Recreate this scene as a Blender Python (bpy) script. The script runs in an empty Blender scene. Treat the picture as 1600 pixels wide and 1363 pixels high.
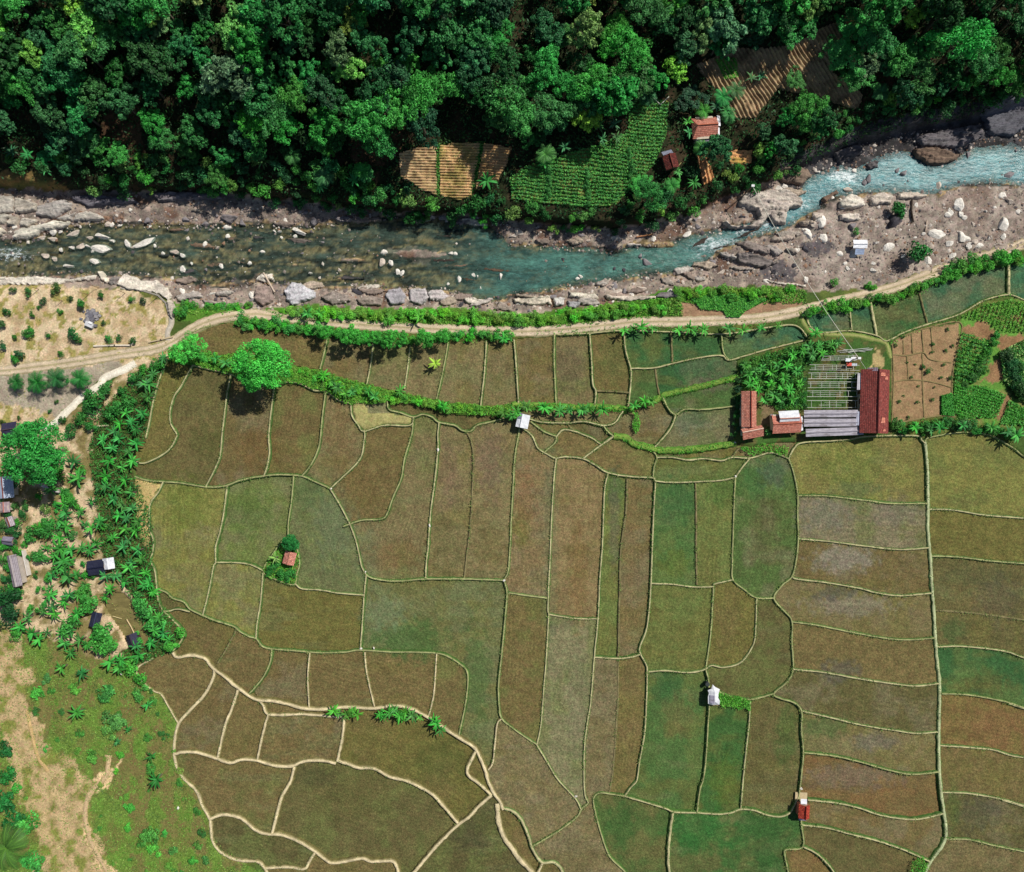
import bpy, math, random
import numpy as np
from collections import deque
from mathutils import Vector, Matrix

# ------------------------------------------------------------------ camera, sky, sun
SC = bpy.context.scene
COL = SC.collection
H = 170.0            # camera height above the paddies, metres
S = 0.15             # metres per photo pixel on the paddies
CXP, CYP = 800.0, 681.5

cam_d = bpy.data.cameras.new("drone_camera")
cam_d.sensor_fit = 'HORIZONTAL'
cam_d.sensor_width = 36.0
cam_d.lens = 36.0 * H / (1600 * S)
cam_d.clip_start, cam_d.clip_end = 1.0, 3000.0
cam = bpy.data.objects.new("drone_camera", cam_d)
cam.location = (0, 0, H)
COL.objects.link(cam)
SC.camera = cam

SUN_EL = math.radians(49)
SUN_H = Vector((0.76, 0.65, 0)).normalized()
SUN_V = Vector((SUN_H.x * math.cos(SUN_EL), SUN_H.y * math.cos(SUN_EL), math.sin(SUN_EL)))
world = bpy.data.worlds.new("World")
SC.world = world
world.use_nodes = True
wn = world.node_tree.nodes
wl = world.node_tree.links
bg = wn["Background"]
sky = wn.new("ShaderNodeTexSky")
sky.sky_type = 'NISHITA'
sky.sun_disc = False
sky.sun_elevation = SUN_EL
sky.sun_rotation = math.atan2(SUN_H.x, SUN_H.y)
wl.new(sky.outputs[0], bg.inputs[0])
bg.inputs[1].default_value = 0.06
sun_d = bpy.data.lights.new("sun", 'SUN')
sun_d.energy = 4.6
sun_d.angle = math.radians(0.53)
sun_d.color = (1.0, 0.955, 0.87)
sun = bpy.data.objects.new("sun", sun_d)
sun.rotation_euler = (-SUN_V).to_track_quat('-Z', 'Y').to_euler()
sun.location = (60, 60, 120)
COL.objects.link(sun)
SC.view_settings.view_transform = 'Standard'
SC.view_settings.look = 'None'
SC.view_settings.exposure = 0.0
SC.view_settings.gamma = 1.0
SC.cycles.max_bounces = 6
SC.cycles.transparent_max_bounces = 8

# ------------------------------------------------------------------ helpers
def lin(c):
    c = np.asarray(c, float) / 255.0
    return np.where(c <= 0.04045, c / 12.92, ((c + 0.055) / 1.055) ** 2.4)

def sstep(a, b, x):
    t = np.clip((x - a) / (b - a), 0, 1)
    return t * t * (3 - 2 * t)

def hash2(ix, iy, seed):
    h = (ix.astype(np.int64) * 374761393 + iy.astype(np.int64) * 668265263 + seed * 974634777) & 0xFFFFFFFF
    h = ((h ^ (h >> 13)) * 1274126177) & 0xFFFFFFFF
    h = h ^ (h >> 16)
    return (h & 0xFFFFFF) / float(0xFFFFFF)

def vnoise(x, y, seed=0):
    x = np.asarray(x, float); y = np.asarray(y, float)
    ix = np.floor(x); iy = np.floor(y)
    fx = x - ix; fy = y - iy
    fx = fx * fx * (3 - 2 * fx); fy = fy * fy * (3 - 2 * fy)
    a = hash2(ix, iy, seed); b = hash2(ix + 1, iy, seed)
    c = hash2(ix, iy + 1, seed); d = hash2(ix + 1, iy + 1, seed)
    return (a * (1 - fx) + b * fx) * (1 - fy) + (c * (1 - fx) + d * fx) * fy

def fbm(x, y, seed=0, octv=4):
    r = 0; a = 0.5; t = 0
    for i in range(octv):
        r = r + a * vnoise(x * 2 ** i, y * 2 ** i, seed + 17 * i); t += a; a *= 0.55
    return r / t

def inpoly(px, py, poly):
    px = np.asarray(px, float); py = np.asarray(py, float)
    ins = np.zeros(np.broadcast(px, py).shape, bool)
    P = np.asarray(poly, float)
    n = len(P)
    for i in range(n):
        x1, y1 = P[i]; x2, y2 = P[(i + 1) % n]
        if y1 == y2: continue
        c = ((y1 > py) != (y2 > py)) & (px < (x2 - x1) * (py - y1) / (y2 - y1) + x1)
        ins ^= c
    return ins

def dpoly(px, py, poly, closed=True):
    P = np.asarray(poly, float)
    n = len(P)
    best = np.full(np.shape(px), 1e9)
    for i in range(n if closed else n - 1):
        a = P[i]; b = P[(i + 1) % n]
        d = b - a; L = d @ d + 1e-9
        t = np.clip(((px - a[0]) * d[0] + (py - a[1]) * d[1]) / L, 0, 1)
        best = np.minimum(best, np.hypot(px - a[0] - t * d[0], py - a[1] - t * d[1]))
    return best

def spline(pts, step):
    P = np.asarray(pts, float)
    if len(P) == 2:
        n = max(2, int(np.hypot(*(P[1] - P[0])) / step) + 1)
        return P[0] + (P[1] - P[0]) * np.linspace(0, 1, n)[:, None]
    Q = np.vstack([2 * P[0] - P[1], P, 2 * P[-1] - P[-2]])
    out = []
    for i in range(1, len(Q) - 2):
        n = max(1, int(np.hypot(*(Q[i + 1] - Q[i])) / step))
        t = (np.arange(n) / n)[:, None]
        p0, p1, p2, p3 = Q[i - 1], Q[i], Q[i + 1], Q[i + 2]
        out.append(0.5 * (2 * p1 + (p2 - p0) * t + (2 * p0 - 5 * p1 + 4 * p2 - p3) * t ** 2 + (3 * p1 - p0 - 3 * p2 + p3) * t ** 3))
    out.append(P[-1:])
    return np.vstack(out)

# ------------------------------------------------------------------ the lie of the land
NBX = [-500, 0, 100, 200, 280, 340, 400, 450, 550, 650, 720, 800, 900, 960, 1030, 1080, 1130, 1200, 1240, 1280, 1330, 1400, 1500, 1600, 2100]
NBY = [285, 292, 300, 300, 300, 297, 312, 314, 325, 335, 335, 345, 355, 358, 348, 335, 308, 285, 268, 250, 228, 208, 192, 165, 60]
SBX = [-500, 0, 100, 150, 200, 262, 275, 300, 400, 500, 600, 700, 800, 860, 930, 1000, 1060, 1200, 1250, 1300, 1350, 1400, 1480, 1600, 2100]
SBY = [446, 446, 446, 449, 446, 462, 480, 484, 487, 480, 487, 484, 492, 490, 482, 466, 450, 446, 452, 456, 450, 440, 420, 388, 300]
WNX = [-500, 0, 60, 110, 165, 170, 250, 340, 400, 480, 540, 600, 700, 760, 800, 900, 960, 1000, 1050, 1080, 1120, 1160, 1210, 1245, 1265, 1300, 1340, 1370, 1400, 1420, 1450, 1480, 1520, 1580, 1600, 2100]
WNY = [372, 377, 372, 354, 348, 350, 352, 352, 350, 355, 347, 340, 341, 352, 384, 387, 393, 381, 378, 366, 362, 352, 338, 305, 275, 262, 263, 246, 236, 236, 258, 256, 232, 225, 230, 150]
WSX = [-500, 0, 100, 150, 250, 300, 340, 400, 440, 500, 600, 700, 740, 790, 800, 860, 900, 1000, 1060, 1100, 1140, 1165, 1200, 1240, 1270, 1300, 1350, 1400, 1450, 1500, 1550, 1600, 2100]
WSY = [430, 432, 430, 428, 432, 442, 446, 437, 445, 446, 449, 455, 472, 468, 462, 456, 446, 432, 426, 410, 386, 374, 366, 352, 332, 310, 302, 300, 305, 290, 285, 291, 220]
LW = -3.0
nb = lambda x: np.interp(x, NBX, NBY)
sb = lambda x: np.interp(x, SBX, SBY)
w_n = lambda x: np.interp(x, WNX, WNY)
w_s = lambda x: np.interp(x, WSX, WSY)
POND = [(155, 932), (175, 925), (195, 929), (207, 945), (226, 975), (238, 992), (232, 1008), (215, 1004), (198, 1003), (182, 978), (170, 960)]

BARS = [(655, 397, 55, 9, 1.15), (548, 406, 34, 4, 1.1), (535, 435, 18, 2.5, 1.0), (470, 362, 22, 3, .95), (372, 442, 26, 5, 1.0), (415, 430, 20, 6, .9), (455, 415, 40, 4, .75), (1275, 345, 26, 12, .9), (1310, 318, 30, 10, .8), (1160, 395, 40, 10, .9), (1030, 384, 30, 5, .9), (60, 396, 30, 3, .7), (235, 370, 30, 4, .8), (830, 462, 40, 4, .8)]
def hgt(px, py):
    px = np.asarray(px, float); py = np.asarray(py, float)
    N = nb(px); Sx = sb(px); wnn = w_n(px); wss = w_s(px)
    dn = N - py; ds = py - Sx
    jag = (fbm(px / 14, py / 9, 5) - 0.5)
    dw = np.minimum(py - wnn, wss - py)                     # >0 under water
    bed = np.where(dw > 0, -3.12 - np.minimum(dw / 14, 1) * 0.75, -2.92 + np.minimum(-dw / 22, 1) * 0.75)
    bed = bed + jag * np.where(dw > 4, 0.5, 0.55)
    for (x, y, rx, ry, a) in BARS:
        bed = bed + a * np.exp(-(((px - x) / rx) ** 2 + ((py - y) / ry) ** 2) ** 2)
    south = bed * (1 - sstep(-7, 7, ds))
    slope = np.interp(px, [0, 500, 900, 1100, 1250, 1600], [0.38, 0.40, 0.22, 0.18, 0.30, 0.50]) * S
    up = 1.4 * sstep(-2, 16, dn) + np.maximum(dn - 6, 0) * slope + (fbm(px / 40, py / 40, 9) - 0.5) * 2.0 * sstep(5, 60, dn)
    up = up - np.maximum(dn - 420, 0) * slope * 0.7
    north = bed * (1 - sstep(-5, 12, dn)) + up
    return np.where(py < (N + Sx) / 2, north, south)

def W(px, py, dz=0.0, h=None):
    """a photo pixel of the ground -> the world point it shows, the ground there lying at hgt"""
    hh = hgt(px, py) if h is None else h
    k = S * (H - hh) / H
    return np.stack([(np.asarray(px, float) - CXP) * k, (CYP - np.asarray(py, float)) * k, np.asarray(hh + dz, float) + 0 * k], -1)

def ground_under(px, py, top):
    """foot of a thing whose middle, TOP metres above ground, was seen at this pixel"""
    h = float(hgt(px, py))
    k = S * (H - h - top) / H
    x, y = (px - CXP) * k, (CYP - py) * k
    for _ in range(4):
        kk = S * (H - h) / H
        h = float(hgt(CXP + x / kk, CYP - y / kk))
    return Vector((x, y, h))

# ------------------------------------------------------------------ meshes
def mk_mesh(name, V, F, mat=None, col=None, smooth=False, extra=None):
    V = np.asarray(V, np.float32)
    me = bpy.data.meshes.new(name)
    if isinstance(F, np.ndarray):
        k = F.shape[1]; n = len(F)
        me.vertices.add(len(V)); me.vertices.foreach_set('co', V.ravel())
        me.loops.add(n * k); me.loops.foreach_set('vertex_index', F.astype(np.int32).ravel())
        me.polygons.add(n); me.polygons.foreach_set('loop_start', np.arange(0, n * k, k, dtype=np.int32))
        me.update(calc_edges=True)
    else:
        me.from_pydata([tuple(map(float, v)) for v in V], [], [tuple(int(i) for i in f) for f in F])
    if col is not None:
        col = np.asarray(col, np.float32)
        if col.shape[1] == 3:
            col = np.hstack([col, np.ones((len(col), 1), np.float32)])
        a = me.color_attributes.new('Col', 'FLOAT_COLOR', 'POINT')
        a.data.foreach_set('color', col.ravel())
    for k, v in (extra or {}).items():
        a = me.attributes.new(k, 'FLOAT', 'POINT')
        a.data.foreach_set('value', np.asarray(v, np.float32).ravel())
    if mat: me.materials.append(mat)
    if smooth:
        me.polygons.foreach_set('use_smooth', np.ones(len(me.polygons), bool))
    me.validate()
    return me

def ob(name, me, parent=None, loc=None, rz=0.0, kind=None):
    o = bpy.data.objects.new(name, me)
    COL.objects.link(o)
    if parent: o.parent = parent
    if loc is not None: o.location = loc
    if rz: o.rotation_euler = (0, 0, rz)
    if kind: o["kind"] = kind
    return o

def grid_faces(nr, nc):
    i = np.arange(nr - 1)[:, None] * nc + np.arange(nc - 1)[None, :]
    return np.stack([i, i + nc, i + nc + 1, i + 1], -1).reshape(-1, 4)

class MB:
    def __init__(s): s.V = []; s.F = []; s.C = []
    def add(s, V, F, c=(1, 1, 1)):
        b = len(s.V)
        s.V += [tuple(v) for v in V]; s.F += [tuple(i + b for i in f) for f in F]
        s.C += [tuple(c)] * len(V)
    def box(s, cx, cy, cz, sx, sy, sz, c=(1, 1, 1), rz=0):
        V = []
        ca, sa = math.cos(rz), math.sin(rz)
        for z in (-1, 1):
            for (x, y) in ((-1, -1), (1, -1), (1, 1), (-1, 1)):
                X, Y = x * sx / 2, y * sy / 2
                V.append((cx + X * ca - Y * sa, cy + X * sa + Y * ca, cz + z * sz / 2))
        s.add(V, [(3, 2, 1, 0), (4, 5, 6, 7), (0, 1, 5, 4), (1, 2, 6, 5), (2, 3, 7, 6), (3, 0, 4, 7)], c)
    def tube(s, pts, rad, n=6, c=(1, 1, 1)):
        P = [Vector(p) for p in pts]
        V = []; F = []
        for i, p in enumerate(P):
            t = (P[min(i + 1, len(P) - 1)] - P[max(i - 1, 0)]).normalized()
            u = t.orthogonal().normalized(); v = t.cross(u)
            r = rad[i] if hasattr(rad, '__len__') else rad
            for k in range(n):
                a = 2 * math.pi * k / n
                V.append(p + u * math.cos(a) * r + v * math.sin(a) * r)
        for i in range(len(P) - 1):
            for k in range(n):
                F.append((i * n + k, i * n + (k + 1) % n, (i + 1) * n + (k + 1) % n, (i + 1) * n + k))
        F.append(tuple(range(n))[::-1]); F.append(tuple(range((len(P) - 1) * n, len(P) * n)))
        s.add(V, F, c)
    def quad(s, a, b, c_, d, th=0.0, c=(1, 1, 1)):
        a, b, c_, d = map(Vector, (a, b, c_, d))
        if th:
            n = (b - a).cross(d - a).normalized() * th
            V = [a, b, c_, d, a - n, b - n, c_ - n, d - n]
            s.add(V, [(0, 1, 2, 3), (7, 6, 5, 4), (0, 4, 5, 1), (1, 5, 6, 2), (2, 6, 7, 3), (3, 7, 4, 0)], c)
        else:
            s.add([a, b, c_, d], [(0, 1, 2, 3)], c)
    def mesh(s, name, mat): return mk_mesh(name, np.array([tuple(v) for v in s.V]), s.F, mat, np.array(s.C))

# ------------------------------------------------------------------ materials
def nmat(name):
    m = bpy.data.materials.new(name); m.use_nodes = True
    nt = m.node_tree
    return m, nt, nt.nodes, nt.links, nt.nodes["Principled BSDF"]

def mixrgb(nt, typ, fac, a, b):
    n = nt.nodes.new('ShaderNodeMix'); n.data_type = 'RGBA'; n.blend_type = typ
    for s, v in ((n.inputs[0], fac), (n.inputs[6], a), (n.inputs[7], b)):
        if hasattr(v, 'is_output'): nt.links.new(v, s)
        elif isinstance(v, (int, float)): s.default_value = v
        else: s.default_value = (*v, 1)
    return n.outputs[2]

def noise(nt, scale, detail=4, rough=0.6, vec=None, sc=None):
    n = nt.nodes.new('ShaderNodeTexNoise'); n.inputs['Scale'].default_value = scale
    n.inputs['Detail'].default_value = detail; n.inputs['Roughness'].default_value = rough
    if vec is not None:
        if sc:
            mp = nt.nodes.new('ShaderNodeMapping'); mp.inputs['Scale'].default_value = sc
            nt.links.new(vec, mp.inputs[0]); vec = mp.outputs[0]
        nt.links.new(vec, n.inputs['Vector'])
    return n.outputs[0]

def ramp(nt, fac, stops):
    n = nt.nodes.new('ShaderNodeValToRGB')
    e = n.color_ramp.elements
    while len(e) < len(stops): e.new(0.5)
    for i, (p, c) in enumerate(stops):
        e[i].position = p; e[i].color = (*(c if hasattr(c, '__len__') else (c, c, c)), 1)
    nt.links.new(fac, n.inputs[0])
    return n.outputs[0]

def ground_mat(name, fine=1.0, lo=0.55, hi=1.5, bump=0.25, coarse=(0.8, 1.2), stretch=None, hue=0.0, rough=0.95, obj=False, speck=0, rows=0):
    m, nt, N, L, P = nmat(name)
    at = N.new('ShaderNodeAttribute'); at.attribute_name = 'Col'
    if obj:
        tc = N.new('ShaderNodeTexCoord'); pos = tc.outputs['Object']
    else:
        g = N.new('ShaderNodeNewGeometry'); pos = g.outputs['Position']
    f = noise(nt, 2.2 * fine, 5, 0.75, pos, stretch)
    c1 = ramp(nt, f, [(0.30, lo), (0.52, 0.98), (0.72, hi)])
    c2 = ramp(nt, noise(nt, 0.35 * fine, 4, 0.65, pos), [(0.3, coarse[0]), (0.7, coarse[1])])
    c = mixrgb(nt, 'MULTIPLY', 1.0, at.outputs[0], c1)
    c = mixrgb(nt, 'MULTIPLY', 1.0, c, c2)
    if speck:
        c = mixrgb(nt, 'MULTIPLY', 1.0, c, ramp(nt, noise(nt, speck, 2, 0.6, pos), [(0.36, 0.76), (0.5, 0.98), (0.64, 1.25)]))
    if rows:
        ra = N.new('ShaderNodeAttribute'); ra.attribute_name = 'row'
        sn = N.new('ShaderNodeMath'); sn.operation = 'SINE'; L.new(ra.outputs['Fac'], sn.inputs[0])
        rm = ramp(nt, noise(nt, 0.12, 3, 0.6, pos), [(0.42, 0.0), (0.62, 1.0)])
        wv = N.new('ShaderNodeMath'); wv.operation = 'MULTIPLY_ADD'; L.new(sn.outputs[0], wv.inputs[0]); wv.inputs[1].default_value = rows; wv.inputs[2].default_value = 1.0
        c = mixrgb(nt, 'MULTIPLY', rm, c, wv.outputs[0])
    if hue:
        h = ramp(nt, noise(nt, 0.9 * fine, 4, 0.7, pos, stretch), [(0.35, (1 - hue * .6, 1 + hue, 1 - hue * .8)), (0.65, (1 + hue, 1 - hue * .5, 1 - hue * .5))])
        c = mixrgb(nt, 'MULTIPLY', 1.0, c, h)
    L.new(c, P.inputs['Base Color'])
    P.inputs['Roughness'].default_value = rough
    P.inputs['Specular IOR Level'].default_value = 0.15
    b = N.new('ShaderNodeBump'); b.inputs['Strength'].default_value = bump; b.inputs['Distance'].default_value = 0.3
    L.new(f, b.inputs['Height']); L.new(b.outputs[0], P.inputs['Normal'])
    return m

M_GROUND = ground_mat('ground_soil', 1.0, 0.6, 1.45, 0.5, (0.8, 1.2), hue=0.06)
M_FIELD = ground_mat('paddy_stubble', 1.0, 0.58, 1.48, 0.6, (0.82, 1.2), hue=0.07, speck=3.6, rows=0.10)
M_BUND = ground_mat('bund_earth', 2.0, 0.65, 1.3, 0.4, (0.85, 1.15))
M_ROAD = ground_mat('road_earth', 1.6, 0.7, 1.3, 0.3, (0.88, 1.12))
M_ROCK = ground_mat('river_rock', 1.1, 0.5, 1.35, 1.0, (0.75, 1.2), hue=0.03)
M_STRATA = ground_mat('layered_rock', 1.2, 0.35, 1.35, 1.0, (0.8, 1.2), stretch=(0.22, 2.6, 1), hue=0.03)
M_BOULDER = ground_mat('boulder_stone', 1.5, 0.6, 1.25, 0.6, (0.8, 1.15), obj=True)
M_CROP = ground_mat('ploughed_soil', 1.8, 0.55, 1.4, 0.5, (0.8, 1.25), hue=0.08)
M_PLAIN = ground_mat('painted_and_timber', 3.0, 0.75, 1.2, 0.15, (0.85, 1.12), rough=0.7, obj=True)

def leaf_mat():
    m, nt, N, L, P = nmat('leaf')
    at = N.new('ShaderNodeAttribute'); at.attribute_name = 'Col'
    oi = N.new('ShaderNodeObjectInfo')
    c = mixrgb(nt, 'MULTIPLY', 1.0, at.outputs[0], oi.outputs['Color'])
    L.new(c, P.inputs['Base Color'])
    P.inputs['Roughness'].default_value = 0.55
    P.inputs['Specular IOR Level'].default_value = 0.22
    tr = N.new('ShaderNodeBsdfTranslucent'); L.new(c, tr.inputs[0])
    mx = N.new('ShaderNodeMixShader'); mx.inputs[0].default_value = 0.14
    L.new(P.outputs[0], mx.inputs[1]); L.new(tr.outputs[0], mx.inputs[2])
    L.new(mx.outputs[0], N['Material Output'].inputs[0])
    return m
M_LEAF = leaf_mat()

def bark_mat():
    m, nt, N, L, P = nmat('bark')
    tc = N.new('ShaderNodeTexCoord')
    c = ramp(nt, noise(nt, 6, 4, 0.7, tc.outputs['Object'], (1, 1, 0.3)), [(0.3, (0.06, 0.045, 0.03)), (0.7, (0.2, 0.16, 0.12))])
    L.new(c, P.inputs['Base Color']); P.inputs['Roughness'].default_value = 0.9
    return m
M_BARK = bark_mat()

def tile_mat(name, a, b, dirt, pale, axis='x', amt=0.5):
    """clay tiles in courses: rows of tiles, each tile its own tone, moss and bleached patches"""
    m, nt, N, L, P = nmat(name)
    tc = N.new('ShaderNodeTexCoord'); at = N.new('ShaderNodeAttribute'); at.attribute_name = 'Col'
    br = N.new('ShaderNodeTexBrick')
    mp = N.new('ShaderNodeMapping')
    if axis == 'y': mp.inputs['Rotation'].default_value = (0, 0, math.radians(90))
    L.new(tc.outputs['Object'], mp.inputs[0]); L.new(mp.outputs[0], br.inputs['Vector'])
    br.inputs['Scale'].default_value = 1.0
    br.inputs['Brick Width'].default_value = 0.30; br.inputs['Row Height'].default_value = 0.34
    br.inputs['Mortar Size'].default_value = 0.045
    br.inputs['Color1'].default_value = (*lin(a), 1); br.inputs['Color2'].default_value = (*lin(b), 1)
    br.inputs['Mortar'].default_value = (*(lin(b) * 0.3), 1)
    n1 = noise(nt, 1.4, 5, 0.8, tc.outputs['Object'])
    c = mixrgb(nt, 'MIX', ramp(nt, n1, [(0.5, 0.0), (0.62, amt)]), br.outputs[0], lin(dirt))
    n2 = noise(nt, 2.3, 5, 0.8, tc.outputs['Object'], (1.3, 0.9, 1))
    c = mixrgb(nt, 'MIX', ramp(nt, n2, [(0.56, 0.0), (0.68, 0.7)]), c, lin(pale))
    c = mixrgb(nt, 'MULTIPLY', 1.0, c, at.outputs[0])
    L.new(c, P.inputs['Base Color']); P.inputs['Roughness'].default_value = 0.85
    P.inputs['Specular IOR Level'].default_value = 0.2
    b_ = N.new('ShaderNodeBump'); b_.inputs['Strength'].default_value = 0.6; b_.inputs['Distance'].default_value = 0.1
    L.new(br.outputs['Fac'], b_.inputs['Height']); b_.invert = True
    L.new(b_.outputs[0], P.inputs['Normal'])
    return m
M_TILE_ORANGE = tile_mat('orange_tiles', (228, 156, 134), (198, 122, 104), (116, 84, 74), (232, 180, 158), 'x')
M_TILE_RED = tile_mat('dark_red_tiles', (172, 88, 80), (136, 64, 60), (82, 52, 48), (192, 128, 118), 'y', 0.6)
M_TILE_NEW = tile_mat('fresh_red_tiles', (206, 84, 62), (168, 62, 50), (130, 45, 35), (225, 120, 90), 'x', 0.3)
M_TILE_OLD = tile_mat('old_mossy_tiles', (125, 58, 50), (92, 42, 38), (45, 32, 30), (175, 110, 100), 'x', 0.7)

def corr_mat(name, a, b, axis, dirt=(90, 80, 75), rough=0.5):
    m, nt, N, L, P = nmat(name)
    tc = N.new('ShaderNodeTexCoord'); at = N.new('ShaderNodeAttribute'); at.attribute_name = 'Col'
    wv = N.new('ShaderNodeTexWave'); wv.bands_direction = axis; wv.inputs['Scale'].default_value = 1.1
    wv.inputs['Distortion'].default_value = 0.2
    L.new(tc.outputs['Object'], wv.inputs['Vector'])
    c = mixrgb(nt, 'MIX', wv.outputs['Fac'], lin(b), lin(a))
    c = mixrgb(nt, 'MIX', ramp(nt, noise(nt, 0.9, 5, 0.75, tc.outputs['Object'], (0.4, 1.5, 1) if axis == 'X' else (1.5, .4, 1)), [(0.45, 0.0), (0.72, 0.75)]), c, lin(dirt))
    c = mixrgb(nt, 'MULTIPLY', 1.0, c, at.outputs[0])
    L.new(c, P.inputs['Base Color']); P.inputs['Roughness'].default_value = rough
    b_ = N.new('ShaderNodeBump'); b_.inputs['Strength'].default_value = 0.5; b_.inputs['Distance'].default_value = 0.08
    L.new(wv.outputs['Fac'], b_.inputs['Height']); L.new(b_.outputs[0], P.inputs['Normal'])
    return m
M_GREYROOF = corr_mat('grey_corrugated', (184, 180, 190), (142, 138, 150), 'X')
M_WHITEROOF = corr_mat('white_sheeting', (235, 236, 240), (205, 208, 215), 'X', (165, 165, 175))
M_NAVYROOF = corr_mat('navy_tarpaulin', (28, 32, 62), (18, 20, 42), 'Y', (40, 45, 60), 0.7)

def water_mat(name, calm=False):
    m, nt, N, L, P = nmat(name)
    at = N.new('ShaderNodeAttribute'); at.attribute_name = 'Col'
    tb = N.new('ShaderNodeAttribute'); tb.attribute_name = 'turb'
    fo = N.new('ShaderNodeAttribute'); fo.attribute_name = 'foam'
    g = N.new('ShaderNodeNewGeometry'); pos = g.outputs['Position']
    c2 = ramp(nt, noise(nt, 0.5, 5, 0.7, pos, (0.5, 1.3, 1)), [(0.3, 0.6), (0.7, 1.35)])
    c = mixrgb(nt, 'MULTIPLY', 1.0, at.outputs[0], c2)
    fn = noise(nt, 1.3, 7, 0.82, pos, (0.75, 1.2, 1))
    # foam breaks up with the turbulence noise; its amount is the foam attribute
    mth = N.new('ShaderNodeMath'); mth.operation = 'ADD'; L.new(fn, mth.inputs[0]); L.new(fo.outputs['Fac'], mth.inputs[1])
    ff = ramp(nt, mth.outputs[0], [(0.88, 0.0), (1.06, 0.8)])
    c = mixrgb(nt, 'MIX', ff, c, lin((225, 235, 238)))
    L.new(c, P.inputs['Base Color'])
    P.inputs['Roughness'].default_value = 0.2
    P.inputs['Specular IOR Level'].default_value = 0.35
    P.inputs['IOR'].default_value = 1.33
    b = N.new('ShaderNodeBump'); b.inputs['Strength'].default_value = 0.06 if calm else 0.5; b.inputs['Distance'].default_value = 0.25
    L.new(noise(nt, 1.1, 5, 0.65, pos, (0.8, 1.5, 1)), b.inputs['Height']); L.new(b.outputs[0], P.inputs['Normal'])
    rp = noise(nt, 1.5, 6, 0.75, pos, (0.6, 1.7, 1))  # ripple noise: light and dark of ripples painted into the water colour
    c_ = mixrgb(nt, 'MULTIPLY', 1.0, P.inputs['Base Color'].links[0].from_socket, ramp(nt, rp, [(0.34, 0.94), (0.5, 1.0), (0.68, 1.05)] if calm else [(0.34, 0.62), (0.5, 0.96), (0.68, 1.34)])); L.new(c_, P.inputs['Base Color'])
    tr = N.new('ShaderNodeBsdfTransparent'); tr.inputs[0].default_value = (0.78, 0.86, 0.82, 1)
    mx = N.new('ShaderNodeMixShader')
    ad = N.new('ShaderNodeMath'); ad.operation = 'MULTIPLY_ADD'; ad.use_clamp = True; L.new(rp, ad.inputs[0]); ad.inputs[1].default_value = 0.1 if calm else 0.9; tb2 = N.new('ShaderNodeMath'); tb2.operation = 'SUBTRACT'; L.new(tb.outputs['Fac'], tb2.inputs[0]); tb2.inputs[1].default_value = 0.05 if calm else 0.45; L.new(tb2.outputs[0], ad.inputs[2])
    mm = N.new('ShaderNodeMath'); mm.operation = 'MAXIMUM'; L.new(ad.outputs[0], mm.inputs[0]); L.new(ff, mm.inputs[1])
    L.new(mm.outputs[0], mx.inputs[0]); L.new(tr.outputs[0], mx.inputs[1]); L.new(P.outputs[0], mx.inputs[2])
    L.new(mx.outputs[0], N['Material Output'].inputs[0])
    return m
M_WATER = water_mat('river_water')
M_POND = water_mat('pond_water', True)

# ------------------------------------------------------------------ labels and groups
LAND = [(1105, 197, 'the orange-roofed farmhouse'), (1048, 247, 'the mossy dark red hut'), (712, 265, 'the ploughed plot in the forest'),
        (905, 280, 'the green crop terraces'), (1240, 95, 'the ridged brown hillside field'), (1500, 250, 'the turquoise pool'),
        (1300, 280, 'the foaming river bend'), (80, 340, 'the pale layered rock ledges'), (290, 320, 'the grey gravel bank'),
        (20, 400, 'the white rapids'), (1345, 382, 'the white river shelter'), (1430, 395, 'the lone bush on the gravel'),
        (817, 658, 'the white-roofed field hut'), (1115, 1087, 'the white tarp hut'), (1258, 1268, 'the red-roofed field hut'),
        (450, 873, 'the islet hut'), (1172, 650, 'the orange L-shaped house'), (1370, 627, 'the long dark red roof'),
        (1300, 600, 'the bamboo drying racks'), (405, 568, 'the big feathery tree'), (680, 568, 'the yellow banana plant'),
        (45, 705, 'the huge round tree'), (200, 970, 'the brown pond'), (158, 885, 'the navy tarp shelter'),
        (142, 500, 'the stone block in the sand'), (87, 591, 'the star palm row'), (18, 893, 'the grey-roofed house'),
        (1545, 590, 'the leafy corner plot'), (590, 1110, 'the path banana clump'), (880, 470, 'the pale river ledges'),
        (650, 400, 'the gravel bar in the river'), (470, 460, 'the grey slab by the river'), (1215, 320, 'the sculpted river rock'),
        (160, 1230, 'the bare patch in the meadow'), (700, 560, 'the yellow banana plant')]
ORD = 'first second third fourth fifth sixth seventh eighth ninth tenth eleventh twelfth thirteenth fourteenth fifteenth sixteenth seventeenth eighteenth nineteenth twentieth'.split()
ORD += ['twenty-' + w for w in ORD[:9]] + ['thirtieth'] + ['thirty-' + w for w in ORD[:9]]
THINGS = []
def reg(o, look, cat, px, py, group=None, where=None):
    THINGS.append([o, look, cat, px, py, group, where])
    o["category"] = cat
    if group: o["group"] = group

def finish_labels():
    byk = {}
    for t in THINGS:
        o, look, cat, px, py, group, where = t
        if where is not None:
            o["label"] = (look + ' ' + where).strip()
            continue
        d = [(math.hypot(px - a, py - b), n) for a, b, n in LAND]
        dist, n = min(d)
        byk.setdefault((look, n), []).append((dist, t))
    for (look, n), L in byk.items():
        L.sort(key=lambda q: q[0])
        for i, (dist, t) in enumerate(L):
            if i < len(ORD):
                t[0]["label"] = f"{look}, {ORD[i]} counted from {n}" if len(L) > 1 else f"{look} near {n}"
            else:
                t[0]["label"] = f"{look}, further off beyond {n}"
                if t[5]: t[0]["group"] = t[5]

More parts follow.
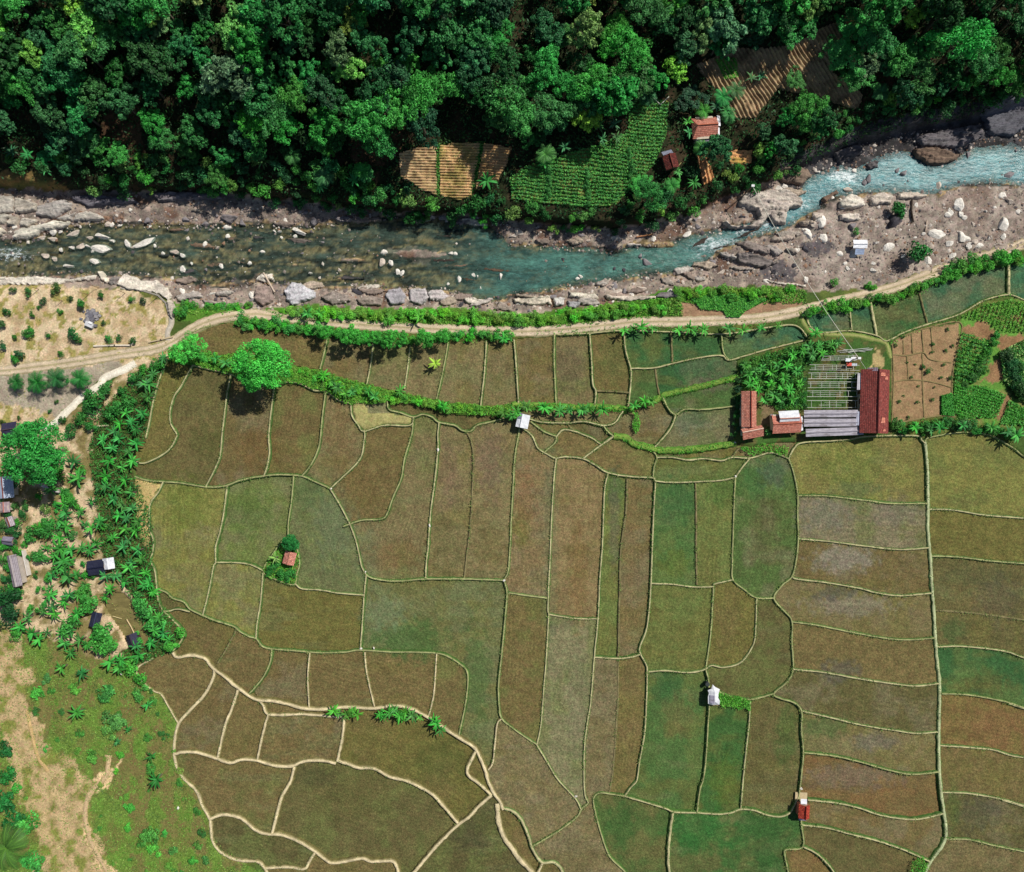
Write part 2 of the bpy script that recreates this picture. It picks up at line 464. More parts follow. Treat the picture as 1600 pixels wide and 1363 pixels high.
# ------------------------------------------------------------------ traced outlines (photo pixels)
DOMAIN = [(262,548),(310,513),(360,504),(400,511),(480,519),(560,533),(640,537),(700,534),(800,531),(870,523),(920,521),(970,517),(1050,519),(1130,522),(1200,512),(1235,508),(1250,513),(1261,527),(1255,533),(1200,547),(1165,557),(1152,564),(1152,590),(1150,640),(1148,692),(1172,699),(1215,692),(1254,692),(1300,690),(1355,683),(1430,681),(1440,687),(1452,684),(1500,676),(1545,680),(1582,700),(1602,715),(1720,760),(1720,1460),(400,1460),(416,1366),(400,1347),(377,1346),(357,1340),(340,1328),(331,1309),(329,1284),(317,1261),(307,1237),(289,1220),(277,1202),(272,1181),(273,1156),(279,1131),(264,1105),(252,1085),(241,1080),(221,1063),(214,1045),(240,1028),(270,1018),(284,1000),(286,985),(262,960),(248,940),(245,920),(242,892),(235,875),(239,850),(234,827),(233,805),(236,785),(247,770),(252,757),(211,746),(211,735),(206,716),(228,685),(234,657),(240,625),(250,590),(262,562)]
HEDGE = [(262,565),(275,552),(310,553),(340,556),(380,550),(440,568),(500,578),(540,592),(600,607),(660,621),(700,629),(760,635),(800,632),(800,655),(790,652),(752,648),(720,648),(690,643),(660,634),(640,630),(605,626),(575,632),(548,630),(530,626),(509,612),(490,610),(470,600),(450,597),(429,602),(400,600),(361,585),(330,578),(302,571)]
PALEPATCH = [(548,630),(560,628),(572,632),(576,645),(600,645),(640,650),(645,655),(640,664),(600,664),(570,674),(555,662)]
GREENDOM = [(1259,494),(1275,486),(1327,480),(1360,474),(1420,465),(1462,445),(1512,427),(1575,415),(1620,408),(1620,474),(1600,469),(1575,461),(1537,470),(1497,492),(1440,510),(1412,520),(1385,533),(1370,525),(1330,517),(1285,520),(1267,512)]
ISLET = [(411,890),(425,870),(438,850),(455,838),(464,856),(468,880),(464,897),(460,912),(440,908),(420,900)]

G, Pth, F = 0.20, 0.40, 0.26          # half widths, metres: green bund, bare path, faint bund
BUNDS = [
 (G,[(512,524),(508,545),(500,577)]),(G,[(583,535),(580,565),(573,602)]),(G,[(641,540),(637,575),(632,608)]),(G,[(700,535),(696,560),(690,590),(682,624)]),
 (G,[(760,532),(757,580),(751,634)]),(G,[(803,530),(807,580),(810,630)]),(G,[(866,523),(866,570),(869,634)]),(G,[(921,521),(924,560),(926,600),(931,612),(929,636)]),
 (G,[(975,516),(977,545),(985,575),(986,590),(984,615),(981,640)]),(F,[(931,611),(960,612),(983,614)]),(G,[(986,576),(1023,575),(1060,566),(1100,558),(1128,556),(1138,563),(1165,556),(1200,546),(1257,532)]),
 (F,[(1048,519),(1050,545),(1051,570)]),(G,[(1127,521),(1130,550),(1138,562)]),(F,[(1024,576),(1027,600),(1031,619)]),(0.6,[(980,640),(1000,632),(1025,625),(1035,618),(1070,610),(1110,600),(1152,590)]),
 (G,[(1035,620),(1045,640),(1056,648),(1070,640),(1100,640),(1148,635)]),(G,[(1056,648),(1050,665),(1040,680),(1020,702)]),
 (0.6,[(800,633),(850,634),(900,637),(930,636),(980,640)]),
 (G,[(605,627),(608,640),(625,645),(645,652),(660,648),(675,652),(685,660),(710,665),(722,673),(735,674),(745,665),(765,660),(790,653)]),
 (G,[(548,630),(550,650),(560,665),(569,674),(600,665),(640,665),(646,652)]),
 (G,[(302,570),(292,587),(282,605),(272,620),(266,642),(267,662),(276,678),(275,685),(265,702),(247,715),(225,724),(212,721),(206,715)]),
 (G,[(211,745),(230,751),(255,753),(282,755),(322,761),(350,760),(375,751),(405,745),(435,742),(470,744),(490,752),(515,763)]),
 (G,[(361,585),(355,615),(350,655),(347,680),(344,712),(335,735),(322,760)]),(G,[(429,602),(424,640),(420,680),(421,707),(418,727),(412,745)]),
 (G,[(509,612),(505,640),(501,680),(499,695),(492,715),(482,732),(472,744)]),(G,[(569,672),(570,680),(569,690),(565,712),(555,727),(535,746),(517,763)]),
 (G,[(302,571),(330,578),(361,585),(400,600),(429,602),(450,597),(470,600),(490,610),(509,612),(530,626),(548,630)]),
 (G,[(646,652),(643,680),(632,717),(627,747),(615,775),(606,800),(597,811),(567,813),(547,819),(536,823)]),
 (G,[(686,660),(684,680),(684,705),(679,755),(674,790),(671,822),(669,855),(666,880),(665,905)]),
 (F,[(723,673),(732,680),(739,705),(739,742),(736,805),(731,855),(725,905)]),
 (G,[(812,668),(810,680),(804,717),(802,755),(799,805),(797,850),(794,892),(788,907),(792,926),(789,967),(784,1020),(779,1070),(780,1105),(784,1123),(800,1137),(815,1148),(838,1163)]),
 (G,[(784,1123),(777,1131),(774,1156),(770,1191),(763,1203)]),
 (G,[(515,763),(527,782),(545,816),(555,842),(560,862),(565,885),(572,898)]),(G,[(572,898),(580,903),(600,907),(625,908),(665,905),(725,905),(788,907)]),
 (G,[(572,899),(569,930),(567,960),(565,990),(563,1016)]),
 (G,[(255,753),(247,770),(236,785),(233,805),(234,827),(239,842),(239,862),(235,875),(242,892),(245,920)]),
 (G,[(245,920),(260,926),(270,935),(287,941),(297,952),(315,961),(340,971),(365,979),(375,987),(390,995),(400,998),(410,1010),(425,1014),(462,1017),(500,1020),(540,1019),(562,1016),(612,1019),(645,1019),(684,1021),(702,1027),(719,1038),(729,1048),(731,1065),(728,1095),(722,1126),(717,1148)]),
 (G,[(355,760),(350,800),(344,830),(337,855),(337,879),(334,884),(330,905),(325,930),(317,961)]),(G,[(337,879),(360,879),(385,881),(400,886),(413,893)]),
 (G,[(459,744),(456,780),(451,815),(450,842)]),(G,[(411,895),(407,942),(402,972),(400,997)]),(G,[(461,912),(472,920),(500,922),(530,927),(569,930)]),
 (G,[(450,840),(463,855),(468,880),(464,897),(460,913),(440,909),(412,894),(425,868),(438,850),(450,840)]),
 (G,[(252,955),(265,955),(277,952),(297,956)]),(F,[(369,984),(360,1002),(350,1020),(340,1036)]),(G,[(425,1014),(422,1035),(412,1057),(398,1075),(389,1084)]),
 (Pth,[(270,1020),(277,1027),(300,1024),(320,1029),(332,1043),(352,1058),(372,1075),(400,1093),(425,1095),(450,1100),(475,1107),(506,1108),(541,1105),(584,1107),(614,1103),(641,1107),(669,1121),(684,1131),(702,1143),(724,1157),(742,1169),(750,1184),(758,1203),(763,1221),(772,1240),(782,1254),(786,1265)]),
 (G,[(484,1020),(481,1058),(483,1105)]),(G,[(570,1019),(572,1045),(577,1070),(585,1104)]),(G,[(682,1022),(680,1058),(677,1090),(670,1119)]),
 (0.5,[(404,1093),(411,1102),(419,1116),(450,1117),(473,1116),(500,1118),(530,1121)]),(0.45,[(419,1117),(413,1138),(406,1168),(402,1189)]),
 (0.5,[(372,1078),(362,1108),(352,1133),(340,1184)]),(0.55,[(335,1046),(333,1060),(320,1085),(299,1108),(279,1131),(273,1156),(272,1181)]),
 (Pth,[(273,1178),(287,1175),(309,1176),(335,1184),(360,1192),(377,1187),(400,1188),(428,1196),(455,1197),(470,1191),(486,1188),(508,1189),(525,1193)]),
 (0.5,[(530,1118),(537,1126),(535,1151),(528,1187)]),(0.55,[(526,1188),(541,1193),(561,1200),(584,1201),(609,1214),(639,1222),(672,1239),(692,1259),(718,1289)]),
 (Pth,[(768,1242),(747,1261),(732,1277),(712,1292),(682,1322),(648,1362),(630,1385)]),(0.55,[(744,1172),(736,1189),(730,1204),(734,1214),(750,1226),(768,1243)]),
 (0.55,[(460,1198),(454,1221),(440,1246),(430,1284),(425,1303)]),(0.55,[(272,1181),(277,1201),(289,1219),(307,1236),(317,1261),(328,1281),(331,1309),(340,1327),(357,1339),(377,1345),(400,1346),(410,1352),(418,1366),(420,1385)]),
 (Pth,[(328,1280),(347,1273),(367,1275),(382,1282),(400,1297),(418,1303),(438,1304),(463,1313),(488,1327),(506,1341),(518,1348),(538,1346),(566,1341),(581,1346),(611,1345),(619,1352),(622,1364),(624,1385)]),
 (0.5,[(412,1357),(450,1355),(475,1358),(483,1347),(493,1331)]),
 (0.6,[(777,1255),(780,1287),(787,1307),(800,1326),(813,1344),(830,1362),(850,1390)]),(0.5,[(785,1263),(800,1267),(813,1279),(824,1302),(831,1324),(838,1337),(848,1348),(863,1347),(873,1353),(879,1363),(888,1388)]),
 (0.45,[(848,1348),(841,1363),(836,1372)]),(G,[(831,1323),(850,1312),(875,1297),(901,1277),(908,1265),(919,1255)]),(G,[(838,1163),(855,1191),(870,1216),(888,1236),(901,1251),(908,1265)]),
 (G,[(869,716),(866,742),(862,805),(859,880),(857,917),(856,955),(857,962),(854,1020),(849,1083),(845,1133),(839,1163)]),
 (G,[(791,926),(825,931),(857,935)]),(G,[(857,960),(880,964),(905,967),(936,967)]),
 (G,[(950,739),(945,762),(943,800),(941,855),(937,905),(935,955),(932,992),(929,1020),(923,1095),(917,1133),(913,1171),(913,1234),(919,1255)]),
 (F,[(980,748),(978,800),(970,860),(968,930),(966,1028),(965,1100),(958,1200),(952,1240)]) ,
 (G,[(1024,752),(1021,805),(1019,855),(1017,912),(1014,955),(1009,987),(1000,1010),(1000,1020),(1009,1038),(1011,1050),(1010,1095),(1007,1146),(999,1191),(995,1219),(985,1231),(976,1244)]),
 (G,[(928,1027),(963,1029),(986,1027),(1002,1022)]),(G,[(976,1244),(956,1241),(938,1239),(929,1244),(927,1254),(933,1281),(941,1309),(953,1339),(976,1362),(990,1385)]),
 (G,[(976,1244),(1009,1254),(1039,1263),(1054,1269),(1087,1270),(1122,1272),(1142,1270),(1156,1265),(1177,1266),(1200,1274),(1220,1276),(1233,1271),(1240,1261),(1248,1244)]),
 (0.5,[(1051,1270),(1046,1309),(1044,1342),(1046,1363),(1048,1390)]),(G,[(1089,1270),(1093,1236),(1099,1216),(1103,1183),(1106,1133),(1108,1103),(1107,1065),(1103,1045),(1107,1015),(1111,980),(1114,930),(1115,913)]),
 (G,[(1011,1050),(1039,1048),(1072,1051),(1092,1049),(1103,1045)]),(G,[(1017,912),(1050,913),(1080,917),(1112,917),(1116,913),(1145,906)]),
 (G,[(1149,746),(1147,780),(1145,842),(1144,880),(1145,906),(1162,921),(1181,934),(1209,935)]),(F,[(1087,754),(1088,800),(1088,860),(1089,914)]),
 (G,[(1182,934),(1181,967),(1179,1000),(1170,1020),(1160,1033),(1147,1040),(1127,1043),(1112,1040),(1103,1045)]),
 (G,[(1112,1076),(1122,1080),(1137,1087),(1172,1093),(1209,1084)]),(F,[(1108,1102),(1124,1103),(1171,1108)]),(G,[(1172,1093),(1170,1133),(1163,1196),(1157,1265)]),
 (G,[(1232,717),(1240,740),(1246,772),(1246,805),(1247,842),(1244,875),(1237,901),(1222,915),(1209,935),(1225,955),(1237,971),(1237,1005),(1239,1045),(1230,1065),(1209,1084),(1220,1092),(1240,1098),(1252,1111),(1252,1141),(1255,1176),(1252,1211),(1248,1244)]),
 (G,[(1232,717),(1241,700),(1254,692),(1300,689),(1330,686),(1355,682),(1430,681),(1440,688),(1445,693)]),
 (0.38,[(1445,690),(1449,730),(1450,780),(1450,830),(1454,875),(1456,917),(1459,955),(1463,1020),(1468,1070),(1467,1133),(1467,1183),(1470,1234),(1475,1271),(1478,1302),(1472,1322),(1457,1342),(1446,1362),(1436,1388)]),
 (G,[(1246,775),(1287,775),(1325,779),(1360,783),(1390,787),(1450,787)]),(G,[(1247,842),(1292,846),(1340,852),(1380,857),(1412,859),(1452,856)]),(G,[(1237,901),(1245,905),(1287,910),(1340,919),(1372,927),(1407,931),(1457,927)]),
 (G,[(1237,972),(1275,977),(1325,987),(1380,997),(1420,1000),(1461,997)]),(G,[(1239,1046),(1288,1051),(1338,1060),(1391,1068),(1431,1072),(1468,1068)]),(G,[(1252,1111),(1296,1121),(1351,1134),(1401,1142),(1431,1146),(1467,1144)]),
 (G,[(1255,1176),(1301,1181),(1341,1190),(1391,1204),(1426,1210),(1468,1206)]),(G,[(1262,1250),(1308,1255),(1343,1263),(1376,1274),(1416,1280),(1441,1279),(1475,1271)]),(G,[(1253,1289),(1293,1294),(1331,1304),(1371,1314),(1409,1327),(1426,1334),(1452,1346)]),
 (G,[(1248,1244),(1250,1265),(1252,1289),(1254,1323),(1228,1328),(1226,1337),(1231,1362),(1234,1388)]),(G,[(1254,1323),(1273,1332),(1288,1345),(1302,1362),(1314,1388)]),
 (G,[(1451,796),(1487,797),(1537,805),(1600,810),(1650,815)]),(G,[(1454,869),(1500,871),(1550,877),(1600,881),(1650,886)]),(F,[(1459,954),(1525,959),(1600,969),(1650,974)]),(G,[(1463,1011),(1500,1010),(1545,1014),(1575,1019),(1600,1028),(1650,1040)]),
 (G,[(1468,1084),(1514,1086),(1572,1097),(1600,1106),(1650,1118)]),(G,[(1468,1165),(1514,1168),(1552,1172),(1577,1180),(1600,1184),(1650,1190)]),(G,[(1471,1238),(1514,1240),(1565,1249),(1600,1259),(1650,1270)]),(G,[(1478,1311),(1514,1312),(1552,1321),(1600,1331),(1650,1342)]),
 (0.3,[(1576,1099),(1588,1103),(1608,1109)]),(0.3,[(1566,1250),(1580,1254),(1608,1263)]),
 (G,[(1445,690),(1452,684),(1500,676),(1545,680),(1582,700),(1602,715),(1640,730)]),
 (G,[(808,664),(830,680),(840,700),(855,710),(867,716),(885,714),(910,717),(930,727),(950,739),(985,745),(1020,747),(1025,752),(1055,754),(1087,753),(1125,751),(1149,746)]),
 (G,[(827,655),(847,660),(885,661),(912,659),(942,665),(960,661),(970,647),(978,637)]),(G,[(829,659),(847,673),(862,680),(869,683),(867,692),(855,703),(850,707)]),
 (G,[(869,683),(880,672),(900,675),(912,680),(925,685),(939,694),(950,689),(959,682)]),(F,[(885,661),(895,672),(900,675)]),(G,[(942,665),(950,675),(959,682)]),(G,[(959,682),(940,695),(912,716)]),
 (0.65,[(959,682),(980,685),(990,694),(1015,700),(1030,704),(1062,704),(1100,701),(1137,695),(1150,692)]),
 (G,[(1017,702),(1026,714),(1022,730),(1020,747)]),(G,[(1027,715),(1050,715),(1075,719),(1100,717),(1127,720),(1144,715),(1172,716),(1200,708),(1215,710),(1232,717)]),(G,[(1172,716),(1160,730),(1149,746)]),(F,[(1144,714),(1155,702),(1170,699)]),
 (G,[(1327,480),(1331,517)]),(0.5,[(1360,473),(1370,525)]),(F,[(1437,458),(1450,507)]),(0.55,[(1576,414),(1576,462)]),
 (G,[(1259,494),(1267,512),(1285,520),(1330,517),(1370,525),(1385,533),(1412,520),(1440,510),(1497,492),(1537,470),(1575,461),(1600,469),(1640,480)]),
 (G,[(240,1028),(214,1045),(221,1063),(241,1080),(252,1085),(264,1105),(279,1131)]),(G,[(245,920),(248,940),(256,955),(285,985),(284,1000),(270,1018)]),
 (G,[(228,685),(234,657),(240,625),(250,590),(262,562)]),
 (G,[(262,548),(300,520),(330,508)]),(G,[(870,523),(920,521),(970,517),(1050,519),(1130,522),(1200,512),(1235,508),(1250,513),(1261,527)]),
]

# field colours as sunlit soil and stubble show them
FC = {'br': (114, 100, 67), 'b2': (122, 110, 80), 'ol': (110, 104, 60), 'yg': (124, 122, 70), 'og': (104, 114, 66), 'gy': (122, 113, 92), 'rb': (124, 98, 66), 'go': (110, 114, 80), 'gr': (76, 102, 58), 'dg': (58, 94, 56), 'tg': (60, 98, 74), 'gn': (66, 100, 54), 'gk': (82, 102, 58), 'dk': (98, 92, 60), 'pg': (132, 126, 98), 'lb': (130, 112, 82)}
FC = {k: tuple(v * m for v, m in zip(c, (.95, .965, .93))) for k, c in FC.items()}
SEEDS = """400,540,br;540,560,br;605,575,b2;665,560,b2;725,585,b2;780,585,b2;838,580,br;895,575,b2;952,565,br;957,623,b2;1010,545,dg;1090,540,dg;1195,530,tg;1005,600,gr;1085,590,dg;1100,622,gr;1105,670,go;1010,665,br;
245,640,ol;310,660,dk;385,670,br;460,670,br;535,690,b2;600,730,br;655,720,b2;705,780,b2;765,780,b2;290,850,yg;385,820,og;370,930,yg;500,840,go;485,970,ol;680,950,go;270,940,dk;310,990,br;390,1030,br;450,1060,br;525,1065,br;625,1060,br;705,1080,br;
280,1070,br;320,1130,br;380,1130,br;465,1150,br;640,1170,ol;350,1230,br;570,1270,dk;740,1200,ol;370,1310,dk;450,1330,br;540,1358,br;700,1345,dk;760,1330,dk;800,1200,b2;870,1330,b2;830,800,lb;900,830,lb;960,870,og;1000,870,br;1055,830,gr;1120,830,og;1195,830,gk;820,1030,br;890,1100,pg;945,1130,b2;985,1130,br;1060,980,og;1145,970,ol;1200,1000,dk;1055,1150,gr;1135,1180,gn;1205,1180,dk;990,1310,gk;1140,1320,gn;870,1250,b2;
1340,735,yg;1340,815,gy;1340,890,br;1340,955,b2;1340,1025,br;1350,1100,dk;1350,1160,b2;1350,1230,rb;1360,1290,br;1330,1330,dk;1245,1350,rb;1400,1345,br;1530,740,yg;1530,835,ol;1530,920,dk;1530,990,dk;1540,1050,dg;1540,1130,rb;1540,1205,br;1540,1280,dk;1540,1345,b2;1300,500,tg;1345,498,tg;1400,500,dg;1480,470,tg;1600,440,tg;650,640,dk;560,650,pg;1090,735,og;970,715,br;890,700,br;840,675,b2;880,650,b2;1190,715,dg;1200,1100,dk;1150,1098,gr;1085,710,ol;930,650,br;910,672,dk;1005,730,br;850,690,b2;752,1222,ol;865,695,b2"""
BLOBS = [(640,1000,75,35,'gr',.8),(600,960,40,30,(120,130,100),.6),(745,1060,22,90,'gr',.6),(520,820,40,70,(108,116,88),.6),(480,770,30,25,'gr',.4),(575,870,25,50,(110,118,90),.5),(620,870,60,30,(120,94,60),.5),(560,760,40,40,(116,96,60),.4),
 (1320,872,55,26,(146,136,128),.6),(1290,805,50,28,(122,116,106),.6),(1400,800,40,25,(120,110,100),.5),(1330,945,80,22,(138,126,116),.55),(1300,928,40,12,(70,72,70),.5),(1340,1215,90,22,(120,108,98),.5),(1310,1050,40,20,(90,88,86),.5),(1370,1160,40,16,(110,104,100),.5),(1290,1135,40,20,'gr',.6),
 (1180,750,25,40,(60,104,58),.5),(1210,740,30,26,(75,92,80),.5),(1040,1080,30,25,'dg',.7),(1015,1160,14,60,'gr',.6),(1085,1180,14,70,'og',.5),(1060,1120,30,40,'br',.4),(1130,1220,30,40,(95,110,48),.5),(960,760,18,30,(70,100,60),.6),(985,860,12,110,(126,106,74),.5),(960,820,10,90,(104,98,80),.6),
 (860,850,14,200,(96,112,84),.3),(815,820,20,40,(106,108,50),.6),(820,780,20,60,(134,102,74),.6),(905,1100,20,120,(128,120,96),.5),(905,900,18,100,(124,98,62),.5),(1055,780,40,40,(62,98,58),.6),(1055,880,30,30,(100,108,50),.5),(1130,770,30,30,(70,104,50),.5),
 (320,690,30,30,(84,86,48),.5),(400,700,40,40,(116,84,52),.4),(530,680,25,60,(120,92,60),.4),(960,560,30,40,(92,100,56),.5),(890,580,30,40,(88,76,66),.4),(1080,570,60,20,(60,96,66),.5),(1110,600,40,14,(110,95,84),.6),(1075,660,40,22,(110,116,96),.6),(1090,650,30,15,(80,100,64),.5),
 (540,1240,90,50,(100,94,56),.5),(490,1215,40,20,(74,70,48),.5),(690,1190,50,40,(84,90,48),.5),(600,1160,60,30,(112,104,58),.5),(750,1290,40,40,(82,78,50),.4),(730,1310,30,30,(70,66,50),.4),(970,1290,25,50,(64,96,50),.7),(1100,1300,60,40,(52,108,52),.6),(1200,1320,40,60,(58,92,48),.5),(1195,830,30,60,(96,90,60),.45),(1190,1190,30,50,(98,88,54),.45),(1230,1150,20,60,(70,98,50),.5),
 (1540,1130,60,30,(124,94,64),.4),(1530,900,60,20,(84,86,58),.5),(1560,940,40,40,(88,82,70),.4),(1490,985,25,25,(70,98,56),.5),(1540,1070,50,18,(104,88,52),.4),(1530,1275,40,30,(84,82,74),.4),(1490,1260,12,40,(84,100,52),.5),(1340,740,40,60,(90,106,52),.4),(1290,730,25,40,(104,112,54),.4),(1340,765,60,14,(96,106,78),.4),
 (290,790,40,50,(98,112,50),.5),(300,880,40,60,(124,118,60),.4),(390,800,40,40,(82,104,52),.5),(700,740,20,60,(124,100,84),.5),(765,720,25,60,(122,98,86),.5),(765,850,30,40,(104,94,54),.4),(700,850,30,50,(100,96,60),.4)]

PLOT_PLOUGHED = [(624,240),(650,232),(682,228),(725,222),(755,224),(800,230),(792,256),(785,282),(752,294),(732,307),(717,315),(682,305),(657,297),(640,285),(625,277)]
PLOT_GREEN = [(984,160),(1045,158),(1040,212),(1030,240),(1020,260),(985,297),(960,322),(900,324),(800,312),(796,280),(820,262),(845,252),(882,242),(950,222),(980,205)]
PLOT_HILL = [(1086,102),(1120,88),(1150,76),(1200,76),(1237,70),(1262,58),(1282,45),(1310,34),(1335,24),(1334,47),(1322,60),(1300,90),(1300,115),(1330,130),(1347,150),(1340,172),(1300,160),(1275,150),(1240,145),(1215,140),(1180,185),(1140,185),(1135,160),(1107,130)]
PLOT_STRIP = [(1088,243),(1103,242),(1112,268),(1118,285),(1098,290),(1093,268)]
PLOT_TAN = [(1138,236),(1175,234),(1174,256),(1140,258)]
SAND = [(-80,444),(100,446),(150,449),(200,452),(255,472),(270,500),(262,528),(275,540),(262,556),(235,562),(205,575),(150,600),(100,650),(68,675),(-80,690)]
GREYYARD = [(-80,590),(60,577),(140,575),(170,560),(200,575),(150,600),(120,630),(90,655),(60,640),(-80,612)]
ORCHARD = [(-80,690),(68,675),(210,570),(262,560),(240,625),(228,685),(206,716),(211,745),(252,757),(233,800),(239,860),(245,930),(286,985),(270,1018),(215,1045),(120,1030),(-80,960)]
MEADOW = [(-80,950),(60,985),(150,1030),(214,1045),(241,1080),(279,1131),(272,1181),(317,1261),(331,1309),(377,1346),(416,1366),(416,1480),(-80,1480)]
BARE = [(-80,955),(30,985),(45,1060),(55,1110),(70,1160),(120,1190),(150,1225),(142,1290),(160,1330),(190,1400),(70,1400),(60,1330),(35,1240),(10,1150),(-80,1120)]
NPLOT = [(1394,540),(1402,530),(1440,515),(1499,505),(1497,540),(1490,570),(1487,600),(1486,616),(1470,618),(1470,648),(1440,655),(1398,661),(1393,640),(1395,590)]
OPLOT = [(1500,497),(1540,474),(1578,466),(1640,480),(1640,545),(1600,540),(1572,600),(1580,620),(1640,650),(1640,668),(1500,662),(1490,650),(1490,580),(1500,545)]
YARD = [(1152,564),(1200,548),(1258,533),(1290,528),(1340,530),(1382,538),(1394,545),(1398,600),(1396,680),(1355,684),(1254,692),(1160,697),(1150,640)]

# ------------------------------------------------------------------ ground sheet
def zone_colours(px, py):
    jx = px + (fbm(px / 9, py / 9, 31) - .5) * 16
    jy = py + (fbm(px / 9, py / 9, 32) - .5) * 16
    n1 = fbm(px / 45, py / 45, 33)[..., None]
    n2 = fbm(px / 14, py / 14, 34)[..., None]
    n3 = fbm(px / 5, py / 5, 35)[..., None]
    mix = lambda a, b, t: lin(a) * (1 - t) + lin(b) * t
    C = mix((96, 104, 52), (70, 92, 44), sstep(.35, .65, n1))
    # forest floor
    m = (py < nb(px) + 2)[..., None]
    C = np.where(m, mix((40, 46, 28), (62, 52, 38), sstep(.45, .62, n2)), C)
    clear = inpoly(jx, jy, [(170,160),(215,165),(225,250),(180,260),(150,230)]) | inpoly(jx, jy, [(545,215),(640,205),(620,245),(590,262),(550,250)]) | inpoly(jx, jy, [(1375,110),(1400,100),(1395,140),(1340,210),(1325,200)])
    C = np.where(clear[..., None], mix((96, 72, 54), (78, 62, 46), n2), C)
    dry = inpoly(jx, jy, [(-80,270),(60,268),(110,295),(90,318),(40,312),(-80,300)])
    C = np.where(dry[..., None], mix((128, 104, 66), (100, 100, 58), sstep(.4, .6, n2)), C)
    # river corridor
    mid = (jy > nb(jx) - 1) & (jy < sb(jx) + 1)
    grav = mix((166, 150, 140), (124, 112, 106), sstep(.35, .65, n2))
    grav = np.where((px > 1230)[..., None], mix((166, 152, 144), (134, 121, 114), sstep(.35, .65, n2)), grav)
    rust = mix((112, 74, 52), (84, 60, 48), n3)
    kr = sstep(.58, .68, n1) * np.where(px > 1150, .28, .7)[..., None]
    grav = grav * (1 - kr) + rust * kr
    wet = ((jy > w_n(jx) - 4) & (jy < w_s(jx) + 4))[..., None]
    bedl = mix((160, 138, 106), (74, 74, 70), sstep(.42, .60, fbm(px / 20, py / 5, 36)[..., None]))
    bedl = bedl * (1.25 - 0.85 * sstep(.35, .65, n3))
    bar = inpoly(jx, jy, [(605,390),(650,386),(705,398),(712,408),(650,412),(610,402)]) | inpoly(jx, jy, [(520,400),(545,402),(575,408),(573,413),(530,408)])
    C = np.where(mid[..., None], np.where(wet & ~bar[..., None], bedl, grav), C)
    dark = inpoly(jx, jy, [(1180,420),(1215,405),(1245,425),(1240,440),(1195,440)]) | inpoly(jx, jy, [(1250,378),(1290,372),(1310,385),(1270,405)])
    C = np.where(dark[..., None], mix((80, 76, 84), (112, 104, 104), n3), C)
    cliff = (px > 1220) & (jy > nb(jx) - 26) & (jy < w_n(jx) + 2)
    C = np.where(cliff[..., None], mix((84, 82, 86), (60, 58, 60), sstep(.4, .6, n2)), C)
    # south of the river
    so = inpoly(jx, jy, SAND)
    C = np.where(so[..., None], mix((210, 188, 158), (184, 160, 128), sstep(.4, .62, n2)), C)
    g = so & (fbm(px / 12, py / 12, 41) > .58)
    C = np.where(g[..., None], mix((140, 140, 78), (170, 150, 96), n3), C)
    C = np.where(inpoly(jx, jy, GREYYARD)[..., None], mix((176, 164, 148), (150, 138, 124), n2), C)
    C = np.where(inpoly(jx, jy, ORCHARD)[..., None], mix((206, 182, 152), (128, 116, 76), sstep(.36, .58, n2)), C)
    strip = inpoly(jx, jy, [(140,700),(160,640),(215,585),(262,560),(240,625),(228,685),(206,716),(211,745),(238,800),(245,930),(286,985),(270,1018),(215,1040),(190,1020),(235,1000),(205,930),(160,860)])
    C = np.where(strip[..., None], mix((60, 70, 40), (96, 92, 54), n2), C)
    terr = inpoly(jx, jy, [(210,747),(252,755),(240,785),(233,810),(238,860),(222,850),(212,810)])
    C = np.where(terr[..., None], mix((196, 172, 122), (170, 150, 98), n2), C)
    me = inpoly(jx, jy, MEADOW)
    C = np.where(me[..., None], mix((104, 132, 58), (112, 116, 62), sstep(.35, .65, fbm(px / 16, py / 22, 47)[..., None])), C)
    C = np.where((me & (fbm(px / 22, py / 30, 44) > .56))[..., None], mix((122, 102, 68), (108, 120, 62), n3), C)
    ba = inpoly(px + (fbm(px / 26, py / 30, 45) - .5) * 60, jy, BARE)
    C = np.where(ba[..., None], mix((190, 164, 126), (152, 138, 92), sstep(.38, .62, n2)), C)
    C = np.where((ba & (n2[..., 0] > .6))[..., None], lin((126, 130, 66)), C)
    eros = inpoly(jx, jy, [(145,1215),(175,1200),(190,1185),(178,1215),(172,1230),(155,1238)]) | inpoly(jx, jy, [(136,1275),(142,1300),(156,1340),(186,1366),(170,1366),(150,1345),(132,1300)])
    C = np.where(eros[..., None], lin((222, 190, 150)), C)
    C = np.where(inpoly(jx, jy, HEDGE)[..., None], mix((98, 134, 52), (76, 108, 44), n2), C)
    C = np.where(inpoly(px, py, PALEPATCH)[..., None], mix((176, 164, 116), (140, 140, 84), n3), C)
    C = np.where(inpoly(jx, jy, ISLET)[..., None], mix((110, 120, 60), (130, 110, 74), n2), C)
    C = np.where(inpoly(jx, jy, YARD)[..., None], mix((64, 96, 44), (98, 92, 56), sstep(.45, .65, n2)), C)
    C = np.where(inpoly(jx, jy, [(1187,632),(1205,630),(1212,648),(1205,668),(1190,665)])[..., None], lin((120, 104, 78)), C)
    C = np.where(inpoly(jx, jy, [(1368,545),(1376,545),(1380,575),(1362,578)])[..., None], lin((176, 156, 112)), C)
    C = np.where(inpoly(px, py, NPLOT)[..., None], mix((164, 136, 104), (138, 112, 82), n2), C)
    o = inpoly(jx, jy, OPLOT)
    C = np.where(o[..., None], mix((96, 142, 60), (120, 122, 70), sstep(.45, .65, n2)), C)
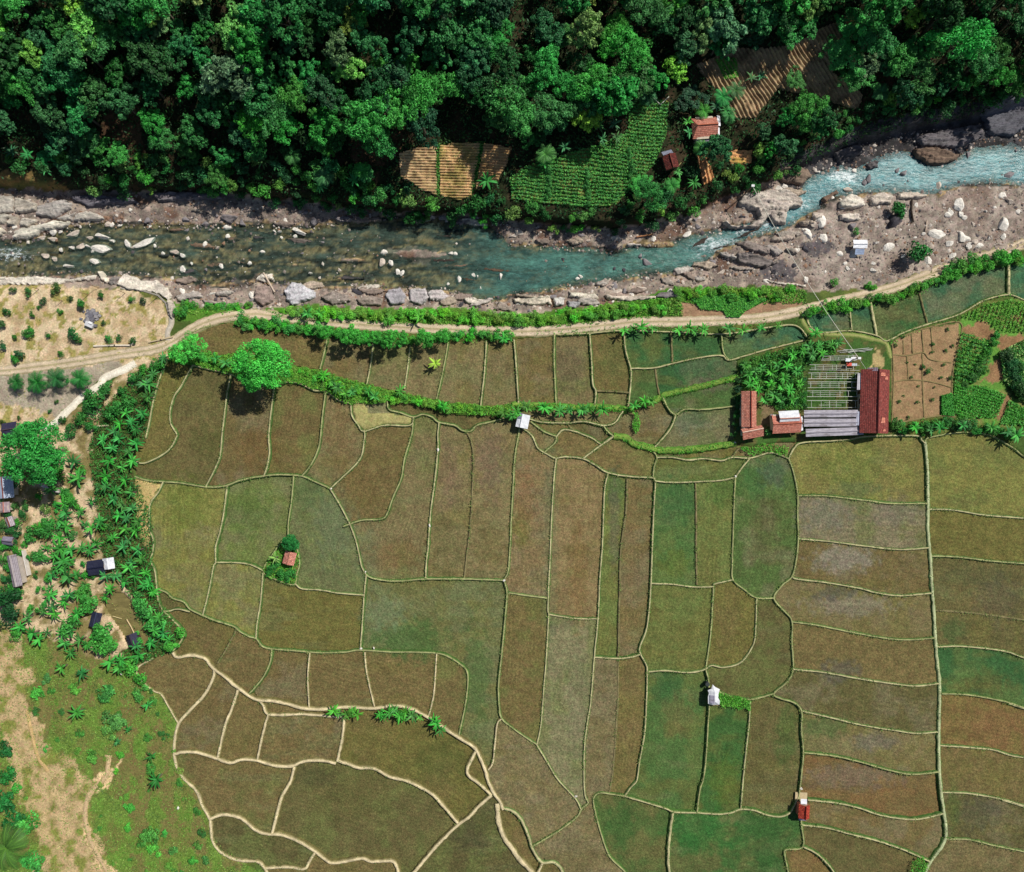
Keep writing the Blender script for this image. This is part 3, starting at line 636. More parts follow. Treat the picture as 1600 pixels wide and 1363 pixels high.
    for q in ([(1508,512),(1535,498),(1556,515),(1552,535),(1505,520)], [(1560,520),(1600,525),(1600,545),(1572,590),(1550,600),(1535,595),(1560,560)], [(1575,495),(1600,490),(1600,505),(1580,505)], [(1568,618),(1582,622),(1570,655),(1557,655)]):
        C = np.where(inpoly(jx, jy, q)[..., None], mix((158, 124, 92), (128, 98, 70), n2), C)
    hb = inpoly(jx, jy, [(1062,470),(1250,460),(1252,480),(1248,492),(1150,500),(1066,502)])
    C = np.where(hb[..., None], mix((168, 136, 110), (142, 112, 88), n2), C)
    ov = (jy > sb(jx) - 3) & (jy < sb(jx) + 22) & (px > 272) & (px < 1070)
    C = np.where(ov[..., None], mix((92, 134, 48), (70, 108, 40), n2), C)
    return C

def build_ground():
    xs = np.concatenate([np.arange(-700, -60, 40), np.arange(-60, 1664, 3.0), np.arange(1680, 2320, 40)])
    ys = np.concatenate([np.arange(-700, -40, 40), np.arange(-40, 1406, 3.0), np.arange(1420, 2100, 40)])
    PX, PY = np.meshgrid(xs, ys)
    h = hgt(PX, PY)
    dom = inpoly(PX, PY, DOMAIN) | inpoly(PX, PY, GREENDOM)
    dom &= ~(inpoly(PX, PY, HEDGE) | inpoly(PX, PY, ISLET) | inpoly(PX, PY, PALEPATCH))
    dz = np.where(dom, -0.9, 0.0)
    dz = np.where(inpoly(PX, PY, POND), -1.2, dz)
    rough = (fbm(PX / 5, PY / 5, 71, 3) - .5)
    dz = dz + np.where(PY < nb(PX), rough * 0.8, np.where(PY < sb(PX), rough * 0.7, rough * 0.22)) * (~dom)
    dz = dz + np.where(inpoly(PX, PY, HEDGE), 0.35, 0)
    V = W(PX, PY, dz)
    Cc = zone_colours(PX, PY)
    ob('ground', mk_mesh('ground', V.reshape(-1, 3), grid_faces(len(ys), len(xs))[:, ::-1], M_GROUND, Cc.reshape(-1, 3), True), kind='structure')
build_ground()

# ------------------------------------------------------------------ water
def build_river():
    xs = np.arange(-300, 1900, 4.0)
    nr = 26
    t = np.linspace(0, 1, nr)[:, None]
    a = w_n(xs) - 5; b = w_s(xs) + 5
    PX = np.broadcast_to(xs, (nr, len(xs))); PY = a * (1 - t) + b * t
    V = W(PX, PY, 0.0, h=np.full(PX.shape, LW) + (fbm(PX / 6, PY / 4, 81, 3) - .5) * 0.12)
    n = fbm(PX / 30, PY / 10, 82)[..., None]
    cl = lin((62, 78, 76)) * (1 - n) + lin((88, 112, 98)) * n
    cr = lin((52, 112, 122)) * (1 - n) + lin((80, 140, 142)) * n
    cm = lin((66, 108, 104)) * (1 - n) + lin((84, 130, 116)) * n
    k1 = sstep(640, 830, PX)[..., None]; k2 = sstep(1000, 1250, PX)[..., None]
    C = (cl * (1 - k1) + cm * k1) * (1 - k2) + cr * k2
    edge = np.minimum(PY - w_n(PX), w_s(PX) - PY)
    tb = (0.26 + 0.50 * k1[..., 0] + 0.16 * k2[..., 0]) * (0.35 + 0.65 * sstep(0, 16, edge)) + (n[..., 0] - .5) * 0.7 * (1 - k2[..., 0])
    tb = np.clip(tb, 0.05, 0.97)
    foam = np.zeros(PX.shape)
    for (x, y, rx, ry, s) in [(15,398,75,24,.44),(1320,274,46,22,.5),(1250,318,34,26,.42),(1195,352,60,20,.42),(1120,382,70,26,.46),(1165,362,40,18,.44),(1090,402,46,18,.36),(1590,262,30,14,.3),(110,415,30,8,.3),(180,385,60,14,.28),(1395,285,24,8,.3),(520,395,60,10,.22)]:
        foam = np.maximum(foam, s * np.exp(-(((PX - x) / rx) ** 2 + ((PY - y) / ry) ** 2)))
    ob('river_water', mk_mesh('river_water', V.reshape(-1, 3), grid_faces(nr, len(xs))[:, ::-1], M_WATER, C.reshape(-1, 3), True, {'turb': tb, 'foam': foam}), kind='structure')
    P = spline(POND + [POND[0]], 3)[:-1]
    c = P.mean(0)
    V = [W(c[0], c[1], -0.45)]; F = []
    for r in (0.5, 1.04):
        q = c + (P - c) * r
        V += list(W(q[:, 0], q[:, 1], -0.45, h=np.full(len(q), 0.0)))
    V[0] = W(c[0], c[1], -0.45, h=0.0)
    n = len(P)
    F = [(0, 1 + (i + 1) % n, 1 + i) for i in range(n)] + [(1 + i, 1 + (i + 1) % n, 1 + n + (i + 1) % n, 1 + n + i) for i in range(n)]
    F = [f[::-1] for f in F]
    Cc = np.tile(lin((126, 116, 74)), (len(V), 1))
    ob('pond_water', mk_mesh('pond_water', np.array(V), F, M_POND, Cc, True, {'turb': np.full(len(V), .9), 'foam': np.zeros(len(V))}), kind='structure')
build_river()

# ------------------------------------------------------------------ paddies and their bunds
def snap(P, segs):
    return P

def build_fields():
    cs = 2.0
    x0, y0 = 196, 396
    nx, ny = int((1640 - x0) / cs), int((1384 - y0) / cs)
    gx = x0 + (np.arange(nx) + .5) * cs; gy = y0 + (np.arange(ny) + .5) * cs
    PX, PY = np.meshgrid(gx, gy)
    dom = inpoly(PX, PY, DOMAIN) | inpoly(PX, PY, GREENDOM)
    dom &= ~inpoly(PX, PY, HEDGE)
    dom &= ~inpoly(PX, PY, ISLET)
    bar = np.zeros((ny, nx), bool)
    for w, pts in BUNDS:
        q = spline(pts, 0.7)
        # carry each end a little further so that it meets the bund it abuts
        for e, f in ((0, 1), (-1, -2)):
            d = q[e] - q[f]; d = d / (np.hypot(*d) + 1e-9)
            q = np.vstack([q, q[e] + d * np.arange(0, 5, .7)[:, None]])
        ix = ((q[:, 0] - x0) / cs).astype(int); iy = ((q[:, 1] - y0) / cs).astype(int)
        for dx, dy in ((0, 0), (1, 0), (0, 1), (-1, 0), (0, -1)):
            ok = (ix + dx >= 0) & (ix + dx < nx) & (iy + dy >= 0) & (iy + dy < ny)
            bar[iy[ok] + dy, ix[ok] + dx] = True
    free = dom & ~bar
    lab = np.zeros((ny, nx), np.int32)
    L = lab.ravel(); fr = free.ravel()
    cur = 0; sizes = [0]
    todo = np.flatnonzero(fr)
    frl = fr.tolist(); Ll = L.tolist()
    for s in todo.tolist():
        if Ll[s]: continue
        cur += 1; Ll[s] = cur; st = [s]; c = 0
        while st:
            k = st.pop(); c += 1
            x = k % nx
            for j in ((k - 1) if x else -1, (k + 1) if x < nx - 1 else -1, k - nx, k + nx):
                if 0 <= j < nx * ny and frl[j] and not Ll[j]:
                    Ll[j] = cur; st.append(j)
        sizes.append(c)
    lab = np.array(Ll, np.int32).reshape(ny, nx)
    # grow the pieces under the bunds between them
    for _ in range(3):
        for sh in ((0, 1), (0, -1), (1, 0), (-1, 0)):
            r = np.roll(lab, sh, (0, 1))
            lab = np.where((lab == 0) & dom, r, lab)
    key = {}
    for t in SEEDS.replace('\n', '').split(';'):
        a, b, k = t.split(',')
        i = int((int(b) - y0) / cs); j = int((int(a) - x0) / cs)
        if lab[i, j]: key.setdefault(lab[i, j], k)
    rng = np.random.default_rng(4)
    vx = x0 + np.arange(nx + 1) * cs; vy = y0 + np.arange(ny + 1) * cs
    VX, VY = np.meshgrid(vx, vy)
    base = np.stack([fbm(VX / 30, VY / 30, 51), fbm(VX / 8, VY / 8, 52), fbm(VX / 60, VY / 16, 53)], -1)
    level = {}
    for i in range(1, cur + 1):
        if sizes[i] < 60: continue
        ce = np.argwhere(lab == i)
        k = key.get(i, 'br')
        b = lin(FC[k]) * rng.uniform(.92, 1.08)
        cy, cx = ce.mean(0)
        z = rng.uniform(-0.55, -0.12)
        a0 = ce[:, 0] * (nx + 1) + ce[:, 1]
        quad = np.stack([a0, a0 + nx + 1, a0 + nx + 2, a0 + 1], -1)
        u, inv = np.unique(quad, return_inverse=True)
        q = inv.reshape(-1, 4)
        ux = vx[u % (nx + 1)]; uy = vy[u // (nx + 1)]
        nn = base.reshape(-1, 3)[u]
        off = lin(FC[rng.choice(['ol', 'br', 'gy', 'og'])])
        t = (sstep(.42, .68, nn[:, 0]) * .5)[:, None]
        C = b * (1 - t) + off * t
        t = (sstep(.5, .7, nn[:, 2]) * .35)[:, None]
        C = C * (1 - t) + lin(FC[rng.choice(['ol', 'dk', 'go'])]) * t
        C = C * (0.86 + 0.28 * nn[:, 1:2])
        for (x, y, rx, ry, c, amt) in BLOBS:
            c = FC[c] if isinstance(c, str) else tuple(v * m for v, m in zip(c, (.92, .95, .93)))
            d = np.sqrt(((ux - x) / rx) ** 2 + ((uy - y) / ry) ** 2) + (nn[:, 1] - .5) * 1.3
            t = (amt * (1 - sstep(.45, 1.15, d)))[:, None]
            C = C * (1 - t) + lin(c) * t
        V = W(ux, uy, z + (nn[:, 1] - .5) * 0.05, h=np.zeros(len(u)))
        d0 = V[:, :2] - V[:, :2].mean(0)
        ax = np.linalg.eigh(d0.T @ d0)[1][:, 0]
        row = (d0 @ ax + (nn[:, 0] - .5) * 2.0) * 2 * math.pi / rng.uniform(.85, 1.25)
        ob('paddy_field', mk_mesh('paddy_field', V, q, M_FIELD, C, True, {'row': row}), kind='structure')
build_fields()

def bund_tufts():
    rng = np.random.default_rng(66); A = []
    for w, pts in BUNDS:
        q = spline(pts, .5); n = int(len(q) * (1.5 if w == G else .8))
        k = rng.integers(0, len(q), n); A.append(q[k] + rng.normal(0, 1.7, (n, 2)))
    A = np.vstack(A); A = A[fbm(A[:, 0] / 9, A[:, 1] / 9, 67) > .47]; n = len(A)
    P = W(A[:, 0], A[:, 1], 0, h=np.zeros(n)) + np.stack([np.zeros(n), np.zeros(n), rng.uniform(.0, .3, n)], 1)
    s = rng.uniform(.14, .4, n)
    V, Fq = leaf_quads(P, rng.normal(size=(n, 3)) * .5 + np.array([0, 0, .7]), s, s * .5, rng)
    cc = np.array([lin(c) for c in ((84, 124, 54), (70, 108, 46), (112, 138, 66), (134, 140, 84))])
    ob('bund_grass', mk_mesh('bund_grass', V, Fq, M_LEAF, np.repeat(cc[rng.integers(0, 4, n)] * rng.uniform(.8, 1.3, (n, 1)), 4, 0)), kind='stuff')
def ribbon(name, pts, prof, cols, mat, seed=0, step=4.0, wob=0.12, h0=None, kind='structure', noise_c=0.2):
    """a bank or track along a traced line; PROF: (offset m, height m) across, COLS: a colour for each"""
    P = spline(pts, step)
    n = len(P)
    d = np.gradient(P, axis=0); d /= (np.hypot(d[:, 0], d[:, 1])[:, None] + 1e-9)
    nrm = np.stack([-d[:, 1], d[:, 0]], 1)
    m = len(prof)
    V = np.zeros((n, m, 3)); C = np.zeros((n, m, 3))
    s = np.arange(n)
    for j, (o, z) in enumerate(prof):
        w = o * (1 + (fbm(P[:, 0] / 6 + 7 * j, P[:, 1] / 6, seed + 3) - .5) * 2 * wob) / S
        q = P + nrm * w[:, None]
        hh = hgt(q[:, 0], q[:, 1]) if h0 is None else np.full(n, h0)
        V[:, j] = W(q[:, 0], q[:, 1], z + (fbm(q[:, 0] / 4, q[:, 1] / 4, seed + 5) - .5) * 0.08, h=hh)
        k = fbm(q[:, 0] / 7, q[:, 1] / 7, seed + 9)[:, None]
        C[:, j] = lin(cols[j]) * (1 - noise_c + 2 * noise_c * k)
    return ob(name, mk_mesh(name, V.reshape(-1, 3), grid_faces(n, m), mat, C.reshape(-1, 3), True), kind=kind)

for i, (w, pts) in enumerate(BUNDS):
    if .4 < w < .6 and w != Pth: w = w * .68
    south = min(p[1] for p in pts) > 1015 and max(p[0] for p in pts) < 860
    gtop = 0.2 if w < 0.4 else 0.3
    if w == F:
        prof = [(-.5, -.75), (-.26, -.2), (-.1, .0), (.1, .0), (.26, -.2), (.5, -.75)]
        e, t = (94, 92, 58), (126, 116, 82)
    else:
        prof = [(-w - .42, -.85), (-w - .12, -.14), (-w * .85, gtop - .12), (-w * .5, gtop), (w * .5, gtop), (w * .85, gtop - .12), (w + .12, -.14), (w + .42, -.85)]
        e, t = ((104, 98, 58), (208, 192, 154)) if south or w == Pth else ((66, 98, 44), (182, 174, 132) if i % 3 else (160, 160, 112))
        if any(pts is BUNDS[k][1] for k in (14, 17)) or w == 0.65: e, t = (84, 128, 48), (120, 148, 66)
        if w == 0.38: t = (176, 182, 140)
    k = len(prof) // 2
    ee = tuple(int((a + b) / 2) for a, b in zip(e, t))
    cols = [e, e, t] if k == 3 else [e, e, ee, t]
    ribbon('field_bund', pts, prof, cols + cols[::-1], M_BUND, i, 1.8, 0.6, 0.0, noise_c=.42)

ROAD = [(1640,368),(1600,381),(1560,395),(1500,411),(1450,430),(1400,448),(1350,462),(1300,473),(1250,486),(1200,496),(1150,500),(1060,503),(1000,503),(950,508),(900,513),(850,517),(800,518),(700,515),(600,510),(500,502),(430,494),(400,491),(370,493),(340,498),(310,509),(290,521),(270,534),(240,546),(180,555),(120,565),(60,573),(0,580),(-60,584)]
ribbon('dirt_road', ROAD, [(-1.5, -.12), (-1.15, .05), (-.75, .07), (-.35, .04), (0, .1), (.35, .04), (.75, .07), (1.15, .05), (1.5, -.12)],
       [(120, 128, 76), (164, 150, 118), (206, 188, 162), (200, 180, 154), (160, 150, 112), (200, 180, 154), (206, 188, 162), (164, 150, 118), (120, 128, 76)], M_ROAD, 900, 3.0, .22)
ribbon('dirt_path', [(212,567),(195,577),(165,590),(155,603),(130,620),(105,643),(90,658),(68,676)], [(-1.0, -.1), (-.75, .12), (0, .16), (.75, .12), (1.0, -.1)],
       [(190, 176, 150), (228, 218, 198), (236, 228, 212), (228, 218, 198), (190, 176, 150)], M_ROAD, 910, 2.5, .35)
ribbon('dirt_path', [(1250,487),(1258,508),(1272,520),(1300,523),(1335,524),(1362,530),(1384,537),(1392,560)], [(-.7, -.1), (-.35, .08), (0, .12), (.35, .08), (.7, -.1)],
       [(84, 124, 52), (124, 140, 74), (156, 154, 98), (124, 140, 74), (84, 124, 52)], M_ROAD, 911, 2.5, .5)
ribbon('dirt_path', [(272,478),(268,492),(268,505),(262,520),(262,532)], [(-.8, -.1), (-.55, .1), (0, .14), (.55, .1), (.8, -.1)],
       [(130, 140, 80), (178, 168, 150), (194, 184, 170), (178, 168, 150), (130, 140, 80)], M_ROAD, 912, 2.5, .3)
ribbon('dirt_path', [(170,1180),(165,1215),(140,1240),(133,1275),(140,1310),(158,1345),(180,1385)], [(-.9, -.1), (-.5, .06), (0, .08), (.5, .06), (.9, -.1)],
       [(150, 138, 92), (186, 160, 120), (204, 176, 138), (186, 160, 120), (150, 138, 92)], M_ROAD, 913, 2.5, .9)
ribbon('dirt_path', [(42,1110),(50,1150),(60,1185),(75,1205)], [(-.6, -.1), (-.3, .06), (0, .08), (.3, .06), (.6, -.1)],
       [(150, 134, 86), (190, 160, 110), (200, 170, 120), (190, 160, 110), (150, 134, 86)], M_ROAD, 914, 2.5, .5)
for k, pts in enumerate([[(1411,532),(1412,553)],[(1424,522),(1426,552)],[(1440,516),(1443,551)],[(1454,512),(1457,547)],[(1394,554),(1415,556),(1442,551),(1450,560),(1462,564),(1487,567)],
             [(1396,597),(1417,594),(1450,596),(1486,605)],[(1417,556),(1419,594)],[(1441,553),(1441,595)],[(1441,596),(1444,655)],[(1393,540),(1402,530),(1440,515),(1499,504),(1497,540),(1490,570),(1487,604),(1489,640),(1492,652)],[(1394,540),(1396,596),(1394,650),(1398,661),(1440,654),(1470,650),(1492,652)]]):
    ribbon('garden_bund', pts, [(-.3, -.3), (-.1, .16), (.1, .16), (.3, -.3)], [(92, 84, 52), (136, 122, 84), (136, 122, 84), (92, 84, 52)], M_BUND, 930 + k, 2.5, .5)

# ------------------------------------------------------------------ foliage
def leaf_quads(Cn, Nn, ln, wd, rng):
    n = len(Cn)
    Nn = Nn / (np.linalg.norm(Nn, axis=1, keepdims=True) + 1e-9)
    r = rng.normal(size=(n, 3))
    T = np.cross(Nn, r); T /= (np.linalg.norm(T, axis=1, keepdims=True) + 1e-9)
    B = np.cross(Nn, T)
    ln = np.broadcast_to(ln, (n,))[:, None] * .5; wd = np.broadcast_to(wd, (n,))[:, None] * .5
    V = np.stack([Cn - T * ln, Cn - B * wd, Cn + T * ln, Cn + B * wd], 1).reshape(-1, 3)
    return V, np.arange(4 * n).reshape(-1, 4)

def leaf_tones(n, rng, per=4, spread=.35, hue=.12):
    t = 1 + (rng.random((n, 1)) - .5) * 2 * spread
    c = np.ones((n, 3)) * t
    c[:, :1] *= 1 + (rng.random((n, 1)) - .4) * 2 * hue
    c[:, 2:] *= 1 + (rng.random((n, 1)) - .5) * 2 * hue
    return np.repeat(c, per, 0)

def crown_mesh(name, seed, R, Hc, ncl, nl, ls, flat=.75, rc=(.24, .42), asp=.55, spread=.35, lobe=1.0):
    """leaves in clumps over a dome of uneven outline; R its radius, Hc the height of its middle"""
    rng = np.random.default_rng(seed)
    ang = rng.random(ncl) * 2 * math.pi
    rr = np.sqrt(rng.random(ncl)) * .92
    lob = 1 + lobe * (.26 * np.sin(ang * 2 + seed) + .2 * np.sin(ang * 3 + 2.1 * seed) + .14 * np.sin(ang * 5 + 1.3 * seed))
    x = rr * np.cos(ang) * R * lob; y = rr * np.sin(ang) * R * lob
    z = (np.sqrt(np.maximum(0, 1 - rr ** 2)) * rng.uniform(.25, 1.0, ncl) - .25) * R * flat
    tone = rng.uniform(.6, 1.4, ncl)
    r = rng.uniform(*rc, ncl) * R
    pick = rng.integers(0, ncl, nl)
    d = rng.normal(size=(nl, 3)); d[:, 2] = np.abs(d[:, 2]) * 1.0 - .25
    d /= np.linalg.norm(d, axis=1, keepdims=True)
    rad = r[pick] * rng.uniform(.62, 1.08, nl)
    P = np.stack([x[pick], y[pick], z[pick] + Hc], 1) + d * rad[:, None] * np.array([1, 1, .72])
    Nn = d * .7 + np.array([0, 0, .45]) + rng.normal(size=(nl, 3)) * .5
    s = ls * rng.uniform(.6, 1.35, nl)
    V, Fq = leaf_quads(P, Nn, s, s * asp, rng)
    C = leaf_tones(nl, rng, 4, spread) * np.repeat(tone[pick], 4)[:, None]
    return mk_mesh(name, V, Fq, M_LEAF, C)

def trunk_mesh(name, seed, h, r, R, limbs=5):
    rng = random.Random(seed)
    b = MB()
    b.tube([(0, 0, -.5), (rng.uniform(-.1, .1), rng.uniform(-.1, .1), h * .5), (rng.uniform(-.2, .2), rng.uniform(-.2, .2), h)], [r * 1.35, r, r * .6], 7)
    for k in range(limbs):
        a = 2 * math.pi * k / limbs + rng.uniform(-.4, .4)
        z0 = h * rng.uniform(.55, .9)
        L = R * rng.uniform(.5, .8)
        b.tube([(0, 0, z0), (math.cos(a) * L * .5, math.sin(a) * L * .5, z0 + L * .35), (math.cos(a) * L, math.sin(a) * L, z0 + L * .55)], [r * .5, r * .35, r * .12], 5)
    return b.mesh(name, M_BARK)

def frond_strip(V, F, C, base, az, elev, L, wid, droop, tone, segs=5, fold=.35):
    """one banana leaf: an arching folded blade"""
    ca, sa = math.cos(az), math.sin(az)
    p = Vector(base); e = elev
    prev = None
    for i in range(segs + 1):
        t = i / segs
        w = wid * (math.sin(math.pi * min(1, .12 + .86 * t)) ** .7) * (1 if i < segs else .15)
        side = Vector((-sa, ca, 0)) * w * .5
        b = len(V)
        V.append(p + side + Vector((0, 0, -w * fold * .5))); V.append(p.copy()); V.append(p - side + Vector((0, 0, -w * fold * .5)))
        C += [tone, tuple(c * 1.35 for c in tone), tone]
        if prev is not None:
            F.append((prev, prev + 1, b + 1, b)); F.append((prev + 1, prev + 2, b + 2, b + 1))
        prev = b
        st = L / segs
        p = p + Vector((ca * math.cos(e), sa * math.cos(e), math.sin(e))) * st
        e -= droop / segs

def banana_mesh(name, seed, nf=9, L=2.15, wid=.40, hz=2.0):
    rng = random.Random(seed)
    V, F_, C = [], [], []
    for k in range(nf):
        az = 2 * math.pi * k / nf * 1.0 + rng.uniform(-.35, .35)
        t = rng.uniform(.5, 1.3)
        frond_strip(V, F_, C, (0, 0, hz), az, rng.uniform(.1, 1.15), L * rng.uniform(.6, 1.15), wid * rng.uniform(.7, 1.2), rng.uniform(.8, 2.0), (t, t, t * rng.uniform(.8, 1)), 5)
    return mk_mesh(name, np.array([tuple(v) for v in V]), np.array(F_), M_LEAF, np.array(C))

def palm_mesh(name, seed, nf=24, L=2.6, hz=3.0, nl=18, lw=.10, ll=.75):
    """feather fronds: a rib with leaflets on both sides"""
    rng = random.Random(seed)
    V, F_, C = [], [], []
    for k in range(nf):
        az = 2 * math.pi * k / nf + rng.uniform(-.2, .2)
        e = rng.uniform(.05, 1.0); dr = rng.uniform(.9, 1.6)
        p = Vector((0, 0, hz)); LL = L * rng.uniform(.8, 1.1)
        t = rng.uniform(.7, 1.3); tone = (t, t, t * .9)
        ca, sa = math.cos(az), math.sin(az)
        for i in range(nl):
            u = i / nl
            dirv = Vector((ca * math.cos(e), sa * math.cos(e), math.sin(e)))
            q = p + dirv * (LL / nl)
            side = Vector((-sa, ca, 0))
            l = ll * (math.sin(math.pi * (.1 + .85 * u)) ** .6) * L / 2.6
            for sg in (-1, 1):
                tip = p + side * sg * l * .8 + dirv * l * .6 + Vector((0, 0, -l * .25))
                b = len(V)
                V.extend([p, p + dirv * lw, tip + dirv * lw * .2, tip]); C.extend([tone] * 4)
                F_.append((b, b + 1, b + 2, b + 3))
            b = len(V)
            V.extend([p + side * .03, p - side * .03, q - side * .03, q + side * .03]); C.extend([(1.6, 1.5, 1.0)] * 4)
            F_.append((b, b + 1, b + 2, b + 3))
            p = q; e -= dr / nl
    return mk_mesh(name, np.array([tuple(v) for v in V]), np.array(F_), M_LEAF, np.array(C))

def stem_mesh(name, h, r, lean=.1):
    b = MB(); b.tube([(0, 0, -.3), (lean * .5, lean * .3, h * .5), (0, 0, h)], [r * 1.2, r, r * .75], 7)
    return b.mesh(name, M_BARK)

CROWNS = [crown_mesh('crown_%d' % i, 100 + i, 4.0, 6.2, 62 + 10 * (i % 3), 4300, .50 + .12 * (i % 2), .85, (.10, .23), .55, .5) for i in range(8)]
FEATHER = [crown_mesh('feather_%d' % i, 200 + i, 4.0, 5.6, 60, 5600, .42, .62, (.13, .26), .42, .42) for i in range(4)]
BIGCROWN = [crown_mesh('bigcrown_%d' % i, 250 + i, 4.0, 5.6, 130, 15000, .30, .7, (.13, .22), .45, .4, .25) for i in range(2)]
TRUNKS = [trunk_mesh('trunk_%d' % i, 300 + i, 5.6, .24, 4.0) for i in range(4)]
SHRUBS = [crown_mesh('shrub_%d' % i, 400 + i, 1.3, .75, 12, 620, .30, .7, (.3, .5)) for i in range(6)]
BANANAS = [banana_mesh('banana_%d' % i, 500 + i, 9 + i % 5) for i in range(9)]
PALMS = [palm_mesh('palm_%d' % i, 600 + i) for i in range(4)]
STEM_B = stem_mesh('banana_stem', 2.0, .16)
STEM_P = stem_mesh('palm_stem', 3.0, .2)
RND = random.Random(11)

def link(o): COL.objects.link(o); return o
_proto = {}
def tree(px, py, R, tint, look, kind='broad', cat='tree', name='forest_tree', group=None, hmul=1.0, where=None):
    """R = crown radius in metres; the pixel is where the crown's middle was seen"""
    s = R / 4.0
    zc = (6.2 if kind == 'broad' else 5.6) * s * hmul
    loc = ground_under(px, py, zc + 1.2 * s)
    e = link(bpy.data.objects.new(name, None)); e.location = loc; e.empty_display_size = .3
    e.rotation_euler = (0, 0, RND.uniform(0, 6.28)); e.scale = (s * RND.uniform(.9, 1.1), s * RND.uniform(.9, 1.1), s * hmul)
    if 'tree' not in _proto:
        _proto['tree'] = (bpy.data.objects.new('crown', CROWNS[0]), bpy.data.objects.new('trunk', TRUNKS[0]))
    c = link(_proto['tree'][0].copy()); c.data = RND.choice({'broad': CROWNS, 'feather': FEATHER, 'big': BIGCROWN}[kind]); c.parent = e
    c.color = (*(lin(tint) * 1.42), 1)
    t = link(_proto['tree'][1].copy()); t.data = RND.choice(TRUNKS); t.parent = e
    reg(e, look, cat, px, py, group, where)
    return e

def banana(px, py, s, tint, look='green banana plant with long arching leaves', group='banana plants', kind='banana', where=None, name=None):
    top = (2.3 if kind == 'banana' else 3.2) * s
    loc = ground_under(px, py, top)
    e = link(bpy.data.objects.new(name or ('banana_plant' if kind == 'banana' else 'palm_tree'), None)); e.location = loc; e.empty_display_size = .3
    e.rotation_euler = (0, 0, RND.uniform(0, 6.28)); e.scale = (s, s, s)
    if 'ban' not in _proto:
        _proto['ban'] = (bpy.data.objects.new('crown', BANANAS[0]), bpy.data.objects.new('trunk', STEM_B))
    c = link(_proto['ban'][0].copy()); c.data = RND.choice(BANANAS if kind == 'banana' else PALMS); c.parent = e
    c.color = (*(lin(tint) * ((1.05, 1.02, .72) if tint[0] < 150 else (1.15, 1.25, 1))), 1)
    t = link(_proto['ban'][1].copy()); t.data = STEM_B if kind == 'banana' else STEM_P; t.parent = e
    reg(e, look, 'banana plant' if kind == 'banana' else 'palm', px, py, group, where)
    return e

def bush(px, py, R, tint, look, group=None, where=None, name='bush', flat=1.0):
    s = R / 1.3
    loc = ground_under(px, py, .9 * s * flat)
    if 'bush' not in _proto: _proto['bush'] = bpy.data.objects.new('bush', SHRUBS[0])
    o = link(_proto['bush'].copy()); o.name = name; o.data = RND.choice(SHRUBS)
    o.location = loc; o.rotation_euler = (0, 0, RND.uniform(0, 6.28)); o.scale = (s, s * RND.uniform(.85, 1.15), s * flat)
    o.color = (*(lin(tint) * (1.4, 1.26, 1.1)), 1)
    reg(o, look, 'bush', px, py, group, where)
    return o

def scatter(name, n, test, box, size, cols, seed, hz=(.05, .4), up=.6, asp=.35, dens=None):
    """uncountable low leaves over an area: ONE object"""
    rng = np.random.default_rng(seed)
    px = rng.uniform(box[0], box[2], n); py = rng.uniform(box[1], box[3], n)
    ok = test(px + (fbm(px / 6, py / 6, seed) - .5) * 10, py + (fbm(px / 6, py / 6, seed + 1) - .5) * 10)
    if dens is not None:
        ok &= rng.random(n) < dens(px, py)
    px, py = px[ok], py[ok]; n = len(px)
    P = W(px, py, 0) + np.stack([np.zeros(n), np.zeros(n), rng.uniform(*hz, n)], 1)
    Nn = rng.normal(size=(n, 3)) * (1 - up) * 1.5 + np.array([0, 0, up])
    s = size * rng.uniform(.5, 1.5, n)
    V, Fq = leaf_quads(P, Nn, s, s * asp, rng)
    k = fbm(px / 10, py / 10, seed + 3)
    cols = [lin(c) for c in cols]
    idx = np.clip(((k - .3) / .4 + rng.normal(0, .18, n)) * len(cols), 0, len(cols) - 1).astype(int)
    C = np.repeat(np.array(cols)[idx] * (1.28 if 'meadow' in name else 1.3 if 'under' not in name else 1.0) * rng.uniform(.7, 1.3, (n, 1)), 4, 0)
    o = ob(name, mk_mesh(name, V, Fq, M_LEAF, C), kind='stuff')
    return o

bund_tufts()
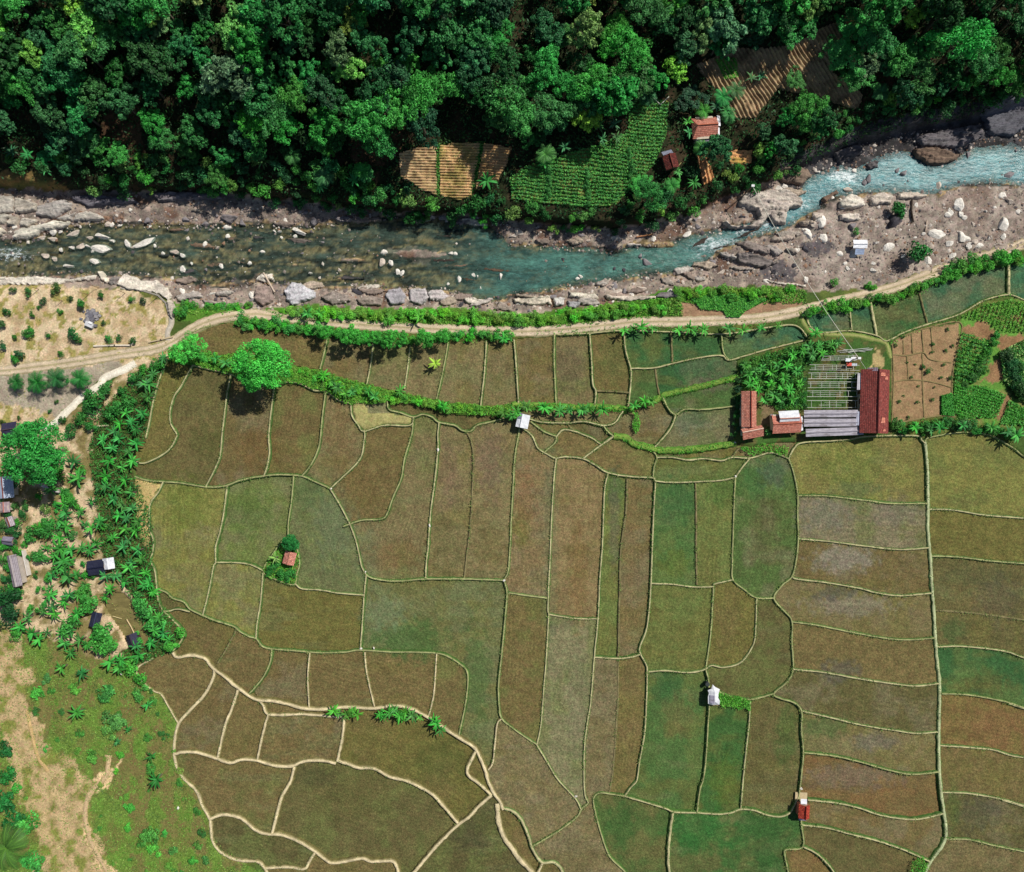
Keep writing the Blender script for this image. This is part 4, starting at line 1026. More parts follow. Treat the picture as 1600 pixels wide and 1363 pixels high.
# ---- the forest: one tree after another, none nearer its neighbour than their crowns allow
NO_TREE = [PLOT_PLOUGHED, PLOT_GREEN, PLOT_HILL, PLOT_STRIP, PLOT_TAN]
CLEAR = [(1105,197,30),(1048,247,26),(180,205,30),(190,235,26),(600,235,34),(1385,120,16),(1370,150,14),(1345,185,18),(700,195,26),(760,185,24),(1330,60,14),(215,170,20),(250,165,22),(1560,190,24),(1480,190,10)]
FT = {  # tint, how it reads
 'dark': ((36, 82, 44), 'dark green broadleaf forest tree'), 'mid': ((46, 108, 54), 'mid green broadleaf forest tree'),
 'bright': ((58, 132, 58), 'bright green feathery forest tree'), 'yel': ((104, 148, 66), 'yellowish green forest tree'), 'grey': ((84, 118, 74), 'greyish green small-leaved forest tree')}
def plant_forest():
    placed = []
    r0 = random.Random(5)
    hand = [(1322,78,30,'bright'),(1345,115,26,'bright'),(1247,118,17,'bright'),(1268,160,26,'bright'),(1255,185,20,'bright'),(1018,300,26,'bright'),(1000,285,16,'bright'),(1122,228,22,'mid'),(1165,100,0,'mid'),
            (560,175,38,'bright'),(600,160,32,'bright'),(650,140,34,'bright'),(690,125,28,'bright'),(585,205,28,'bright'),(425,165,32,'bright'),(440,190,26,'bright'),(500,180,30,'bright'),(800,155,34,'bright'),(850,165,32,'bright'),(930,120,34,'bright'),(920,150,26,'mid'),(780,180,24,'bright'),(885,130,26,'bright'),
            (1450,105,30,'bright'),(1420,85,24,'bright'),(1535,40,38,'bright'),(1550,80,30,'bright'),(1380,40,30,'bright'),(1340,25,26,'bright'),(520,65,24,'grey'),(545,100,22,'yel'),(110,60,34,'bright'),(120,30,28,'yel'),(40,75,22,'yel'),(45,115,26,'mid'),(25,125,24,'bright'),(130,135,28,'mid'),(180,150,26,'mid'),
            (130,215,22,'bright'),(145,225,18,'mid'),(180,240,18,'bright'),(230,185,22,'bright'),(250,215,20,'bright'),(285,225,18,'bright'),(335,272,18,'bright'),(345,285,12,'bright'),(95,258,14,'mid'),(65,245,14,'mid'),(380,60,30,'mid'),(350,105,34,'grey'),(320,150,28,'mid'),(360,35,30,'yel'),(390,180,26,'bright'),(1400,90,22,'mid'),(1125,60,22,'mid'),(1075,70,24,'mid'),(1100,40,24,'grey'),(1060,100,20,'yel')]
    for x, y, r, k in hand:
        if r: placed.append((x, y, r, k))
    n = 0
    for it in range(60000):
        x = r0.uniform(-60, 1660); y = r0.uniform(-60, 300)
        if y > nb(x) - np.interp(x, [0, 250, 420, 620, 1050, 1250, 1330, 1600], [62, 48, 62, 60, 60, 34, 62, 50]): continue
        g = fbm(np.array([x / 130]), np.array([y / 90]), 61)[0]
        r = r0.choice([15, 18, 21, 24, 28, 32]) if y < 200 else r0.choice([11, 14, 17, 20])
        bad = False
        for P in NO_TREE:
            if inpoly(np.array([x]), np.array([y]), P)[0] or dpoly(np.array([x]), np.array([y]), P)[0] < r * (.85 if y < 160 or P is PLOT_HILL else .95): bad = True; break
        if bad: continue
        for a, b, c in CLEAR:
            if math.hypot(x - a, y - b) < c + r * .6: bad = True; break
        if bad: continue
        for q in placed:
            if math.hypot(x - q[0], y - q[1]) < (r + q[2]) * .51: bad = True; break
        if bad: continue
        u = r0.random()
        k = 'bright' if g > .58 and u < .6 else ('yel' if g > .52 and u > .9 else ('grey' if u > .93 else ('mid' if u < .55 else 'dark')))
        placed.append((x, y, r, k)); n += 1
        if len(placed) >= 296: break
    for x, y, r, k in placed:
        tint, look = FT[k]
        j = [1 + r0.uniform(-.14, .14) for _ in range(3)]
        t = tuple(c * m for c, m in zip(tint, j))
        lit = any(inpoly(np.array([x - .76 * q]), np.array([y + .65 * q]), P)[0] for q in (20, 40, 60, 80) for P in (PLOT_GREEN, PLOT_HILL, PLOT_PLOUGHED, [(-60, 262), (115, 266), (115, 312), (-60, 314)]))
        tree(x, y, r * S * .92, t, look, 'feather' if k == 'bright' else 'broad', name='forest_tree', group=look + 's', hmul=r0.uniform(.55, .7) if lit else r0.uniform(.95, 1.35))
    return placed
FOREST = plant_forest()
_inforest = lambda x, y: (y < nb(x) - 4) & ~inpoly(x, y, PLOT_PLOUGHED) & ~inpoly(x, y, PLOT_GREEN) & ~inpoly(x, y, PLOT_HILL) & ~inpoly(x, y, PLOT_STRIP) & ~inpoly(x, y, PLOT_TAN) & (np.hypot(x - 1105, y - 197) > 27) & (np.hypot(x - 1048, y - 249) > 19)
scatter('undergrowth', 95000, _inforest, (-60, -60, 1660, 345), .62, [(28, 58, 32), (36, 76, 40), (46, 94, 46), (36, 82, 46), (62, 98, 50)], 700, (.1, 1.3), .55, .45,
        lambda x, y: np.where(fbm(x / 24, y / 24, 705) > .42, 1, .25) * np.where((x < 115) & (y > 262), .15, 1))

# ---- shrubs along the north bank
def bank_shrubs():
    r0 = random.Random(8); L = []
    for it in range(6000):
        x = r0.uniform(0, 1600); d = r0.uniform(-7 if 430 < x < 1040 else 3, 58) if x < 1250 else r0.uniform(24, 70)
        y = float(nb(x)) - d
        if x < 130 and d < 34: continue
        r = r0.choice([6, 7, 8, 10, 12])
        if any(inpoly(np.array([x]), np.array([y]), P)[0] or dpoly(np.array([x]), np.array([y]), P)[0] < r * .7 for P in NO_TREE): continue
        if math.hypot(x - 1105, y - 197) < 30 or math.hypot(x - 1048, y - 249) < 24 or math.hypot(x - 188, y - 235) < 20: continue
        if any(math.hypot(x - a, y - b) < (r + c) * .75 for a, b, c in L): continue
        if any(math.hypot(x - f[0], y - f[1]) < f[2] * .7 for f in FOREST): continue
        L.append((x, y, r))
        if len(L) >= 185: break
    for x, y, r in L:
        u = r0.random()
        t, look = (((40, 98, 52), 'dark green far-bank bush') if u < .5 else ((66, 140, 60), 'bright green far-bank bush') if u < .8 else ((92, 140, 70), 'pale green far-bank bush'))
        bush(x, y, r * S * 1.1, tuple(c * r0.uniform(.88, 1.12) for c in t), look, look + 'es', name='bank_bush', flat=1.2)
bank_shrubs()
for x, y, s in [(760,281,1.35),(882,230,1.0),(852,240,1.0),(960,192,1.1),(935,195,1.0),(1012,147,1.0),(942,217,.9),(1097,230,.9),(963,215,.8),(925,190,.8),(840,218,.8),(850,255,.9),(1060,268,.9),(1085,285,1.0),(1050,290,.8),(610,232,1.0),(410,250,1.1),(505,272,1.1),(552,280,1.2),(565,265,.9),(430,258,.9),(500,290,1.0),(570,270,.9),(455,240,.9),(15,235,1.0),(40,240,1.0),(70,265,.9),(1300,195,.9),(1380,140,.9),(975,170,.9),(1150,140,.9),(1120,165,1.0),(1135,170,.9),(1140,178,.8),(1100,172,.8),(1130,150,.9),(1078,205,.9),(1075,190,.8),(1175,120,.9),(1190,118,.8)]:
    banana(x, y, s * .95, tuple(c * RND.uniform(.85, 1.15) for c in (64, 132, 86)), 'blue-green palm-like plant', 'palm-like plants on the forest slope', 'palm' if RND.random() < .35 else 'banana')

# ---- hedges and banks south of the river
def hedge(pts, n, spread, rr, tint, look, group, seed, name='hedge_bush'):
    P = spline(pts, 1.0); r0 = random.Random(seed)
    for i in range(n):
        p = P[int((i + r0.random()) / n * (len(P) - 1))]
        x, y = p[0] + r0.uniform(-3, 3), p[1] + r0.uniform(-spread, spread)
        t = tuple(c * r0.uniform(.85, 1.15) for c in tint)
        bush(x, y, r0.uniform(*rr) * S, t, look, group, name=name, flat=1.05)
GB = (92, 168, 62)
hedge([(285,485),(300,478)], 4, 6, (8, 11), (60, 130, 56), 'round green bush where sand meets road', 'bushes at the sand lot corner', 1)
hedge([(318,481),(350,480),(395,477)], 10, 2, (5, 8), (74, 150, 58), 'low bush between road and river', 'bushes between road and river slab', 2)
hedge([(440,488),(500,490),(560,490),(610,495),(680,492),(740,496),(800,497),(860,494),(920,489),(980,484),(1040,476)], 82, 7, (5, 9), GB, 'low riverside verge bush', 'bushes on the river side verge', 3, 'verge_bush')
hedge([(1060,458),(1120,456),(1180,462),(1240,455)], 26, 5, (5, 9), (88, 160, 56), 'low bush above the road plot', 'bushes above the bare road plot', 4, 'verge_bush')
hedge([(365,501),(400,505),(440,508),(490,514),(530,522),(570,526),(620,530),(680,528),(740,524),(800,524)], 84, 6, (5, 9.5), (66, 152, 62), 'dense bright bush along the road', 'bushes between road and paddies', 5)
hedge([(1255,490),(1300,480),(1350,473),(1400,462),(1450,440),(1500,425),(1550,410),(1600,405)], 60, 5, (5, 9), (74, 148, 60), 'green bush between road and teal paddies', 'bushes above the teal paddies', 6)
hedge([(1480,422),(1520,408),(1560,402),(1590,398)], 10, 5, (8, 13), (66, 142, 60), 'big round bush beside the road bend', 'big bushes beside the road bend', 7)
hedge([(1398,668),(1440,668),(1490,663),(1540,670),(1590,678)], 34, 5, (5, 9), (60, 128, 58), 'bush under the garden plots', 'bushes under the garden plots', 8)
hedge([(1575,560),(1592,590),(1600,625)], 14, 10, (7, 11), (46, 100, 52), 'dark leafy bush in the corner plot', 'bushes of the corner plot', 9)
hedge([(1560,520),(1548,545),(1530,580),(1515,592)], 12, 6, (5, 8), (58, 124, 52), 'bush between bare garden plots', 'bushes between bare garden plots', 10)
hedge([(310,556),(335,558)], 6, 3, (6, 9), (80, 156, 60), 'bush under the feathery tree', 'bushes beneath the feathery tree', 11)
hedge([(440,577),(480,588),(520,602),(560,612),(600,622),(650,628),(700,636),(760,642)], 40, 5, (4, 6.5), (92, 166, 62), 'grassy bank bush', 'bushes on the grassy bank', 12)
hedge([(1153,590),(1152,640),(1150,680)], 12, 3, (4, 6), (44, 96, 52), 'dark hedge bush beside the orange house', 'hedge beside the orange house', 13)
hedge([(1244,560),(1256,600),(1255,640)], 12, 4, (4, 6), (50, 112, 52), 'hedge bush beside the drying yard', 'hedge beside the drying yard', 14)
inb = lambda P: (lambda x, y: inpoly(x, y, P))
scatter('verge_grass', 70000, lambda x, y: ((y > sb(x) + 1) & (y < np.interp(x, [270, 400, 600, 850, 1000, 1250, 1600], [492, 487, 505, 511, 497, 480, 376])) & (x > 272) & (x < 1260)) & ~((x > 1066) & (y > 474)), (272, 440, 1260, 515), .42, [(84, 150, 48), (110, 166, 58), (66, 130, 44), (120, 160, 70)], 710, (.05, .35))
scatter('bank_grass', 60000, lambda x, y: inpoly(x, y, HEDGE), (255, 545, 805, 660), .40, [(84, 152, 50), (112, 170, 60), (66, 134, 46)], 720, (.3, .75))
scatter('verge_grass', 45000, lambda x, y: (dpoly(x, y, [(360,501),(400,506),(480,513),(560,527),(640,531),(800,525)], False) < 8) | (dpoly(x, y, [(840,521),(960,513),(1050,511),(1160,508),(1250,500)], False) < 4) | (dpoly(x, y, [(1255,488),(1350,474),(1420,458),(1500,425),(1600,402)], False) < 8) | (dpoly(x, y, [(1390,535),(1412,524),(1440,513),(1497,496),(1540,474),(1576,464)], False) < 4) | (dpoly(x, y, [(1395,667),(1490,660),(1600,672)], False) < 7), (340, 390, 1620, 690), .40, [(70, 148, 50), (96, 164, 58), (58, 124, 46)], 730, (.05, .45))
for _k, (_p, _n) in enumerate([([(975,642),(1000,628),(1035,614),(1070,606),(1110,596),(1153,586),(1153,594),(1110,604),(1070,614),(1035,624),(1000,637),(978,645)], 3400), ([(957,678),(990,689),(1030,699),(1062,700),(1100,697),(1148,688),(1148,695),(1100,705),(1062,708),(1030,708),(990,698)], 2600), ([(798,630),(900,633),(985,637),(985,644),(900,642),(798,640)], 2400),
        ([(1116,1078),(1137,1086),(1172,1092),(1171,1108),(1125,1102),(1117,1094)], 2600), ([(988,642),(998,645),(1000,668),(994,680),(988,672)], 900), ([(1425,1345),(1440,1335),(1450,1350),(1440,1380),(1415,1380)], 1100), (ISLET, 3500), ([(1155,700),(1215,694),(1230,700),(1232,714),(1200,706),(1172,712)], 1500)]):
    _a = np.array(_p)
    scatter('bund_grass', int(_n * 1.6), inb(_p), (_a[:, 0].min() - 2, _a[:, 1].min() - 2, _a[:, 0].max() + 2, _a[:, 1].max() + 2), .36, [(84, 158, 54), (104, 172, 62), (66, 138, 48)], 740 + _k, (.15, .6))

# ---- banana rows
BT = (72, 152, 72)
def bananas(L, look, group, tint=BT, s=1.0, kind='banana'):
    for q in L:
        banana(q[0], q[1], s * (q[2] if len(q) > 2 else RND.uniform(.85, 1.05)), tuple(c * RND.uniform(.86, 1.14) for c in tint), look, group, kind)
bananas([(975,517),(1002,511),(1060,516),(1077,512),(1100,515),(1139,512),(1161,516),(787,530),(480,490),(500,490),(497,517),(655,495),(990,514,.7),(1085,518,.7),(1190,513,.7),(1275,520,1.0),(1215,510,.7),(1020,513,.7),(560,528,.8),(595,531,.8)], 'banana plant on the road verge', 'banana plants on the road verge')
bananas([(505,587),(527,605),(540,615),(585,620),(625,611),(692,635),(787,645),(550,612,.8),(575,612,.8),(520,597,.9),(807,644),(822,636),(850,637),(875,642),(910,641),(920,638),(941,639),(800,650,.9),(815,652,.7),(991,634),(1007,627),(1017,627,.8),(860,640,.7),(890,641,.7)], 'banana plant on the grassy bank', 'banana plants on the grassy bank')
bananas([(521,1112),(541,1117),(558,1117),(594,1117),(609,1114),(624,1119),(634,1114),(644,1118),(682,1131),(689,1141),(550,1111,.8),(530,1116,.8),(616,1109,.9),(630,1122,.8),(655,1121,.7),(678,1125,.8),(601,1119,.8)], 'banana plant on the paddy path', 'banana plants on the paddy path')
bananas([(1545,1377,.7)], 'x', 'x') if False else None
bananas([(255,560),(337,560),(352,567),(232,600),(231,620),(222,647),(187,662),(212,670),(160,687),(185,685),(212,692),(190,730),(195,750),(177,780),(205,770),(197,810),(195,827),(192,855),(205,880),(220,875),(227,895),(172,920),(200,887),(165,900),(225,600),(238,585),(205,660),(175,700),(170,720),(200,705),(165,745),(180,765),(190,790),(210,830),(175,840),(215,860),(232,910),(238,925),(225,915),(180,900),(240,985),(255,990),(262,1000),(248,965),(212,1010),(235,1005),(210,900),(195,910),(205,795),(185,805),(178,675),(196,645),(206,720),(165,760),(215,815),(200,845)],
        'banana plant in the paddy-side belt', 'banana plants in the belt beside the paddies', (62, 142, 78))
bananas([(122,747,1.1),(115,722),(92,857,1.1),(97,877,1.1),(90,887),(105,902,1.1),(95,815),(102,802),(92,840),(107,930),(50,990),(42,965),(95,1044),(128,1052),(188,1032),(171,1035),(216,1025),(85,870),(110,860),(140,860),(155,815),(125,800,.8),(132,820,.7),(150,850,.8),(85,960),(78,930),(80,900,.8),(30,980),(60,1000,.9),(120,960,.9),(100,940),(125,1000,.9),(100,1005),(110,985),(150,1010,.9),(185,1045,.9),(110,1020,.8),(60,870,.8)],
        'banana plant in the sandy orchard', 'banana plants in the sandy orchard', (60, 140, 72), 1.15)
_r = random.Random(21)
_g = []
while len(_g) < 34:
    _x, _y = _r.uniform(60, 165), _r.uniform(715, 1010)
    if all(math.hypot(_x - a, _y - b) > 13 for a, b in _g) and math.hypot(_x - 157, _y - 885) > 26 and math.hypot(_x - 148, _y - 969) > 18: _g.append((_x, _y))
bananas([(a, b, _r.uniform(.6, 1.1)) for a, b in _g], 'banana plant in the sandy orchard', 'banana plants in the sandy orchard', (58, 132, 66))
bananas([(119,1114,1.1),(244,1219,1.2),(236,1182,.8),(230,1102,.8),(183,1160,.6),(200,1140,.6)], 'banana plant in the rough meadow', 'banana plants in the rough meadow', (56, 134, 72))
bananas([(25,597),(57,597,1.1),(87,591,1.1),(124,592,1.1)], 'star-shaped young palm in the grey yard', 'star-shaped palms in the grey yard', (40, 108, 62), .95, 'palm')
bananas([(1190,575),(1215,570),(1240,555),(1180,595),(1205,600),(1225,590),(1170,585),(1195,625),(1220,625),(1185,610),(1235,610),(1172,600),(1230,572),(1255,548),(1280,542),(1300,540),(1270,555),(1265,540),(1205,582),(1245,580),(1250,600),(1222,606),(1180,580),(1210,617),(1238,625),(1200,676,.6),(1165,572),(1285,553),(1310,535)], 'banana plant in the walled house garden', 'banana plants in the house garden', (66, 148, 70), .85)
bananas([(1505,665),(1470,668),(1430,668),(1590,680,1.2),(1575,676),(1455,672,.8),(1550,668)], 'banana plant in the hedge under the gardens', 'banana plants under the gardens', (60, 138, 72))
banana(680, 568, .95, (160, 192, 80), 'yellow-green banana plant standing alone in a brown paddy', None, where='')
banana(8, 1327, 2.0, (74, 116, 62), 'big feather palm with browning fronds at the meadow edge', None, 'palm', where='')
banana(430, 872, .9, (120, 160, 100), 'pale palm on the paddy islet beside its hut', None, where='')

# ---- single trees
tree(405, 568, 6.2, (66, 164, 62), 'big bright feathery tree standing between top paddies', 'big', name='shade_tree', where='')
tree(293, 545, 3.4, (72, 168, 66), 'smaller feathery tree where the road meets the paddies', 'feather', name='shade_tree', where='')
tree(43, 706, 7.6, (46, 130, 54), 'huge round tree shading the settlement edge', 'big', name='shade_tree', where='')
tree(453, 849, 2.1, (36, 112, 52), 'small round dark tree on the paddy islet', 'big', name='islet_tree', where='')
for x, y, r in [(540,524,2.0),(556,527,1.7),(585,528,1.8),(607,530,2.1),(628,530,1.6),(665,528,1.8),(690,527,1.5),(505,517,1.7)]:
    tree(x, y, r, (70, 156, 62), 'small roadside tree above the top paddies', 'feather', name='roadside_tree', group='roadside trees', hmul=1.75)
for x, y, r in [(425,888,8),(440,895,10),(455,898,8),(433,880,7),(420,895,6),(448,903,7)]:
    bush(x, y, r * S, (50, 124, 56), 'bush on the paddy islet', 'bushes on the paddy islet')
for x, y, r, t in [(226,953,14,(64,148,70)),(238,972,13,(64,148,70)),(216,938,9,(64,148,70)),(246,985,9,(64,148,70)),(160,985,17,(58,138,60)),(165,1012,17,(62,142,60)),(112,978,15,(56,134,58)),(140,945,14,(56,134,58)),(133,925,10,(60,136,56)),(105,770,9,(52,128,56)),(68,830,13,(48,118,52)),(50,835,11,(48,118,52)),(80,822,13,(50,122,54)),(60,868,12,(50,120,54)),(110,780,12,(60,142,58)),(75,905,7,(62,140,56)),(25,990,10,(62,140,56)),(10,935,22,(28,78,42)),(15,960,16,(26,70,40)),(30,928,8,(50,150,56)),(20,850,7,(40,104,50)),(12,885,7,(48,124,52)),(18,905,9,(32,84,44)),(15,805,8,(36,92,46)),(20,828,9,(36,92,46)),(5,855,8,(50,140,54)),(35,805,7,(36,92,46)),(70,795,8,(90,130,66)),(10,1170,12,(30,96,48)),(5,1260,18,(34,110,54)),(20,1285,14,(34,110,54)),(42,1290,16,(60,140,60)),(10,1210,12,(36,112,52)),(50,1350,16,(56,140,64)),(25,1232,8,(60,150,60)),(90,730,8,(60,140,56)),(130,735,7,(70,150,60)),(175,640,14,(48,118,54)),(150,625,16,(46,112,52)),(165,610,12,(46,112,52)),(190,610,8,(46,112,52)),(210,590,9,(46,112,52)),(140,640,12,(44,106,50)),(125,655,10,(50,116,52)),(225,575,8,(60,140,56)),(245,570,10,(56,134,56)),(200,630,10,(50,120,54)),(110,672,9,(44,104,50)),(140,665,9,(46,112,52)),(215,1000,8,(60,148,62)),(265,1010,10,(66,150,58)),(280,990,8,(66,150,58)),(205,1040,12,(66,150,58)),(220,1060,10,(66,150,58))]:
    bush(x, y, r * S * 1.08, t, 'leafy bush among orchard and pond' if y < 1100 else 'leafy bush at the meadow edge', 'orchard bushes' if y < 1100 else 'meadow edge bushes', name='orchard_bush', flat=1.15)
for x, y, r in [(11,487,7),(50,493,6),(95,488,5),(128,476,9),(206,468,6),(224,470,6),(158,460,7),(45,520,9),(24,527,6),(115,523,10),(122,530,9),(170,530,7),(187,528,7),(207,532,6),(30,555,9),(22,563,8),(5,540,7),(95,553,6),(2,505,8),(47,515,7),(105,595,5),(88,628,4),(30,652,5),(78,643,4),(97,655,6),(5,660,5),(162,505,5),(75,524,5),(66,470,8),(45,455,9),(90,450,8),(20,452,8),(110,466,5),(60,480,4)]:
    bush(x, y, r * S * RND.uniform(.7, 1.0), tuple(c * RND.uniform(.75, 1.15) for c in (54, 118, 54)), 'small round bush in the sandy lot', 'bushes in the sandy lot', name='sand_bush', flat=1.3)
for x, y, r in [(165,1085,14),(118,1075,9),(60,1085,10),(180,1125,16),(170,1140,11),(145,1183,11),(190,1180,8),(205,1262,10),(200,1295,8),(235,1310,14),(240,1325,10),(257,1302,6),(300,1345,8),(320,1345,7),(215,1085,12),(235,1200,8),(75,1060,8),(310,1320,7),(270,1330,7),(180,1205,5),(70,1172,5)]:
    bush(x, y, r * S, tuple(c * RND.uniform(.85, 1.15) for c in (72, 146, 62)), 'low spreading bush in the rough meadow', 'bushes in the rough meadow', name='meadow_bush', flat=.7)
for x, y, r in [(3,775,7),(14,770,6),(3,822,8),(28,862,7),(8,905,7),(30,905,6),(10,925,10),(2,870,9),(24,792,6),(28,815,7),(40,790,6),(26,836,6),(2,745,9),(22,755,8),(30,742,7),(38,850,5),(45,870,5),(55,900,5),(60,920,6),(70,945,6),(48,950,7),(90,790,7),(120,790,6),(112,835,7),(130,880,5),(135,900,6),(125,955,6),(145,900,5),(60,775,6),(90,745,7)]:
    bush(x, y, r * S * 1.1, tuple(c * RND.uniform(.8, 1.2) for c in (52, 122, 54)), 'leafy bush among orchard and pond', 'orchard bushes', name='orchard_bush', flat=1.2)
_q = random.Random(31)
_n = 0
while _n < 62:
    _x, _y = _q.uniform(30, 325), _q.uniform(1050, 1370)
    if not inpoly(np.array([_x]), np.array([_y]), MEADOW)[0] or (inpoly(np.array([_x]), np.array([_y]), BARE)[0] and _q.random() < .85): continue
    _n += 1
    bush(_x, _y, _q.uniform(2.5, 7) * S, _q.choice([(60, 122, 52), (84, 140, 58), (50, 104, 50), (104, 138, 66)]), 'low spreading bush in the rough meadow', 'bushes in the rough meadow', name='meadow_bush', flat=.55)
bush(1402, 325, 2.3, (40, 112, 52), 'bush growing on the dark boulder by the pool', None, where='')
bush(1430, 396, 3.2, (38, 108, 52), 'lone round bush on the open river gravel', None, where='', flat=1.1)
bush(1339, 361, .9, (60, 130, 60), 'small shrub on gravel above the river shelter', None, where='')
bush(1305, 441, 1.1, (70, 140, 60), 'small shrub on the gravel slope by the road bend', None, where='')
hedge([(1350,450),(1365,448)], 3, 2, (4, 7), (80, 150, 60), 'low shrub at the gravel edge of the road', 'shrubs at the gravel edge', 40)
scatter('meadow_grass', 70000, lambda x, y: inpoly(x, y, MEADOW), (-40, 950, 420, 1400), .42, [(84, 128, 48), (104, 146, 58), (122, 146, 72), (76, 102, 50)], 750, (.03, .25), .6, .3, lambda x, y: np.where(fbm(x / 22, y / 30, 44) > .56, .3, 1) * np.where(inpoly(x, y, BARE), np.where(dpoly(x, y, BARE) < 9 + 22 * fbm(x / 12, y / 12, 46), .6, .26), 1))
scatter('orchard_undergrowth', 32000, lambda x, y: inpoly(x, y, [(140,700),(160,640),(215,585),(262,560),(240,625),(228,685),(206,716),(211,745),(238,800),(245,930),(286,985),(270,1018),(215,1040),(190,1020),(235,1000),(205,930),(160,860)]), (130, 550, 290, 1050), .5, [(44, 104, 48), (62, 132, 56), (80, 140, 60)], 760, (.1, .9))
scatter('sand_weeds', 16000, lambda x, y: (inpoly(x, y, SAND) | inpoly(x, y, ORCHARD)) & (fbm(x / 12, y / 12, 41) > .55), (-40, 440, 280, 1040), .32, [(120, 140, 70), (84, 134, 58), (150, 150, 84)], 770, (.03, .25))
scatter('yard_undergrowth', 22000, lambda x, y: inpoly(x, y, [(1155,568),(1200,552),(1256,540),(1256,640),(1212,640),(1200,630),(1190,612),(1158,612)]) | inpoly(x, y, [(1258,536),(1320,530),(1300,555),(1258,570)]), (1150, 525, 1330, 645), .5, [(48, 112, 50), (70, 142, 58), (90, 150, 62)], 780, (.1, .8))

# ------------------------------------------------------------------ rock, boulders, gravel
def slab(poly, hh, col, ang, look, group=None, where=None, name='rock_ledge', step=1.5, layer=3.2, rim=2.2, mat=None, zb=None, amp=.5, pits=None):
    """bedrock with layers that break off in steps; ANG the run of the layers in the photo"""
    P = np.asarray(poly, float)
    a, b = P.min(0) - 4, P.max(0) + 4
    xs = np.arange(a[0], b[0], step); ys = np.arange(a[1], b[1], step)
    X, Y = np.meshgrid(xs, ys)
    jx = X + (fbm(X / 5, Y / 5, 21) - .5) * 5; jy = Y + (fbm(X / 5, Y / 5, 22) - .5) * 5
    ins = inpoly(jx, jy, P)
    d = np.where(ins, dpoly(jx, jy, P), -1)
    ca, sa = math.cos(ang), math.sin(ang)
    u = X * ca + Y * sa; v = -X * sa + Y * ca
    q = v / layer + fbm(u / 22, v / 6, 23) * 3.0
    fr = q - np.floor(q)
    lay = hash2(np.floor(q), np.floor(u / 17 + 3 * hash2(np.floor(q), np.floor(q) * 0, 3)), 7)
    prof = sstep(0, rim, d)
    z = hh * prof * (1 - amp + amp * lay) + prof * (fr - .5) * hh * .28 + (fbm(X / 4, Y / 4, 24) - .5) * .25 * hh
    if pits:
        for (x, y, rx, ry) in pits:
            z -= hh * .9 * (1 - sstep(.6, 1.1, np.hypot((X - x) / rx, (Y - y) / ry) + (fbm(X / 6, Y / 6, 25) - .5) * .5))
    z = np.where(ins, z, -1.2)
    c = P.mean(0)
    base = np.maximum(hgt(X, Y), LW - .1)
    z = np.where(ins, z + (.3 if hh > .31 else .02), -1.2)
    keep = ins[:-1, :-1] | ins[1:, :-1] | ins[:-1, 1:] | ins[1:, 1:]
    V = W(X, Y, z, h=base).reshape(-1, 3)
    Fq = grid_faces(len(ys), len(xs))[:, ::-1][keep.ravel()]
    uq, inv = np.unique(Fq, return_inverse=True)
    C = np.minimum(lin(col) * 1.35, .82) * (.8 + .4 * lay.ravel()[uq][:, None]) * (.85 + .3 * fbm(X / 9, Y / 9, 26).ravel()[uq][:, None])
    V = V[uq]
    o = W(c[0], c[1], 0)
    ob_ = ob(name, mk_mesh(name, V - o, inv.reshape(-1, 4), mat or M_ROCK, C, False), loc=tuple(o))
    reg(ob_, look, 'rock', c[0], c[1], group, where)
    return ob_
PALE, GREY, DGREY, TAN_ = (196, 188, 178), (150, 144, 142), (96, 92, 96), (158, 134, 114)
for p, c, l in [([(-40,304),(0,306),(22,307),(22,332),(0,336),(-40,340)], (168,162,154), 'upper grey layered ledge at the river corner'), ([(24,308),(60,318),(58,332),(26,334)], (166,158,148), 'small layered ledge between the upper grey ledges'),
                ([(60,322),(100,312),(114,318),(112,328),(86,342),(58,337)], (160,154,150), 'long split layered ledge under the dry grass'), ([(-40,338),(0,336),(20,335),(8,350),(-40,356)], (172,166,156), 'grey ledge between cracks at the river corner'),
                ([(10,352),(20,338),(32,342),(26,354)], (176,168,156), 'small wedge ledge between two cracks'), ([(32,354),(38,340),(52,342),(64,346),(42,356)], (178,170,160), 'wedge ledge above the long pale slab'),
                ([(22,374),(26,360),(60,352),(84,346),(110,346),(112,352),(96,358),(66,362),(62,370),(40,375)], (196,190,178), 'long pale slab lying at the water edge'), ([(88,342),(118,332),(114,346),(90,344)], (168,160,154), 'grey ledge joining the two long slabs'),
                ([(116,346),(120,334),(140,330),(158,336),(165,342),(150,347)], (180,172,164), 'broad rounded ledge at the end of the layered rocks'), ([(-40,356),(4,356),(12,361),(4,368),(-40,374)], (190,182,168), 'pale slab in the water at the photo edge'),
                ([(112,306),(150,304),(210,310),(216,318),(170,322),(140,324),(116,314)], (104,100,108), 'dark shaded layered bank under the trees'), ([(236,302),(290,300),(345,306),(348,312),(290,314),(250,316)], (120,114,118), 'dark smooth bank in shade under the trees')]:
    slab(p, .9, c, -.22, l, 'layered rock ledges', '', layer=2.6, mat=M_STRATA)
